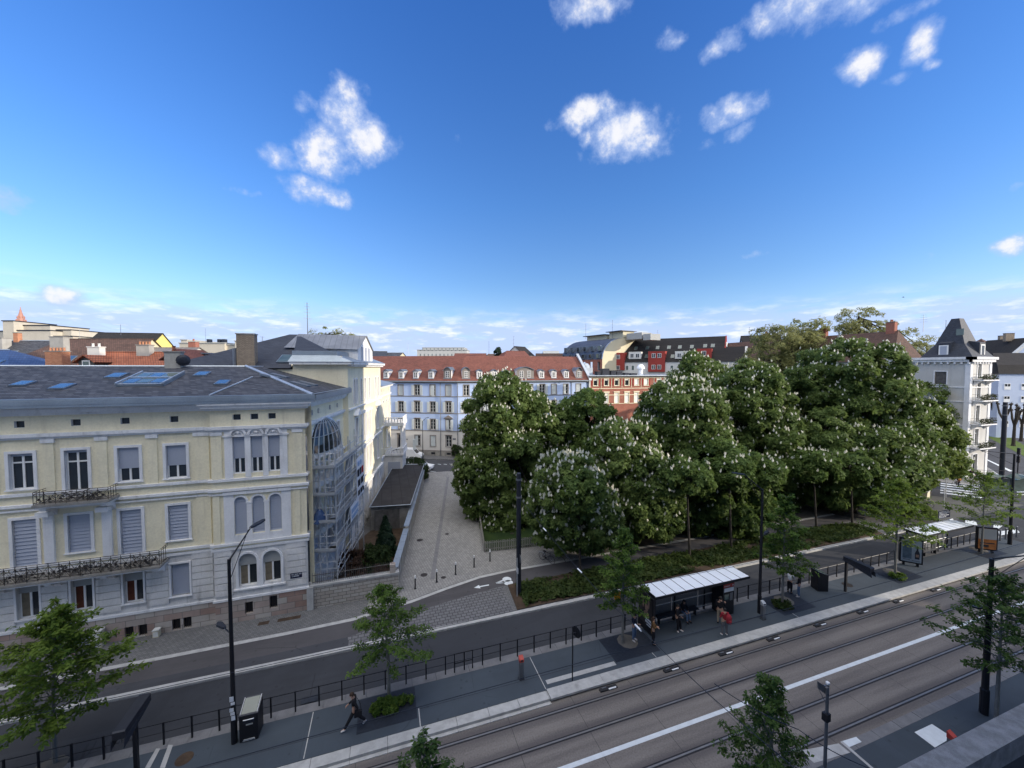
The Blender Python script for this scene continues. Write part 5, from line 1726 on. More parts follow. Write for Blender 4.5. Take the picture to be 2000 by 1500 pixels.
def dormer(F, x, z, w_, h, big=False, double=False):
    mb = MB(F)
    ye = lambda zz: -.38 + (zz - ZE2) * (DEP + .38) / (ZR2 - ZE2)
    y0 = ye(z) - .02
    t = z + h
    if big:
        prof = [(x - w_ / 2 + w_ * k / 8, t + .55 * math.sin(math.pi * k / 8)) for k in range(9)]
    else:
        prof = [(x - w_ / 2, t), (x, t + .32), (x + w_ / 2, t)]
    front = [(x - w_ / 2, z)] + prof + [(x + w_ / 2, z)]
    mb.add([(a, y0, b) for a, b in front], [tuple(range(len(front)))], 1)
    for s_ in (-1, 1):
        xx = x + s_ * w_ / 2
        mb.quad((xx, y0, z), (xx, y0, t), (xx, ye(t), t), mi=0)
    b = mb.build('dormer', ['white_trim', 'stone_trim' if big or double else 'white_trim'], broof)
    mr = MB(F)
    e = .14
    P2 = [(x - w_ / 2 - e, t - .02)] + [(a, c + .07) for a, c in prof] + [(x + w_ / 2 + e, t - .02)]
    for (a, c), (a2, c2) in zip(P2[:-1], P2[1:]):
        mr.quad((a, y0 - .25, c), (a2, y0 - .25, c2), (a2, ye(c2) + .1, c2), (a, ye(c) + .1, c))
        mr.quad((a, y0 - .25, c), (a2, y0 - .25, c2), (a2, y0 - .25, c2 - .08), (a, y0 - .25, c - .08))
    mr.box(x - w_ / 2 - .1, y0 - .12, z - .3, x + w_ / 2 + .1, y0 + .1, z - .001)
    mr.build('dormer_roof', 'lead', b)
    for cx in ((x - .75, x + .75) if double else (x,)):
        mw = MB(F)
        ww, hh = .72, h - .28
        mw.box(cx - ww / 2, y0 - .05, z + .1, cx + ww / 2, y0 - .005, z + .1 + hh)
        f = mw.build('window', 'white_pvc', b)
        mp = MB(F)
        for sgn in (-1, 1):
            for j in range(3):
                zc = z + .18 + j * (hh - .1) / 3
                mp.box(cx + sgn * .17 - .11, y0 - .058, zc, cx + sgn * .17 + .11, y0 - .051, zc + (hh - .1) / 3 - .05)
        mp.build('pane', 'pane_glass', f)
for x in (-.6, 2.5, 5.45, 8.5):
    dormer(FL, x, 14.85, 1.05, 1.35)
dormer(FL, 11.76, 14.85, 1.5, 1.55, double=False, big=True)
for x in (4.35, 7.23, 9.5, 16.72, 19.28, 21.93):
    dormer(FR, x, 14.85, 1.05, 1.35)
dormer(FR, 1.77, 14.85, 1.5, 1.55, big=True); dormer(FR, 13.35, 14.85, 3.5, 1.6, big=True, double=True); dormer(FR, 24.65, 14.85, 1.4, 1.5, big=True)
nameplate('street_sign', 'pair of small blue street name plates on the bend of the blue building', TB.inverted() @ FL @ Matrix.Translation((13.1, -.03, 3.3)), .55, .3, [(.1, .9), (.2, .8)], seed=5)
nameplate('street_sign', 'small dark house plate beside the dark door of the blue building', TB.inverted() @ FL @ Matrix.Translation((3.7, -.03, 3.0)), .22, .24, [(.2, .8)], seed=6)

# ---------------------------------------------------------------- brick building
KB = thing('apartment_building', 'flat roofed red brick building with white roller shutters beside the blue building', 'building', (39.4, 69.2, 0))
TK = Matrix.Translation((-39.4, -69.2, 0)) @ frame((39.45, 69.15, 0), (.996, -.087))
KX = [1.36, 3.78, 6.1, 8.44, 10.66, 12.9, 15.95, 18.3, 20.6, 22.9]
mb = MB(TK)
hs = [(x - .45, x + .45, 13.2, 14.55) for x in KX] + [(x - .47, x + .47, 9.55, 11.65) for x in KX]
wall(mb, 0, 25, 0, 15.0, hs, 0, .2, 0, 1)
mb.quad((25, 0, 0), (25, 10, 0), (25, 10, 15), (25, 0, 15)); mb.quad((0, 10, 0), (0, 0, 0), (0, 0, 15), (0, 10, 15), mi=1)
mb.build('wall', ['brick_red', 'cream_plaster'], KB)
mb = MB(TK)
for i, x in enumerate(KX):
    surround(mb, x - .45, x + .45, 13.2, 14.55, .12, -.05, .02, sill=.1)
    mb.box(x - 1.22, -.06, 12.75, x - 1.14, .02, 14.75)
    surround(mb, x - .47, x + .47, 9.55, 11.65, .12, -.05, .02, head=.2)
for z in (12.55, 11.2, 9.4):
    mb.box(0, -.04, z, 25, .02, z + .12)
mb.box(0, -.1, 14.76, 25, .02, 14.98)
mb.build('window_surrounds', 'cream_plaster', KB)
mb = MB(TK)
for x in KX:
    for s_ in (-1, 1):
        mb.box(x + s_ * .8 - .14, -.07, 13.25, x + s_ * .8 + .14, -.02, 14.5)
mb.build('shutters', 'red_wall', KB)
ang = math.atan2(-.087, .996)
for i, x in enumerate(KX):
    p = TK @ Vector((x, .12, 13.2))
    window(KB, p.x, p.z, .88, 1.33, p.y, 1, blind=1.2 if i in (4, 5, 8) else .25, blindmat='white_pvc', rz=ang)
    p = TK @ Vector((x, .12, 9.55))
    window(KB, p.x, p.z, .92, 2.08, p.y, 1, blind=2.0, blindmat='white_pvc', rz=ang)
mb = MB(TK)
mb.box(-.2, -.45, 15.0, 25.2, 10.2, 15.16, 1); mb.box(-.2, -.47, 15.162, 25.2, 10.2, 15.30)
kr = mb.build('roof', ['zinc_light', 'black_metal'], KB)
mb = MB(TK)
mb.box(.6, 4, 15.3, 2.6, 6.4, 16.9); mb.lathe([(.8, 16.9), (.75, 17.4), (.4, 17.8), (.0, 17.9)], (1.6, 5.2, 0), 10)
mb.build('roof_plant', 'zinc_light', kr)
mb = MB(TK)
for x, w_, h in ((4.4, 1.6, 1.4), (6.4, 1.2, 1.0), (7.8, 1.3, .8), (3.2, .7, .8), (9.6, 1.0, .5), (11.2, 1.4, .4)):
    mb.box(x, 3.0, 15.3, x + w_, 4.4, 15.3 + h)
mb.build('roof_units', 'dark_metal', kr)
mb = MB(TK).lathe([(.5, 15.3), (.5, 16.6), (.9, 16.7), (.85, 17.0), (.45, 17.6), (0, 17.7)], (14.2, 4.2, 0), 12)
mb.build('ventilator', 'white_gloss', kr)

# ---------------------------------------------------------------- zinc barrel roofed block
ZB = thing('apartment_building', 'block with curved dark zinc roof, rows of windows and cream gable end', 'building', far(1155, 719, 112).to_tuple()[:2] + (0,))
pA, pB = far(1097, 719, 124), far(1176, 719, 108)
ax = (pB - pA); LZ = ax.length
FZB = frame((pA.x, pA.y, 0), (ax.x, ax.y))
TZ = Matrix.Translation((-ZB.location.x, -ZB.location.y, 0)) @ FZB
prof = [(0, 19.3)] + [(9.0 * (1 - math.cos(t * math.pi / 2 / 9)) , 19.3 + 6.4 * math.sin(t * math.pi / 2 / 9)) for t in range(1, 10)] + [(16, 25.7)]
mb = MB(TZ)
for (y0, z0), (y1, z1) in zip(prof[:-1], prof[1:]):
    mb.quad((0, y0, z0), (LZ, y0, z0), (LZ, y1, z1), (0, y1, z1))
zr = mb.build('roof', 'seam_dark', ZB)
mb = MB(TZ)
wall(mb, 0, LZ, 0, 19.3, [(LZ * (i + .5) / 6 - .55, LZ * (i + .5) / 6 + .55, 16.2, 18.6) for i in range(6)], .1, .25, 1)
mb.add([(LZ + .02, y, z) for y, z in prof] + [(LZ + .02, 16, 0), (LZ + .02, 0, 0)], [tuple(range(len(prof) + 2))], 0)
mb.build('wall', ['cream_wall', 'brick_red'], ZB)
mb = MB(TZ)
for (y0, z0), (y1, z1) in zip(prof[:-1], prof[1:]):
    mb.quad((LZ - .1, y0 - .12, z0 + .12), (LZ + .25, y0 - .12, z0 + .12), (LZ + .25, y1 - .05, z1 + .12), (LZ - .1, y1 - .05, z1 + .12))
mb.build('verge', 'zinc_light', zr)
for i in range(6):
    xc = LZ * (i + .5) / 6
    for (a, b, ww, gl) in ((19.6, 20.7, 1.2, 'pane_glass'), (21.7, 23.0, 1.2, 'pane_glass')):
        tt = lambda z: 9.0 * (1 - math.cos(math.asin(min(1, (z - 19.3) / 6.4))))
        m1 = MB(TZ).box(xc - ww / 2, tt(a) - .45, a, xc + ww / 2, tt(b) + .4, b + .25)
        d_ = m1.build('dormer_window', 'lead', zr)
        MB(TZ).box(xc - ww / 2 + .12, tt(a) - .5, a + .12, xc + ww / 2 - .12, tt(a) - .455, b + .1).build('pane', 'green_glass' if i == 5 else 'pane_glass', d_)
    m1 = MB(TZ)
    y0, z0, y1, z1 = 4.2, 24.08, 6.3, 25.25
    m1.quad((xc - .65, y0, z0), (xc + .65, y0, z0), (xc + .65, y1, z1), (xc - .65, y1, z1))
    m1.build('skylight', 'sky_glass', zr)
mb = MB(TZ)
mb.box(2.5, 8.4, 25.7, LZ * .62, 13, 27.0, 1); mb.box(1.8, 7.2, 27.0, LZ * .63, 13.5, 27.18); mb.box(LZ * .68, 8.4, 25.7, LZ - .4, 13, 27.6, 1); mb.box(LZ * .66, 7.2, 27.6, LZ + .2, 13.5, 27.78)
mb.box(LZ + .4, 9, 25.0, LZ + 6, 13, 26.8, 2); mb.box(LZ + 6.5, 9, 24.5, LZ + 9, 13, 26.2, 2)
mb.build('penthouse', ['dark_metal', 'cream_wall', 'grey_block'], zr)
antenna('roof_aerial', 'short aerial above the curved zinc roof', far(1144, 660, 118), 4.5, 4, .35)
antenna('roof_aerial', 'thin aerial over the cream gable of the zinc block', far(1196, 658, 116), 5, 3, .3)

# ---------------------------------------------------------------- long dark roofed block with red and white bays
DB = thing('apartment_building', 'long block with steep black tiled roof and red and white bays', 'building', far(1300, 719, 106).to_tuple()[:2] + (0,))
pA, pB = far(1168, 719, 114), far(1458, 719, 94)
ax = (pB - pA); LD = ax.length
TD = Matrix.Translation((-DB.location.x, -DB.location.y, 0)) @ frame((pA.x, pA.y, 0), (ax.x, ax.y))
mb = MB(TD)
mb.box(0, 0, 0, LD, 14, 18.6); mb.prism([(0, 18.6), (14, 18.6), (6.4, 25.2)], 2.6, LD - 5.0, 'yz')
mb.build('wall', 'white_wall', DB)
mb = MB(TD)
mb.quad((-.1, -.25, 18.5), (LD - 5, -.25, 18.5), (LD - 5, 6.4, 25.3), (3.2, 6.4, 25.3)); mb.quad((3.2, 6.4, 25.3), (LD - 5, 6.4, 25.3), (LD - 5, 14.2, 18.5), (-.1, 14.2, 18.5)); mb.quad((-.1, 14.2, 18.5), (-.1, -.25, 18.5), (3.2, 6.4, 25.3))
mb.quad((LD - 6, -.3, 18.5), (LD - .5, -.3, 18.5), (LD - .5, 3.6, 22.3), (LD - 6, 3.6, 22.3))
dr = mb.build('roof', 'tile_black', DB)
mb = MB(TD)
mb.prism([(0.0, 18.6), (3.7, 22.3), (5.2, 22.3), (5.2, 18.6)], LD - .45, LD + .1, 'yz', 1); mb.prism([(3.2, 22.0), (6.4, 25.4), (9.5, 22.0)], LD - 4.98, LD - 4.7, 'yz', 0); mb.prism([(3.6, 22.4), (3.8, 23.6), (9.0, 23.6), (9.2, 22.4)], LD - 4.69, LD - 4.6, 'yz', 1)
mb.build('gable_wall', ['red_wall', 'white_wall'], DB)
ry = lambda z: -.25 + (z - 18.5) * 6.65 / 6.8
bays = ((6.1, 3.6, 'red_wall', 16.2, 21.2, 1), (10.6, 3.4, 'white_wall', 19.4, 21.4, 2), (16.6, 4.4, 'red_wall', 15.8, 21.4, 2), (23.0, 3.6, 'white_wall', 19.3, 21.3, 2), (28.2, 3.4, 'red_wall', 18.0, 21.8, 1))
for x, w_, mt, z0, z1, n in bays:
    y0 = ry(max(z0, 18.5)) - .35 if z0 > 18.6 else -.38
    mb = MB(TD)
    mb.prism([(y0, z0), (y0, z1), (ry(z1) + .3, z1), (ry(max(z0, 18.5)) + .3, z0)], x - w_ / 2, x + w_ / 2, 'yz')
    b = mb.build('bay', mt, DB)
    for lev in ((z1 - 1.7,) if z1 - z0 < 3 else (z1 - 1.8, z1 - 4.9)):
        for k in range(n):
            cx = x + (k - (n - 1) / 2) * 1.5
            mw = MB(TD)
            mw.box(cx - .5, y0 - .06, lev, cx + .5, y0 - .005, lev + 1.2)
            f = mw.build('window', 'white_pvc', b)
            MB(TD).box(cx - .42, y0 - .07, lev + .08, cx - .04, y0 - .061, lev + 1.12).box(cx + .04, y0 - .07, lev + .08, cx + .42, y0 - .061, lev + 1.12).build('pane', 'pane_glass', f)
upd = Vector((0, 6.65, 6.8)).normalized()
for x, t in ((2.6, 1.4), (4.0, 1.4), (8.4, 1.7), (13.2, 1.6), (20.0, 1.4), (5.6, 4.9), (9.6, 5.0), (12.8, 5.0), (15.6, 5.0), (18.6, 5.0), (21.4, 5.0), (24.4, 5.0), (27.6, 5.2), (29.4, 5.2)):
    skylight(dr, TD @ Vector((x, -.25, 18.5)), TD.to_3x3() @ Vector((1, 0, 0)), TD.to_3x3() @ upd, 0, t, .9, 1.3, 'green_glass', 'grey_metal')
mb = MB(TD)
for x in (1.6, 4.0, 8.6, 10.2, 12.6, 20.5, 22.5, 25):
    mb.box(x - .4, -.05, 16.2, x + .4, -.006, 17.6)
f = mb.build('window', 'white_pvc', DB)
mb = MB(TD)
for x in (1.6, 4.0, 8.6, 10.2, 12.6, 20.5, 22.5, 25):
    mb.box(x - .32, -.06, 16.28, x + .32, -.051, 17.5)
mb.build('pane', 'green_glass', f)
antenna('roof_aerial', 'thin aerial on the long black roof', far(1284, 668, 112), 3.4, 4, .4)

# ---------------------------------------------------------------- grey corner building with pyramid roof
CB = thing('apartment_building', 'grey corner building with steep slate pyramid roof and stacked balconies', 'building', (83.5, 33.2, 0))
TC = Matrix.Translation((0, 0, 0))
# left face looks down the street (-x), sunny face looks at the tracks (-y)
LWID, RWID, ZC = 9.5, 5.6, 18.4
lf = frame((0, LWID, 0), (0, -1)); rf = frame((0, 0, 0), (1, 0))
mb = MB(lf)
lw = [(x - .68, x + .68, z, z + 2.05) for x in (2.2, 6.3) for z in (3.0, 6.7, 10.3, 14.2)]
wall(mb, 0, LWID, 0, ZC, lw, 0, .22)
mb.T = rf
rw = [(1.9, 2.9, z, z + 2.6) for z in (4.9, 8.5, 12.1, 15.2)] + [(1.7, 2.9, .5, 3.6)]
wall(mb, 0, RWID, 0, ZC, rw, 0, .22)
mb.quad((RWID, 0, 0), (RWID, 9, 0), (RWID, 9, ZC), (RWID, 0, ZC))
mb.build('wall', 'tower_wall', CB)
mb = MB(lf)
for T_, L2, hs_ in ((lf, LWID, lw), (rf, RWID, rw)):
    mb.T = T_
    for z in (4.3, 8.0, 11.6, 13.8):
        mb.box(-.1, -.09, z, L2 + .1, .02, z + .16)
    mb.box(-.35, -.35, 17.75, L2 + .35, .02, 18.1); mb.box(-.55, -.55, 18.12, L2 + .55, .3, 18.5)
    k = 0.4
    while k < L2:
        mb.box(k - .1, -.3, 17.45, k + .1, .02, 17.74); k += .75
    for a, b, c, d in hs_:
        surround(mb, a, b, c, d, .14, -.07, .02)
    mb.box(-.06, -.08, 0, .5, .02, 17.4); mb.box(L2 - .5, -.08, 0, L2 + .06, .02, 17.4)
mb.T = lf
mb.prism([(5.4, 8.85), (7.2, 8.85), (6.3, 9.35)], -.25, .02, 'xz')
mb.build('cornice', 'white_trim', CB)
for x in (2.2, 6.3):
    for z in (3.0, 6.7, 10.3, 14.2):
        p = lf @ Vector((x, .14, z)); window(CB, p.x, p.z, 1.34, 2.03, p.y, 1, 0, rz=R(-90), blind=1.0 if z < 12 else 1.9, blindmat='plank_old')
for z in (4.9, 8.5, 12.1, 15.2):
    p = rf @ Vector((2.4, .14, z)); window(CB, p.x, p.z, .96, 2.58, p.y, 2, 1.9)
p = rf @ Vector((2.3, .14, .5)); window(CB, p.x, p.z, 1.16, 3.0, p.y, 1, 2.2)
for z in (4.6, 8.2, 11.8, 14.9):
    mb = MB(rf)
    mb.box(.7, -1.15, z, 5.0, -.02, z + .16); mb.prism([(-.02, z - .01), (-.9, z - .01), (-.3, z - .5), (-.02, z - .8)], 1.0, 1.2, 'yz'); mb.prism([(-.02, z - .01), (-.9, z - .01), (-.3, z - .5), (-.02, z - .8)], 4.4, 4.6, 'yz')
    b = mb.build('balcony', 'white_trim', CB)
    mb = MB(rf)
    for zz in (z + .2, z + 1.0):
        mb.tube([(.75, -.05, zz), (.75, -1.1, zz), (4.95, -1.1, zz), (4.95, -.05, zz)], .025, 4)
    for k in range(22):
        mb.tube([(.75 + k * .2, -1.1, z + .16), (.75 + k * .2, -1.1, z + 1.0)], .015, 4)
    mb.build('railing', 'iron', b)
    rng = np.random.default_rng(int(z * 10))
    P = np.stack([rng.uniform(.8, 4.8, 60), rng.uniform(-1.05, -.8, 60), z + .2 + rng.uniform(0, .7, 60)], 1)
    put(raw_mesh('balcony_plants', fans(P, unit(rng.normal(size=(60, 3))), rng.uniform(.15, .35, 60), rng, k=3), 4, 'shrub_leaf'), 'balcony_plants', b)
mb = MB()
q = [(-.3, -.3, 18.5), (5.6, -.3, 18.5), (5.6, 5.6, 18.5), (-.3, 5.6, 18.5)]
t4 = [(1.9, 2.2, 24.6), (3.1, 2.2, 24.6), (3.1, 3.1, 24.6), (1.9, 3.1, 24.6)]
md = [(.9, 1.1, 20.6), (4.4, 1.1, 20.6), (4.4, 4.4, 20.6), (.9, 4.4, 20.6)]
for A_, B_ in ((q, md), (md, t4)):
    for i in range(4):
        j = (i + 1) % 4
        mb.quad(A_[i], A_[j], B_[j], B_[i])
mb.quad(*t4)
pr_ = mb.build('roof', 'slate_dark', CB)
for T_, x in ((lf, LWID - 3.0), (rf, 3.0)):
    mb = MB(T_)
    mb.prism([(.0, 18.5), (.0, 20.7), (2.3, 21.3), (2.3, 18.5)], x - .75, x + .75, 'yz')
    b = mb.build('dormer', 'slate_dark', pr_)
    MB(T_).box(x - .55, -.06, 18.7, x + .55, -.005, 20.4).build('window', 'white_pvc', b)
    MB(T_).box(x - .38, -.07, 18.85, x + .38, -.061, 20.25).build('pane', 'blind' if T_ is lf else 'pane_glass', b)
MB().box(1.2, 1.35, 21.9, 1.24, 2.2, 22.9).build('skylight', 'green_glass', pr_)
# neighbour with long red-brown roof
NBR = thing('apartment_building', 'long house with red brown tiled roof behind the chestnuts', 'building', (84, 60, 0))
mb = MB(); mb.box(.4, -17.2, 0, 9, 30, 18.0); mb.build('wall', 'tower_wall', NBR)
mb = MB()
mb.quad((0, -17.3, 18.0), (0, 30, 18.0), (4.6, 30, 23.6), (4.6, -15.5, 23.6)); mb.quad((9.4, -17.3, 18), (4.6, -15.5, 23.6), (4.6, 30, 23.6), (9.4, 30, 18)); mb.quad((0, -17.3, 18.0), (4.6, -15.5, 23.6), (9.4, -17.3, 18))
nr = mb.build('roof', 'tile_brown', NBR)
for y in (-15, -11.5, -8.0):
    skylight(nr, (0, y, 18.0), (0, 1, 0), (4.6, 0, 5.6), 0, 2.0 if y != -11.5 else 4.4, .9, 1.3, 'sky_glass', 'zinc_light')
for y in (-14.5, -3, 10):
    chimney(nr, 4.6, y, 22.8, 25.2, .8, 1.3, 'brick_red', 2)
antenna('roof_aerial', 'aerial on the red brown roof left of the pyramid roof', far(1803, 646, 82), 3.4, 4, .6)
antenna('roof_aerial', 'wide aerial between the brown chimney and the pyramid roof', far(1847, 645, 82), 2.2, 3, 1.1)

# pale blue modern houses at the right edge
for i, (px, dep, w_, dd, he, hr, lb, mt) in enumerate(((2004, 116, 24, 12, 13.2, 25.4, 'dark roofed house squeezed behind the grey corner building', 'pale_blue_wall'), (2022, 103, 22, 13, 13.4, 25.0, 'pale blue house with white edged gable at the right margin', 'pale_blue_wall'))):
    p = far(px, 719, dep)
    t = thing('apartment_building', lb, 'building', (p.x, p.y, 0), -YAW - R(12))
    mb = MB()
    mb.box(-w_ / 2, 0, 0, w_ / 2, dd, he); mb.prism([(-w_ / 2, he), (w_ / 2, he), (0, hr)], 0, dd, 'xz')
    mb.build('wall', mt, t)
    mb = MB()
    for s_ in (-1, 1):
        mb.quad((s_ * (w_ / 2 + .4), .7 if i else -.3, he - .35), (0, .7 if i else -.3, hr + .12), (0, dd + .3, hr + .12), (s_ * (w_ / 2 + .4), dd + .3, he - .35))
    r_ = mb.build('roof', 'tile_black', t)
    if i:
        mb = MB()
        mb.prism([(-w_ / 2 - .4, he - .5), (-w_ / 2 - .4, he + .2), (0, hr + .9), (w_ / 2 + .4, he + .2), (w_ / 2 + .4, he - .5), (0, hr + .1)], -.1, .7, 'xz'); mb.build('gable_edge', 'white_wall', t)
    chimney(r_, -1, 6, hr - .6, hr + 1.6, 2.0, .8, 'stone_chimney', 0)
    mw = MB()
    for z in (3, 6.2, 9.4, 12.6):
        for x in (-3.2, 0, 3.2):
            mw.box(x - .7, -.06, z, x + .7, -.006, z + 1.4)
    f = mw.build('window', 'white_pvc', t)
    mw = MB()
    for z in (3, 6.2, 9.4, 12.6):
        for x in (-3.2, 0, 3.2):
            mw.box(x - .6, -.07, z + .75, x - .06, -.061, z + 1.3); mw.box(x + .06, -.07, z + .75, x + .6, -.061, z + 1.3)
    mw.build('pane', 'pane_glass', f)
t = thing('apartment_building', 'pale blue house wing with dark mansard and white cross windows at the right margin', 'building', far(1985, 719, 92).to_tuple()[:2] + (0,), R(-28))
mb = MB(); mb.box(-3.4, 0, 0, 9, 10, 15.4); mb.build('wall', 'pale_blue_wall', t)
mb = MB()
mb.quad((-3.7, -.3, 15.4), (9.3, -.3, 15.4), (9.3, .5, 17.6), (-3.4, .5, 17.6)); mb.quad((-3.4, .5, 17.6), (9.3, .5, 17.6), (9.3, 5, 20.6), (-.5, 5, 20.6)); mb.quad((-3.7, 10.3, 15.4), (-3.7, -.3, 15.4), (-3.4, .5, 17.6), (-.5, 5, 20.6), (-3.4, 9.5, 17.6))
mb.build('roof', 'tile_black', t)
for z in (2.6, 5.6, 8.6, 11.6):
    for x in (-1.6, 1.8, 5.0):
        mw = MB(); mw.box(x - .62, -.06, z, x + .62, -.006, z + 1.5); f = mw.build('window', 'white_pvc', t)
        mw = MB(); mw.box(x - .52, -.07, z + .8, x - .06, -.061, z + 1.4); mw.box(x + .06, -.07, z + .8, x + .52, -.061, z + 1.4); mw.build('pane', 'pane_glass', f)

# the building the picture is taken from: balcony parapet and the wall behind the viewpoint
HB = thing('apartment_building', 'tall apartment building the view is taken from, with a pale rough balcony parapet', 'building', (0, -1.6, 0))
TH = Matrix.Translation((0, 1.6, 0))
mb = MB(TH)
hs = [(x, x + 1.5, z, z + 1.7) for x in range(-42, 50, 4) for z in (2, 5, 8, 11, 14.2, 17.2, 20.2, 23.2, 26.2, 29.2)]
mb.box(-46, -15, 0, 60, -1.6, 44)  # height, right end and white wall shaped to shade the street and bounce light
mb.build('wall', 'white_render', HB)
MB(TH).box(60.3, -14, 0, 120, -.5, 7.0).build('shade_block', 'white_render', HB)  # unseen low block added to keep the sun off the tracks
mb = MB(TH)
for a, b, c, d in hs:
    mb.box(a, -1.64, c, b, -1.603, d)
mb.build('window', 'pane_glass', HB)
mb = MB(TH)
mb.box(-6, 2.105, 12.5, 7.88, 2.32, 12.74)
mb.box(7.92, 2.103, 12.5, 30, 2.322, 12.78)
mb.box(-6, 2.12, 11.3, 30, 2.30, 12.499, 1)
mb.box(-6, -1.59, 11.35, 30, 2.119, 11.61, 1)
mb.build('balcony', ['parapet', 'asphalt'], HB)

# ---------------------------------------------------------------- roofs and houses beyond
def house(label, px0, px1, dep, yr, ye, wallm, roofm, depth_m=9.0, rz=0.0, hip=(0, 0), name='house', zbase=0.0, overhang=.3):
    """Gabled or hipped house: px0..px1 ridge-side extent at distance dep, ridge and eaves at survey heights yr, ye."""
    a, b = far(px0, yr, dep), far(px1, yr, dep)
    w_ = (b - a).length
    c = (a + b) / 2
    zr, ze = a.z, far(px0, ye, dep).z
    c = c - Vector((math.sin(YAW), math.cos(YAW), 0)) * depth_m / 2
    t = thing(name, label, 'house', (c.x, c.y, zbase), -YAW + rz)
    mb = MB()
    h = w_ / 2
    prof = [(-.05, 0), (depth_m, 0), (depth_m, ze), (-.05, ze)]
    mb.prism(prof, -h, h, 'yz')
    for s_, hp in ((-1, hip[0]), (1, hip[1])):
        if not hp:
            mb.add([(s_ * h, 0, ze), (s_ * h, depth_m, ze), (s_ * h, depth_m / 2, zr)], [(0, 1, 2)])
    mb.build('wall', wallm, t)
    mb = MB()
    o = overhang
    e0, e1 = -h - o, h + o
    r0, r1 = (-h + hip[0] if hip[0] else e0), (h - hip[1] if hip[1] else e1)
    k = (zr - ze) / (depth_m / 2) * o
    A, B, C, D = (e0, -o, ze - k), (e1, -o, ze - k), (e1, depth_m + o, ze - k), (e0, depth_m + o, ze - k)
    Rr0, Rr1 = (r0, depth_m / 2, zr + .06), (r1, depth_m / 2, zr + .06)
    mb.quad(A, B, Rr1, Rr0); mb.quad(C, D, Rr0, Rr1)
    if hip[0]:
        mb.quad(D, A, Rr0)
    if hip[1]:
        mb.quad(B, C, Rr1)
    r = mb.build('roof', roofm, t)
    mb = MB()
    mb.tube([Rr0, Rr1], .09, 5)
    mb.build('ridge', 'zinc' if 'slate' in roofm or 'blue' in roofm else roofm, r)
    return t, r, w_, zr, ze


def on_roof(r, w_, zr, ze, depth_m, fx, ft, w=.8, h=1.2, pane='sky_glass'):
    up = Vector((0, depth_m / 2, zr - ze))
    skylight(r, (-w_ / 2 + fx * w_, 0, ze), (1, 0, 0), up, 0, ft * up.length, w, h, pane)


def gable_dormer(r, x, y, z, w_, h, dep, wallm, roofm, ov=.35):
    mb = MB()
    mb.prism([(x - w_ / 2, z), (x + w_ / 2, z), (x + w_ / 2, z + h), (x, z + h + w_ * .32), (x - w_ / 2, z + h)], y, y + dep, 'xz')
    b = mb.build('dormer', wallm, r)
    mb = MB()
    for s_ in (-1, 1):
        mb.add([(x + s_ * (w_ / 2 + ov), y - ov, z + h - ov * .64), (x, y - ov, z + h + w_ * .32 + .03), (x, y + dep, z + h + w_ * .32 + .03), (x + s_ * (w_ / 2 + ov), y + dep, z + h - ov * .64),
                (x + s_ * (w_ / 2 + ov), y - ov, z + h - ov * .64 + .12), (x, y - ov, z + h + w_ * .32 + .15), (x, y + dep, z + h + w_ * .32 + .15), (x + s_ * (w_ / 2 + ov), y + dep, z + h - ov * .64 + .12)],
               [(0, 1, 2, 3), (4, 5, 6, 7), (0, 1, 5, 4)])
    mb.build('dormer_roof', roofm, b)
    ww = min(1.0, w_ * .5)
    MB().box(x - ww / 2, y - .06, z + .15, x + ww / 2, y - .005, z + .15 + ww * 1.05).build('window', 'white_pvc', b)
    MB().box(x - ww / 2 + .13, y - .07, z + .28, x + ww / 2 - .13, y - .061, z + .02 + ww * 1.05).build('pane', 'green_glass', b)
    return b


t, r, w_, zr, ze = house('house with glossy blue tiled hip roof at the left margin', -110, 98, 47, 684, 722, 'cream_wall', 'tile_blue', 8, 0, (0, 5.0))
on_roof(r, w_, zr, ze, 8, .74, .12, .9, 1.5)
p = far(114, 719, 46) - Vector((math.sin(YAW), math.cos(YAW), 0)) * 3.0
B1 = thing('house', 'house behind the slate ridge with a big orange brick chimney', 'house', (p.x, p.y, 0), -YAW)
MB().box(-4, .8, 0, 3, 8, 15.5).build('wall', 'cream_wall', B1)
mb = MB(); mb.quad((-4.3, .4, 15.3), (3.3, .4, 15.3), (3.3, 4.4, 17.0), (-4.3, 4.4, 17.0)); mb.quad((-4.3, 4.4, 17), (3.3, 4.4, 17), (3.3, 8.4, 15.3), (-4.3, 8.4, 15.3))
br = mb.build('roof', 'tile_brown', B1)
chimney(br, 0, 3.0, 15.8, 18.75, 2.0, .9, 'brick_orange', 5, 'sooty_stone', 'brick_orange')
t, r, w_, zr, ze = house('old house with dark slate roof at the upper left', 28, 118, 64, 666, 716, 'cream_wall', 'slate', 9, 0, (0, 0))
on_roof(r, w_, zr, ze, 9, .28, .35, .9, 1.5)
chimney(r, -w_ / 2 - .6, 3, ze - 2, zr + .3, 2.6, 1.2, 'concrete', 0); chimney(r, -w_ / 2 + .6, 4.5, zr - 1, zr + 1.3, .75, .6, 'brick_orange', 0)
t, r, w_, zr, ze = house('wide house with weathered brown tiled roof and tall grey chimney', 70, 296, 60, 663, 716, 'cream_wall', 'tile_brown', 10, 0, (4.5, 0))
on_roof(r, w_, zr, ze, 10, .48, .15, 1.4, 1.4)
chimney(r, w_ * .07, -.6, ze - 2, zr - .1, 1.9, .8, 'concrete', 0, 'sooty_stone')
gable_dormer(r, -w_ * .02, -.3, ze - .2, 1.2, 1.0, 3, 'white_wall', 'tile_brown', .1)
t, r, w_, zr, ze = house('house with bright orange tiled roof and a gabled dormer', 196, 326, 49, 689, 728, 'white_wall', 'tile_orange', 8)
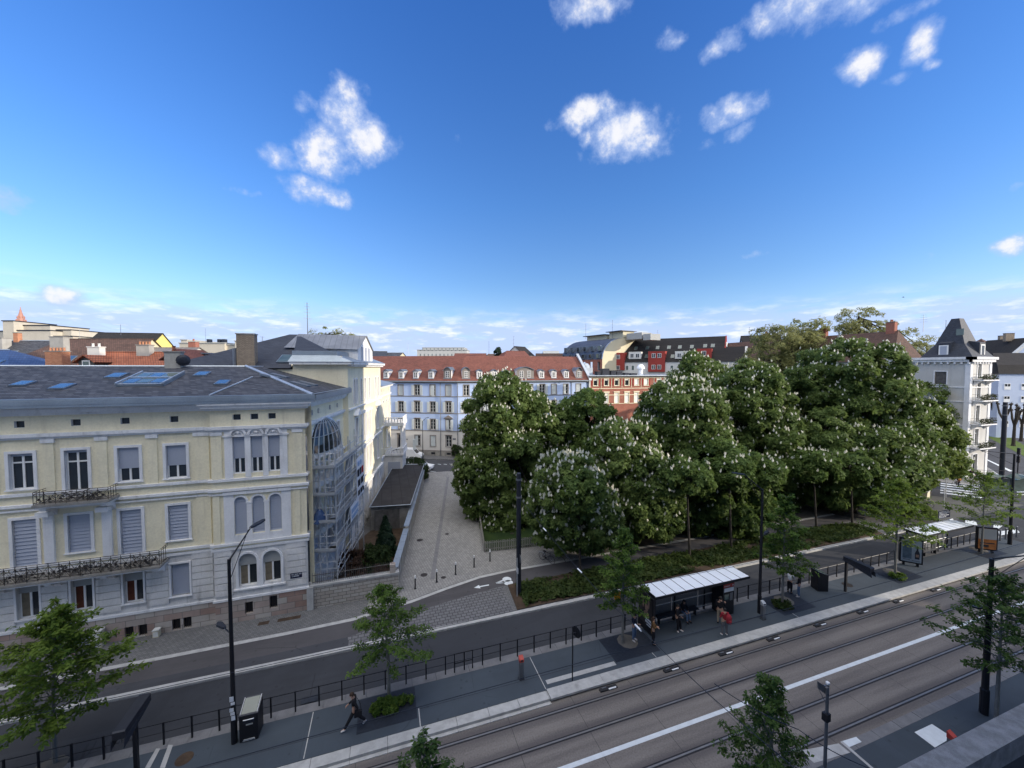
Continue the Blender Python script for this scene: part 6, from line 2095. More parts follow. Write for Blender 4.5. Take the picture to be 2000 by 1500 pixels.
gable_dormer(r, -w_ * .22, 0.2, ze + .35, 1.9, 1.05, 3.6, 'plank_old', 'tile_orange')
chimney(r, -w_ * .38, 2.6, ze, zr + .6, 1.5, .7, 'white_wall', 2, 'white_wall', 'white_wall'); chimney(r, w_ * .22, 3.6, zr - 1, zr + .9, 1.6, .7, 'concrete', 4, 'sooty_stone', 'brick_orange')
t, r, w_, zr, ze = house('house with standing seam metal roof behind the orange tiles', 304, 388, 60, 680, 706, 'white_wall', 'seam_brown', 9)
t, r, w_, zr, ze = house('orange tiled house with a wide timber dormer', 326, 440, 48, 692, 726, 'cream_wall', 'tile_orange', 8)
gable_dormer(r, w_ * .17, -.1, ze + .5, 3.0, 1.05, 3.6, 'plank_old', 'tile_red')
t, r, w_, zr, ze = house('slate roofed house with a zinc box dormer', 402, 500, 50, 688, 724, 'cream_wall', 'slate_dark', 8, 0, (4.0, 0))
mb = MB(); mb.box(-w_ * .40, .6, ze + .3, -w_ * .02, 3.5, zr - .35); b = mb.build('dormer', 'zinc', r)
MB().box(-w_ * .43, .35, zr - .349, w_ * .0, 3.6, zr - .2).build('dormer_roof', 'lead', b); MB().box(-w_ * .22, .54, ze + .75, -w_ * .12, .595, zr - .7).build('window', 'white_pvc', b)
t, r, w_, zr, ze = house('tall house with dark roof and sunlit yellow gable wall', 213, 318, 92, 651, 690, 'yellow_wall', 'tile_black', 12, YAW * .55)
antenna('roof_aerial', 'wide aerial on the dark roof with the yellow gable', far(236, 652, 90), 2.2, 2, 1.4)
p = far(380, 719, 62) - Vector((math.sin(YAW), math.cos(YAW), 0)) * 3.5
t = thing('house', 'low house with a red brick chimney stack behind the timber dormer', 'house', (p.x, p.y, 0), -YAW)
MB().box(-4, 0, 0, 4, 7, 17).build('wall', 'cream_wall', t)
mb = MB(); mb.quad((-4.3, -.3, 17), (4.3, -.3, 17), (4.3, 3.5, 18.6), (-4.3, 3.5, 18.6)); mb.quad((4.3, 7.3, 17), (-4.3, 7.3, 17), (-4.3, 3.5, 18.6), (4.3, 3.5, 18.6))
r = mb.build('roof', 'tile_red', t)
chimney(r, 0, 3.5, 17.5, 21.0, 1.15, .8, 'brick_red', 1, 'granite', 'brick_red')


def block(label, dep, boxes, wallm, cat='building', name='apartment_building', roof=None):
    """Flat roofed far block from surveyed boxes (px0, px1, y_top, setback)."""
    x0 = min(b[0] for b in boxes); x1 = max(b[1] for b in boxes)
    c = far((x0 + x1) / 2, 719, dep)
    t = thing(name, label, cat, (c.x, c.y, 0), -YAW)
    mb, mr = MB(), MB()
    k = dep / FPX
    for i, (a, b, y, sb) in enumerate(boxes):
        X0, X1 = (a - (x0 + x1) / 2) * k, (b - (x0 + x1) / 2) * k
        z = CAMZ + (719 - y) * k
        mb.box(X0, sb, 0, X1, sb + 14, z)
        mr.box(X0 - .25, sb - .25, z + .01, X1 + .25, sb + 14.2, z + .35)
    mb.build('wall', wallm, t)
    mr.build('roof', roof or 'grey_block', t)
    return t, k


t, k = block('white stepped apartment block on the far left skyline', 150, [(-60, 10, 645, 6), (10, 31, 628, 0), (31, 84, 635, 3), (31, 96, 646, 1), (84, 114, 643, 5), (95, 134, 657, 2), (134, 166, 661, 4)], 'concrete_warm', roof='dark_metal')
MB().box(-9.0, 2.9, CAMZ + 15.0, -8.0, 2.99, CAMZ + 16.0).build('window', 'ink_dark', t)
MB().box(15.5, 1.5, CAMZ + 4, 20, 3.5, CAMZ + 11.3).build('chimney', 'brick_orange', t)
p = far(46, 719, 420)
t = thing('church_tower', 'pink sandstone cathedral spire far off on the left skyline', 'church', (p.x, p.y, 0), R(20))
MB().box(-6, -6, 0, 6, 6, 62).build('tower', 'sandstone', t)
mb = MB(); mb.lathe([(5.6, 62), (4.6, 63.5), (3.9, 66), (3.0, 69.5), (2.2, 73), (1.2, 77), (.8, 79), (.95, 79.4), (.5, 80), (.15, 83.5)], (0, 0, 0), 8)
for q in range(8):
    a = q * .785
    for j, (rr, z) in enumerate(((4.9, 63.4), (3.6, 67.6), (2.7, 71))):
        mb.lathe([(.45, z), (.4, z + 1.2), (.02, z + 2.6)], (rr * math.cos(a), rr * math.sin(a), 0), 5)
mb.build('spire', 'sandstone', t)
t, k = block('long beige flat roofed block on the skyline left of the stone chimney', 138, [(346, 358, 664, 2), (352, 440, 671, 0), (438, 462, 674, 1), (460, 474, 667, 0), (500, 518, 673, 0), (470, 502, 675, 0)], 'concrete_warm')
mb = MB()
for x in (395, 416, 425):
    X = (x - 432) * k; mb.box(X - .5, 3, 24, X + .5, 4.5, 27.4)
mb.build('roof_vents', 'dark_metal', t)
t, k = block('grey office block with bands of windows far behind the red roof', 215, [(815, 912, 684, 0), (822, 905, 679, 4)], 'window_grid')
house('group of dark slate roofs left of the grey office block', 733, 762, 128, 686, 697, 'cream_wall', 'slate_dark', 9, .3)
house('low slate roof with end chimneys left of the grey office block', 758, 786, 130, 689, 697, 'cream_wall', 'slate', 9)
house('low brown roof just right of the grey office block', 890, 948, 116, 691, 704, 'cream_wall', 'tile_red', 8)
house('brown hipped roof behind the long red roof', 940, 990, 120, 692, 704, 'cream_wall', 'tile_brown', 9, .2, (3, 3))
house('red brown roof with steep hip behind the long red roof', 978, 1044, 112, 686, 704, 'cream_wall', 'tile_red', 10, .5, (4, 0))
house('dark roofed house with small white gable behind the long red roof', 1018, 1050, 124, 678, 696, 'white_wall', 'tile_black', 8, .9)
house('low brown roof next to the curved zinc roof', 1048, 1098, 126, 691, 704, 'cream_wall', 'tile_brown', 8)
house('pale roof beside the curved zinc roof', 1062, 1090, 140, 686, 696, 'white_wall', 'grey_block', 8)
house('dark roofed house rising behind the plane trees', 1438, 1500, 104, 656, 690, 'white_wall', 'tile_black', 10, -.4)
house('dark red roof half hidden by the airy plane tree', 1560, 1640, 112, 660, 690, 'cream_wall', 'tile_brown', 10, -.3)
house('small pyramid roof to the right of the grey corner building', 1903, 1938, 150, 662, 682, 'cream_wall', 'tile_brown', 9, .2, (3.4, 3.4))
house('slate roof with red chimney right of the grey corner building', 1922, 1975, 160, 668, 690, 'cream_wall', 'slate_dark', 9, .1)
for px, dep, yb, h, lb in ((402, 140, 671, 5.5, 'thin aerial above the beige flat roof'), (513, 60, 690, 2.6, 'aerial right of the stone chimney'), (156, 150, 661, 4, 'thin mast on the end of the white stepped block'), (797, 140, 692, 4, 'thin aerial beside the grey office block'), (955, 120, 692, 4, 'aerial on the brown hipped roof'), (1003, 118, 688, 5, 'aerial over the steep red brown roof'), (1463, 106, 660, 3, 'aerial on the dark roof behind the plane trees')):
    antenna('roof_aerial', lb, far(px, yb, dep), h, 3, .45)

# ---------------------------------------------------------------- railing along the platform
def railing(label, u0, u1, n=20.3):
    t = thing('pedestrian_railing', label, 'railing', (u0, n, PT))
    L = u1 - u0
    k = int(round(L / 1.04))
    pm_ = MB().box(-.03, -.03, -.02, .03, .03, 1.02).mesh('post', 'black_metal')
    for i in range(k + 1):
        put(pm_, 'post', t, (L * i / k, 0, 0))
    MB().tube([(0, 0, .98), (L, 0, .98)], .02, 5).build('top_rail', 'black_metal', t)
    MB().tube([(0, 0, .56), (L, 0, .56)], .012, 4).build('middle_rail', 'black_metal', t)
    return t
t = railing('long black post railing on the stone edging left of the first shelter', -26, 15.3)
MB().tube([(29.4, -.04, 0), (29.4, -.04, 1.04), (30.4, -.04, 1.04), (30.4, -.04, 0)], .035, 5).tube([(29.4, -.04, .5), (30.4, -.04, .5)], .03, 5).build('hoop', 'black_metal', t)
railing('black post railing between the first shelter and the poster panel', 23.6, 41.2)
railing('black post railing behind the second shelter', 42.4, 53.4)

# ---------------------------------------------------------------- street lamps
def lamp_head(parent, p, d, L=.75):
    """Flat elongated luminaire with glass underside; p tip of arm, d horizontal direction."""
    d = Vector((d[0], d[1], 0)).normalized(); s_ = Vector((-d.y, d.x, 0))
    mb = MB()
    P0 = Vector(p)
    sec = [(0, .05), (.12, .10), (.45, .15), (L, .10), (L + .06, .04)]
    up = []
    for x, wv in sec:
        c = P0 + d * x + Vector((0, 0, .10 * x))
        up.append((c - s_ * wv, c + s_ * wv, c - s_ * wv * .8 + Vector((0, 0, .07)), c + s_ * wv * .8 + Vector((0, 0, .07))))
    for a, b in zip(up[:-1], up[1:]):
        mb.quad(*[tuple(v) for v in (a[2], a[3], b[3], b[2])]); mb.quad(*[tuple(v) for v in (a[0], a[2], b[2], b[0])]); mb.quad(*[tuple(v) for v in (a[1], b[1], b[3], a[3])])
        mb.quad(*[tuple(v) for v in (a[0], b[0], b[1], a[1])], mi=1)
    mb.quad(*[tuple(v) for v in (up[-1][0], up[-1][1], up[-1][3], up[-1][2])])
    return mb.build('lamp_head', ['dark_metal', 'lamp_glass'], parent)
def street_lamp(label, base, h, dir_hi, low=None, dir_lo=None, stickers=False, arm=1.1, r=.10, rise=.9):
    t = thing('street_lamp', label, 'street lamp', base, 0, 'street lamps')
    MB().tube([(0, 0, -.05), (0, 0, 1.2), (0, 0, 1.25), (0, 0, h)], [r * 1.25, r * 1.25, r, r * .62], 10).build('pole', 'black_metal', t)
    d = Vector((*dir_hi, 0)).normalized()
    e = Vector((0, 0, h)) + d * arm + Vector((0, 0, rise))
    MB().tube([(0, 0, h - .35), tuple(Vector((0, 0, h)) + d * .08), tuple(e)], [.05, .045, .03], 6).tube([(0, 0, h - 1.0), tuple(e - d * .1)], .018, 4).build('arm', 'black_metal', t)
    lamp_head(t, e, dir_hi)
    if low:
        d2 = Vector((*dir_lo, 0)).normalized()
        MB().tube([(0, 0, low), tuple(Vector((0, 0, low + .1)) + d2 * .45)], .03, 5).build('arm', 'black_metal', t)
        lamp_head(t, Vector((0, 0, low + .1)) + d2 * .45, dir_lo, .55)
    if stickers:
        mb = MB()
        for k, (z, hh) in enumerate(((2.35, .2), (2.05, .12), (1.72, .17), (1.5, .26))):
            mb.tube([(0, 0, z), (0, 0, z + hh)], r * 1.06, 10, cap=False)
        for k in range(0):
            pass
        s = MB()
        for z, hh, x in ((1.98, .22, -.02), (1.82, .12, .02), (1.52, .16, -.03), (1.36, .13, .0), (1.12, .2, .02)):
            s.box(x - .075, -r * 1.30, z, x + .075, -r * 1.27 + .01, z + hh)
        s.build('stickers', 'paper_white', t)
    return t
street_lamp('black two headed street lamp with white stickers on its pole beside the big bin', at(458, 1450, PT), 8.3, (.5, .87), 4.95, (-.7, .7), True)
street_lamp('black two headed street lamp beside the bare ticket validator', at(1483, 1197, PT), 8.5, (-.85, .5), 5.2, (.95, .3))
street_lamp('black two headed street lamp at the right margin behind the parapet', (27.2, 9.8, NPZ), 7.6, (.98, -.2), 5.2, (-.95, .1), arm=2.2, r=.13, rise=.05)
street_lamp('slim street lamp at the far end of the alley', at(826, 900, FZ), 7.2, (.8, .6), arm=.7, r=.07, rise=.4)
street_lamp('low dark lamp standing on the garage roof side by the house wall', (.75, 57.6, 2.6), 2.2, (1, .2), arm=.35, r=.06, rise=.12)
street_lamp('tall black lamp post with long arm beside the second shelter', at(1972, 1063, PT), 8.6, (-.9, .55), arm=2.6, r=.12, rise=.2)

# catenary poles and overhead wires
def mast(label, base, h, r=.19):
    t = thing('catenary_mast', label, 'mast', base, 0, 'catenary masts')
    MB().lathe([(r * 1.5, -.02), (r * 1.5, .03), (r, .04), (r * .85, h), (r * .6, h + .05)], (0, 0, 0), 14).build('pole', 'dark_metal', t)
    mb = MB()
    for z in (h - 1.8, h - .5):
        mb.lathe([(r * 1.12, z), (r * 1.12, z + .12)], (0, 0, 0), 12)
    mb.build('collar', 'grey_metal', t)
    return t
m1 = mast('thick dark catenary mast at the tip of the planted verge', at(1013, 1160, FZ), 9.0)
m2 = mast('thick dark catenary mast at the crossroads', at(1955, 952, 0), 12.0, .28)
t = thing('road_sign', 'round traffic sign seen from the back on a slim post beside the thick mast', 'sign', at(1010, 1166, FZ))
MB().tube([(0, 0, 0), (0, 0, 2.9)], .03, 6).build('post', 'galvanised', t)
MB(Matrix.Translation((.25, .12, 2.75))).lathe([(.32, -.01), (.32, .01)], (0, 0, 0), 16, axis='x').build('disc', 'grey_metal', t)
MB().box(.05, .0, 1.7, .09, .3, 2.1).build('plate', 'white_gloss', t)
def wire(label, pts, r=.012, ins=()):
    t = thing('overhead_wire', label, 'wire', pts[0])
    o = Vector(pts[0])
    ps = []
    for a, b in zip(pts[:-1], pts[1:]):
        a, b = Vector(a), Vector(b)
        for k in range(8):
            f = k / 8
            ps.append(a.lerp(b, f) - o + Vector((0, 0, -.12 * 4 * f * (1 - f))))
    ps.append(Vector(pts[-1]) - o)
    MB().tube(ps, r, 4).build('cable', 'dark_metal', t)
    if ins:
        for f in ins:
            i = f * (len(ps) - 1)
            a = ps[int(i)].lerp(ps[min(int(i) + 1, len(ps) - 1)], i - int(i))
            d = (ps[-1] - ps[0]).normalized()
            MB().tube([a - d * .22, a - d * .2, a + d * .2, a + d * .22], [.012, .038, .038, .012], 6).build('insulator', 'white_gloss', t)
    return t
wire('span wire with white insulators from the thick mast over the street', [at(1013, 1160, FZ) + Vector((0, 0, 7.3)), far(1155, 1140, 19.5), far(1262, 1238, 15.5), far(1540, 1490, 10.0), far(1800, 1720, 7.8)], .012, (.11, .22, .47))
wire('overhead contact wire above the upper tram track', [(-60, 15.85, 6), (-20, 15.85, 5.95), (8, 15.85, 6), (36, 15.85, 6), (60, 15.85, 6), (75, 15.85, 6)], .010, (.47, .62))
wire('overhead contact wire above the lower tram track', [(-60, 12.2, 6), (8, 12.2, 6), (36, 12.2, 6), (75, 12.2, 6)], .010)
wire('span wire crossing the bottom right corner', [far(1395, 1335, 12.4), far(1560, 1425, 10.8), far(1725, 1510, 9.3), far(1900, 1600, 8)], .012)
wire('pale span wire in front of the grey corner building', [far(1860, 913, 52), far(1955, 919, 53), far(2040, 924, 54)], .03)

# signal post on the near platform
t = thing('signal_post', 'slim grey post with tilted plate and clamp on the near platform', 'post', (16.6, 10.1, NPZ))
MB().tube([(0, 0, 0), (0, 0, 4.05)], [.065, .055], 8).build('post', 'grey_metal', t)
MB().lathe([(.07, 4.05), (.07, 4.12), (.02, 4.16)], (0, 0, 0), 8).build('cap', 'white_gloss', t)
mb = MB(); mb.prism([(-.06, 3.95), (-.60, 4.32), (-.56, 4.02), (-.06, 3.62)], -.02, .02, 'xz', 0); mb.tube([(-.56, 0, 4.05), (-.03, 0, 3.2)], .012, 4); mb.box(-.2, -.08, 3.72, -.05, .08, 3.98)
mb.build('bracket', 'grey_metal', t)
MB().box(-.14, -.1, 2.55, .09, .1, 2.86).build('clamp', 'black_metal', t)

# tall information displays: post with a long drooping box
def display(label, base, d0, d1, h=2.45):
    t = thing('information_display', label, 'display', base, 0, 'platform information displays')
    MB().box(-.07, -.07, -.01, .07, .07, h).build('post', 'black_metal', t)
    mb = MB()
    mb.prism([(d0, h - .02), (d1, h - .18), (d1, h + .10), (d1 + .05, h + .14), (d0, h + .20)], -.20, .20, 'yz')
    mb.build('housing', 'dark_metal', t)
    mb = MB()
    for s_ in (-1, 1):
        mb.prism([(d0 + .02, h - .10), (d1 - .1, h - .50), (d1 - .05, h - .16), (d0 + .02, h - .03)], s_ * .205 - .01, s_ * .205 + .01, 'yz')
    mb.build('screen', 'ink_dark', t)
    MB().box(-.03, d1 + .08, h - .42, .03, d1 + .16, h - .25).build('speaker', 'grey_metal', t)
    return t
display('black passenger display on a post, right of the dark bin', at(1651, 1155, PT), .1, -1.6)
display('black passenger display on a post at the bottom left corner', (-9.95, 19.3, PT), .75, -1.0)

# solar bins
def solar_bin(label, p, rz):
    t = thing('litter_bin', label, 'bin', p, rz, 'solar compactor bins')
    MB().prism([(-.38, 0), (.38, 0), (.38, 1.42), (-.38, 1.18)], -.36, .36, 'yz').build('body', 'black_metal', t)
    mb = MB(); mb.prism([(-.40, 1.182), (.40, 1.435), (.40, 1.475), (-.40, 1.222)], -.38, .38, 'yz'); mb.build('lid', 'dark_metal', t)
    mb = MB(); mb.add([(-.30, -.33, 1.248), (.30, -.33, 1.248), (.30, .33, 1.457), (-.30, .33, 1.457)], [(0, 1, 2, 3)]); mb.build('solar_panel', 'green_glass', t)
    mb = MB()
    for x in (-.33, .33):
        mb.add([(x - .012, -.36, 1.25), (x + .012, -.36, 1.25), (x + .012, .36, 1.478), (x - .012, .36, 1.478)], [(0, 1, 2, 3)])
    mb.build('panel_trim', 'galvanised', t)
    MB().tube([(-.2, -.385, 1.0), (-.17, -.43, 1.03), (.17, -.43, 1.03), (.2, -.385, 1.0)], .02, 6).build('handle', 'white_gloss', t)
    MB().box(-.22, -.386, .82, .22, -.379, .98).build('hatch', 'ink_dark', t)
    MB().box(-.10, -.392, .74, .16, -.379, .80).build('sticker', 'grey_block', t)
    mb = MB(); mb.prism([(-.24, .06), (.24, .06), (.20, .12), (-.20, .12)], -.42, -.379, 'xz'); mb.build('foot_pedal', 'galvanised', t)
    return t
solar_bin('black solar bin beside the stickered street lamp', at(492, 1432, PT), 0)
solar_bin('black solar bin near the two girls, right of the first shelter', at(1600, 1150, PT), R(70))

def validator(label, p, top, rz=0):
    t = thing('ticket_validator', label, 'validator', p, rz)
    MB().box(-.11, -.10, 0, .11, .10, .95).build('column', 'grey_metal', t)
    mb = MB(); mb.prism([(-.11, .952), (.11, .952), (.11, 1.22), (-.11, 1.10)], -.12, .12, 'yz'); mb.build('head', top, t)
    MB().box(-.14, -.13, 0, .14, .13, .02).build('foot_plate', 'black_metal', t)
    mb = MB(); mb.add([(-.07, -.113, 1.0), (.07, -.113, 1.0), (.07, -.113, 1.09), (-.07, -.113, 1.09)], [(0, 1, 2, 3)]); mb.build('slot', 'ink_dark', t)
    return t
validator('red topped ticket validator on the platform left of the guidance strip', at(1018, 1325, PT), 'red_paint')
validator('dark ticket validator with pale top in front of the right street lamp', at(1484, 1198, PT) + Vector((-.35, -.5, 0)), 'galvanised')
validator('red topped validator half hidden by the parapet', (22.6, 9.0, NPZ), 'red_paint')
t = thing('road_sign', 'thin black post with round sign seen edge on, by the guidance strip', 'sign', at(1118, 1329, PT))
MB().tube([(0, 0, 0), (0, 0, 2.95)], .035, 6).build('post', 'black_metal', t)
MB(Matrix.Translation((.22, 0, 2.6)) @ Matrix.Rotation(R(18), 4, 'Z')).lathe([(.30, -.012), (.30, .012)], (0, 0, 0), 16, axis='x').build('disc', 'black_metal', t)
MB().box(.03, -.03, 2.5, .2, .03, 2.6).build('clamp', 'dark_metal', t)
t = thing('stop_flag', 'slim pole with orange flag and white and blue plates beside the second street tree', 'sign', at(1217, 1256, PT) + Vector((.12, .2, 0)))
MB().tube([(0, 0, 0), (0, 0, 3.2)], .03, 6).build('pole', 'galvanised', t)
MB().box(-.62, -.02, 2.68, -.22, .02, 3.12).build('flag', 'orange_paint', t)
MB().box(-.12, -.04, 2.9, .30, .0, 3.05).build('white_plate', 'white_gloss', t)
MB().box(-.02, -.05, 2.72, .36, -.01, 2.86).build('blue_plate', 'paper_blue', t)

# ---------------------------------------------------------------- tram stop shelters
def shelter(label, p, L, Dp, panels, left_panel, kiosk):
    t = thing('tram_shelter', label, 'shelter', p)
    rf = thing('tram_shelter_roof', None, None)
    bpy.data.objects.remove(rf)
    mb, mg = MB(), MB()
    for i in range(panels):
        a, b = L * i / panels + .02, L * (i + 1) / panels - .02
        mb.box(a, -.02, 2.50, b, Dp + .02, 2.56)
    r_ = mb.build('roof', 'canopy_white', t)
    mg.box(-.04, -.06, 2.40, L + .04, -.0205, 2.555); mg.box(-.04, Dp + .0205, 2.40, L + .04, Dp + .06, 2.555)
    for i in range(panels + 1):
        x = L * i / panels
        mg.box(x - .019, -.02, 2.40, x + .019, Dp + .02, 2.568)
    mg.build('roof_beams', 'black_metal', r_)
    pm_ = MB().box(-.05, -.05, -.01, .05, .05, 2.4).mesh('post', 'black_metal')
    for x in (.15, L * .34, L * .67, L - .7):
        put(pm_, 'post', t, (x, Dp - .1, 0))
    mb = MB()
    for k in range(3):
        a, b = .2 + k * (L - 1.0) / 3, .2 + (k + 1) * (L - 1.0) / 3 - .1
        mb.box(a, Dp - .13, .35, b, Dp - .11, 1.0); mb.box(a, Dp - .13, 1.08, b, Dp - .11, 1.75)
    mb.build('back_panel', 'grey_metal', t)
    mb = MB()
    for z in (1.04, 1.82, .3):
        mb.tube([(.15, Dp - .16, z), (L - .75, Dp - .16, z)], .02, 5)
    mb.build('rails', 'galvanised', t)
    b = MB().box(.9, Dp - .62, .44, L * .55, Dp - .2, .5).build('bench', 'dark_metal', t)
    for x in (1.1, L * .3, L * .53):
        MB().box(x - .03, Dp - .5, 0, x + .03, Dp - .3, .44).build('bench_leg', 'black_metal', b)
    f = MB().box(L * .40, Dp - .2, 1.45, L * .40 + 1.05, Dp - .165, 1.95).build('timetable', 'paper_white', t)
    if left_panel:
        e = MB().box(-.14, -.02, .0, .02, Dp + .02, 2.39).build('end_panel', 'black_metal', t)
        MB().box(-.155, .12, .45, -.141, Dp - .1, 2.2).build('poster', 'poster_dark', e)
        mb = MB()
        for (cy, cz, ry_, rz_) in ((.62, 1.55, .17, .24), (.95, 1.75, .07, .35), (.42, 1.85, .08, .30), (.62, 1.1, .26, .25)):
            mb.add([(-.159, cy + ry_ * math.cos(k * .628), cz + rz_ * math.sin(k * .628)) for k in range(10)], [tuple(range(10))])
        mb.build('poster_figure', 'poster_skin', e)
        mb = MB().box(-.165, .16, .62, -.16, .72, .74).box(-.165, .16, .80, -.16, .66, .92).box(-.165, .2, .48, -.16, .6, .55)
        mb.build('poster_lettering', 'paper_white', e)
    if kiosk:
        x = L - 1.95
        k_ = MB().box(x, .25, 0, x + .95, Dp - .25, 2.2).build('ticket_machine', 'black_metal', t)
        MB().box(x + .02, .232, 1.92, x + .93, .249, 2.15).build('header', 'red_paint', k_)
        mb = MB()
        for i in range(6):
            mb.box(x + .08 + i * .085, .224, 1.99, x + .12 + i * .085, .231, 2.06)
        mb.lathe([(.05, -.008), (.05, 0)], (x + .82, .231, 2.04), 8, axis='y')
        mb.build('lettering', 'paper_white', k_)
        MB().box(x + .08, .232, 1.62, x + .9, .249, 1.88).build('fare_plan', 'paper_white', k_)
        MB().box(x + .12, .232, 1.1, x + .5, .249, 1.45).build('screen', 'green_glass', k_)
        MB().box(x + .58, .232, 1.0, x + .82, .249, 1.5).build('keypad', 'grey_metal', k_)
    return t
S1 = shelter('tram shelter with white ribbed roof, poster end panel and ticket machine', (15.6, 19.1, PT), 7.6, 1.4, 10, True, True)
S2 = shelter('second white roofed tram shelter half hidden by a street tree', (43.0, 19.2, PT), 6.9, 1.4, 9, False, False)
t = thing('stop_sign_board', 'dark blue stop name board with white lines above the second shelter', 'sign', (48.2, 20.72, PT))
MB().box(-.03, -.03, -.1, .03, .03, 3.1).build('post', 'black_metal', t)
MB().box(-.1, -.04, 2.75, 1.7, .0, 3.45).build('board', 'plaque_blue', t)
mb = MB()
for z, b in ((3.32, 1.4), (3.2, 1.5), (3.08, 1.2), (2.96, 1.45), (2.84, 1.0)):
    x = 0.0
    while x < b:
        wv = rnd.choice((.12, .2, .28)); mb.box(x, -.047, z, x + wv, -.041, z + .045); x += wv + .06
mb.build('lettering', 'paper_white', t)

def ad_panel(label, p, rz, kind):
    t = thing('poster_panel', label, 'poster panel', p, rz)
    MB().box(-.72, -.09, .25, .72, .09, 2.32).build('frame', 'black_metal', t)
    MB().box(-.5, -.07, -.01, -.36, .07, .249).box(.36, -.07, -.01, .5, .07, .249).build('foot', 'black_metal', t)
    s = MB().box(-.62, -.105, .36, .62, -.091, 2.2).build('poster', 'ad_grey' if kind == 'sea' else 'ad_orange', t)
    if kind == 'sea':
        MB().box(-.54, -.112, .62, .02, -.106, 1.86).build('picture', 'ad_sea', s)
        MB(Matrix.Translation((.36, -.112, .66))).prism([(-.14, 0), (.14, 0), (.15, .5), (.05, .78), (.045, 1.1), (-.045, 1.1), (-.05, .78), (-.15, .5)], -.006, .004, 'xz').build('bottle', 'ink_dark', s)
        MB().box(.27, -.122, .84, .45, -.1185, 1.06).build('bottle_label', 'poster_skin', s)
        mb = MB()
        for z, a, b in ((2.02, -.3, .3), (.46, .05, .55), (.5, -.5, -.1)):
            x = a
            while x < b:
                mb.box(x, -.111, z, x + .05, -.106, z + .05); x += .075
        mb.build('lettering', 'ink_dark', s)
    else:
        MB().box(-.62, -.113, 1.25, .62, -.106, 2.2).build('picture', 'grey_block', s)
        MB().box(-.5, -.113, .55, .1, -.106, .75).box(-.5, -.1132, .85, .5, -.1062, .95).build('lettering', 'ink_dark', s)
    return t
ad_panel('black framed poster panel with a dark bottle and a sea picture', (41.8, 19.55, PT), R(-48), 'sea')
ad_panel('black framed poster panel with orange brown lower half', at(1935, 1082, PT) + Vector((0, .3, 0)), R(-35), 'orange')

# ---------------------------------------------------------------- bollards, grates, small things
bo = thing('bollard', 'black bollard with white top nearest the alley wall', 'bollard', at(811, 1150, FZ), 0, 'bollards across the alley mouth')
MB().lathe([(.055, 0), (.05, .82)], (0, 0, 0), 10).build('post', 'black_metal', bo)
MB().lathe([(.056, .822), (.056, 1.0), (.03, 1.03)], (0, 0, 0), 10).build('cap', 'white_gloss', bo)
MB().lathe([(.10, 0), (.10, .02)], (0, 0, 0), 10).build('foot', 'black_metal', bo)
for (px, py), lb in zip(((853, 1137), (890, 1122), (926, 1108), (957, 1096)), ('black bollard with white top standing at the end of the drain channel', 'black bollard with white top between the drain channel one and the fence pair', 'black bollard with white top second from the picket fence', 'black bollard with white top nearest the picket fence')):
    dup(bo, at(px, py, FZ), None, lb)
b2 = thing('bollard', 'grey bollard nearest the orange poster panel', 'bollard', at(1943, 1062, PT), 0, 'bollards by the second shelter')
MB().lathe([(.06, 0), (.06, 1.05), (.03, 1.09)], (0, 0, 0), 10).build('post', 'grey_metal', b2)
MB().lathe([(.1, 0), (.1, .02)], (0, 0, 0), 10).build('foot', 'black_metal', b2)
for (px, py), lb in zip(((1953, 1056), (1964, 1053), (1985, 1049)), ('grey bollard second from the orange poster panel', 'grey bollard just left of the tall black lamp post', 'grey bollard right of the tall black lamp post')):
    dup(b2, at(px, py, PT), None, lb)
def wood_bits(t, x0):
    pass
tb = thing('track_box', 'black drain box with white reflector where the platform kerb begins', 'drain box', (at(1184, 1340, 0).x, 16.88, .0), 0, 'drain boxes along the platform kerb')
MB().box(-.5, -.1, 0, .5, .1, .075).build('box', 'groove', tb)
MB().box(-.02, -.11, .04, .42, -.05, .082).build('reflector', 'white_gloss', tb)
MB().box(-.35, .02, .076, -.1, .08, .10).build('lug', 'grey_metal', tb)
for i, px in enumerate((1308, 1413, 1508, 1600, 1683, 1752, 1830, 1905)):
    py = {1308: 1305, 1413: 1273, 1508: 1247, 1600: 1220, 1683: 1195, 1752: 1174, 1830: 1154, 1905: 1132}[px]
    dup(tb, (at(px, py, 0).x, 16.88, 0), None, ['black drain box in front of the left end of the first shelter', 'black drain box in front of the person with the red backpack', 'black drain box in front of the pale topped validator', 'black drain box in front of the two girls', 'black drain box in front of the second solar bin', 'black drain box in front of the passenger display', 'black drain box in front of the bottle poster panel', 'black drain box in front of the second shelter'][i])
for i, (u, lb) in enumerate(((-.1, 'dark cast iron tree grate under the tree beside the walking person'), (13.7, 'dark tree grate left of the first shelter'), (26.8, 'dark tree grate right of the first shelter'), (39.0, 'dark tree grate beside the bottle poster panel'), (51.3, 'dark tree grate near the orange poster panel'), (-13.5, 'dark tree grate at the bottom left corner'))):
    w_ = 1.35 if i == 0 else 1.5
    p = MB().box(u - w_, 18.1, PT, u + w_, 20.0, PT + .006)
    struct('tree_grate', p, 'grate', lb)
    if i:
        struct('tree_pit', MB().lathe([(.62, 0), (.4, .05), (0, .08)], (u + (.1 if i < 5 else 0), 19.35 if i < 5 else 20.5, PT + .006), 10), 'gravel', 'bare earth round the trunk, ' + lb)
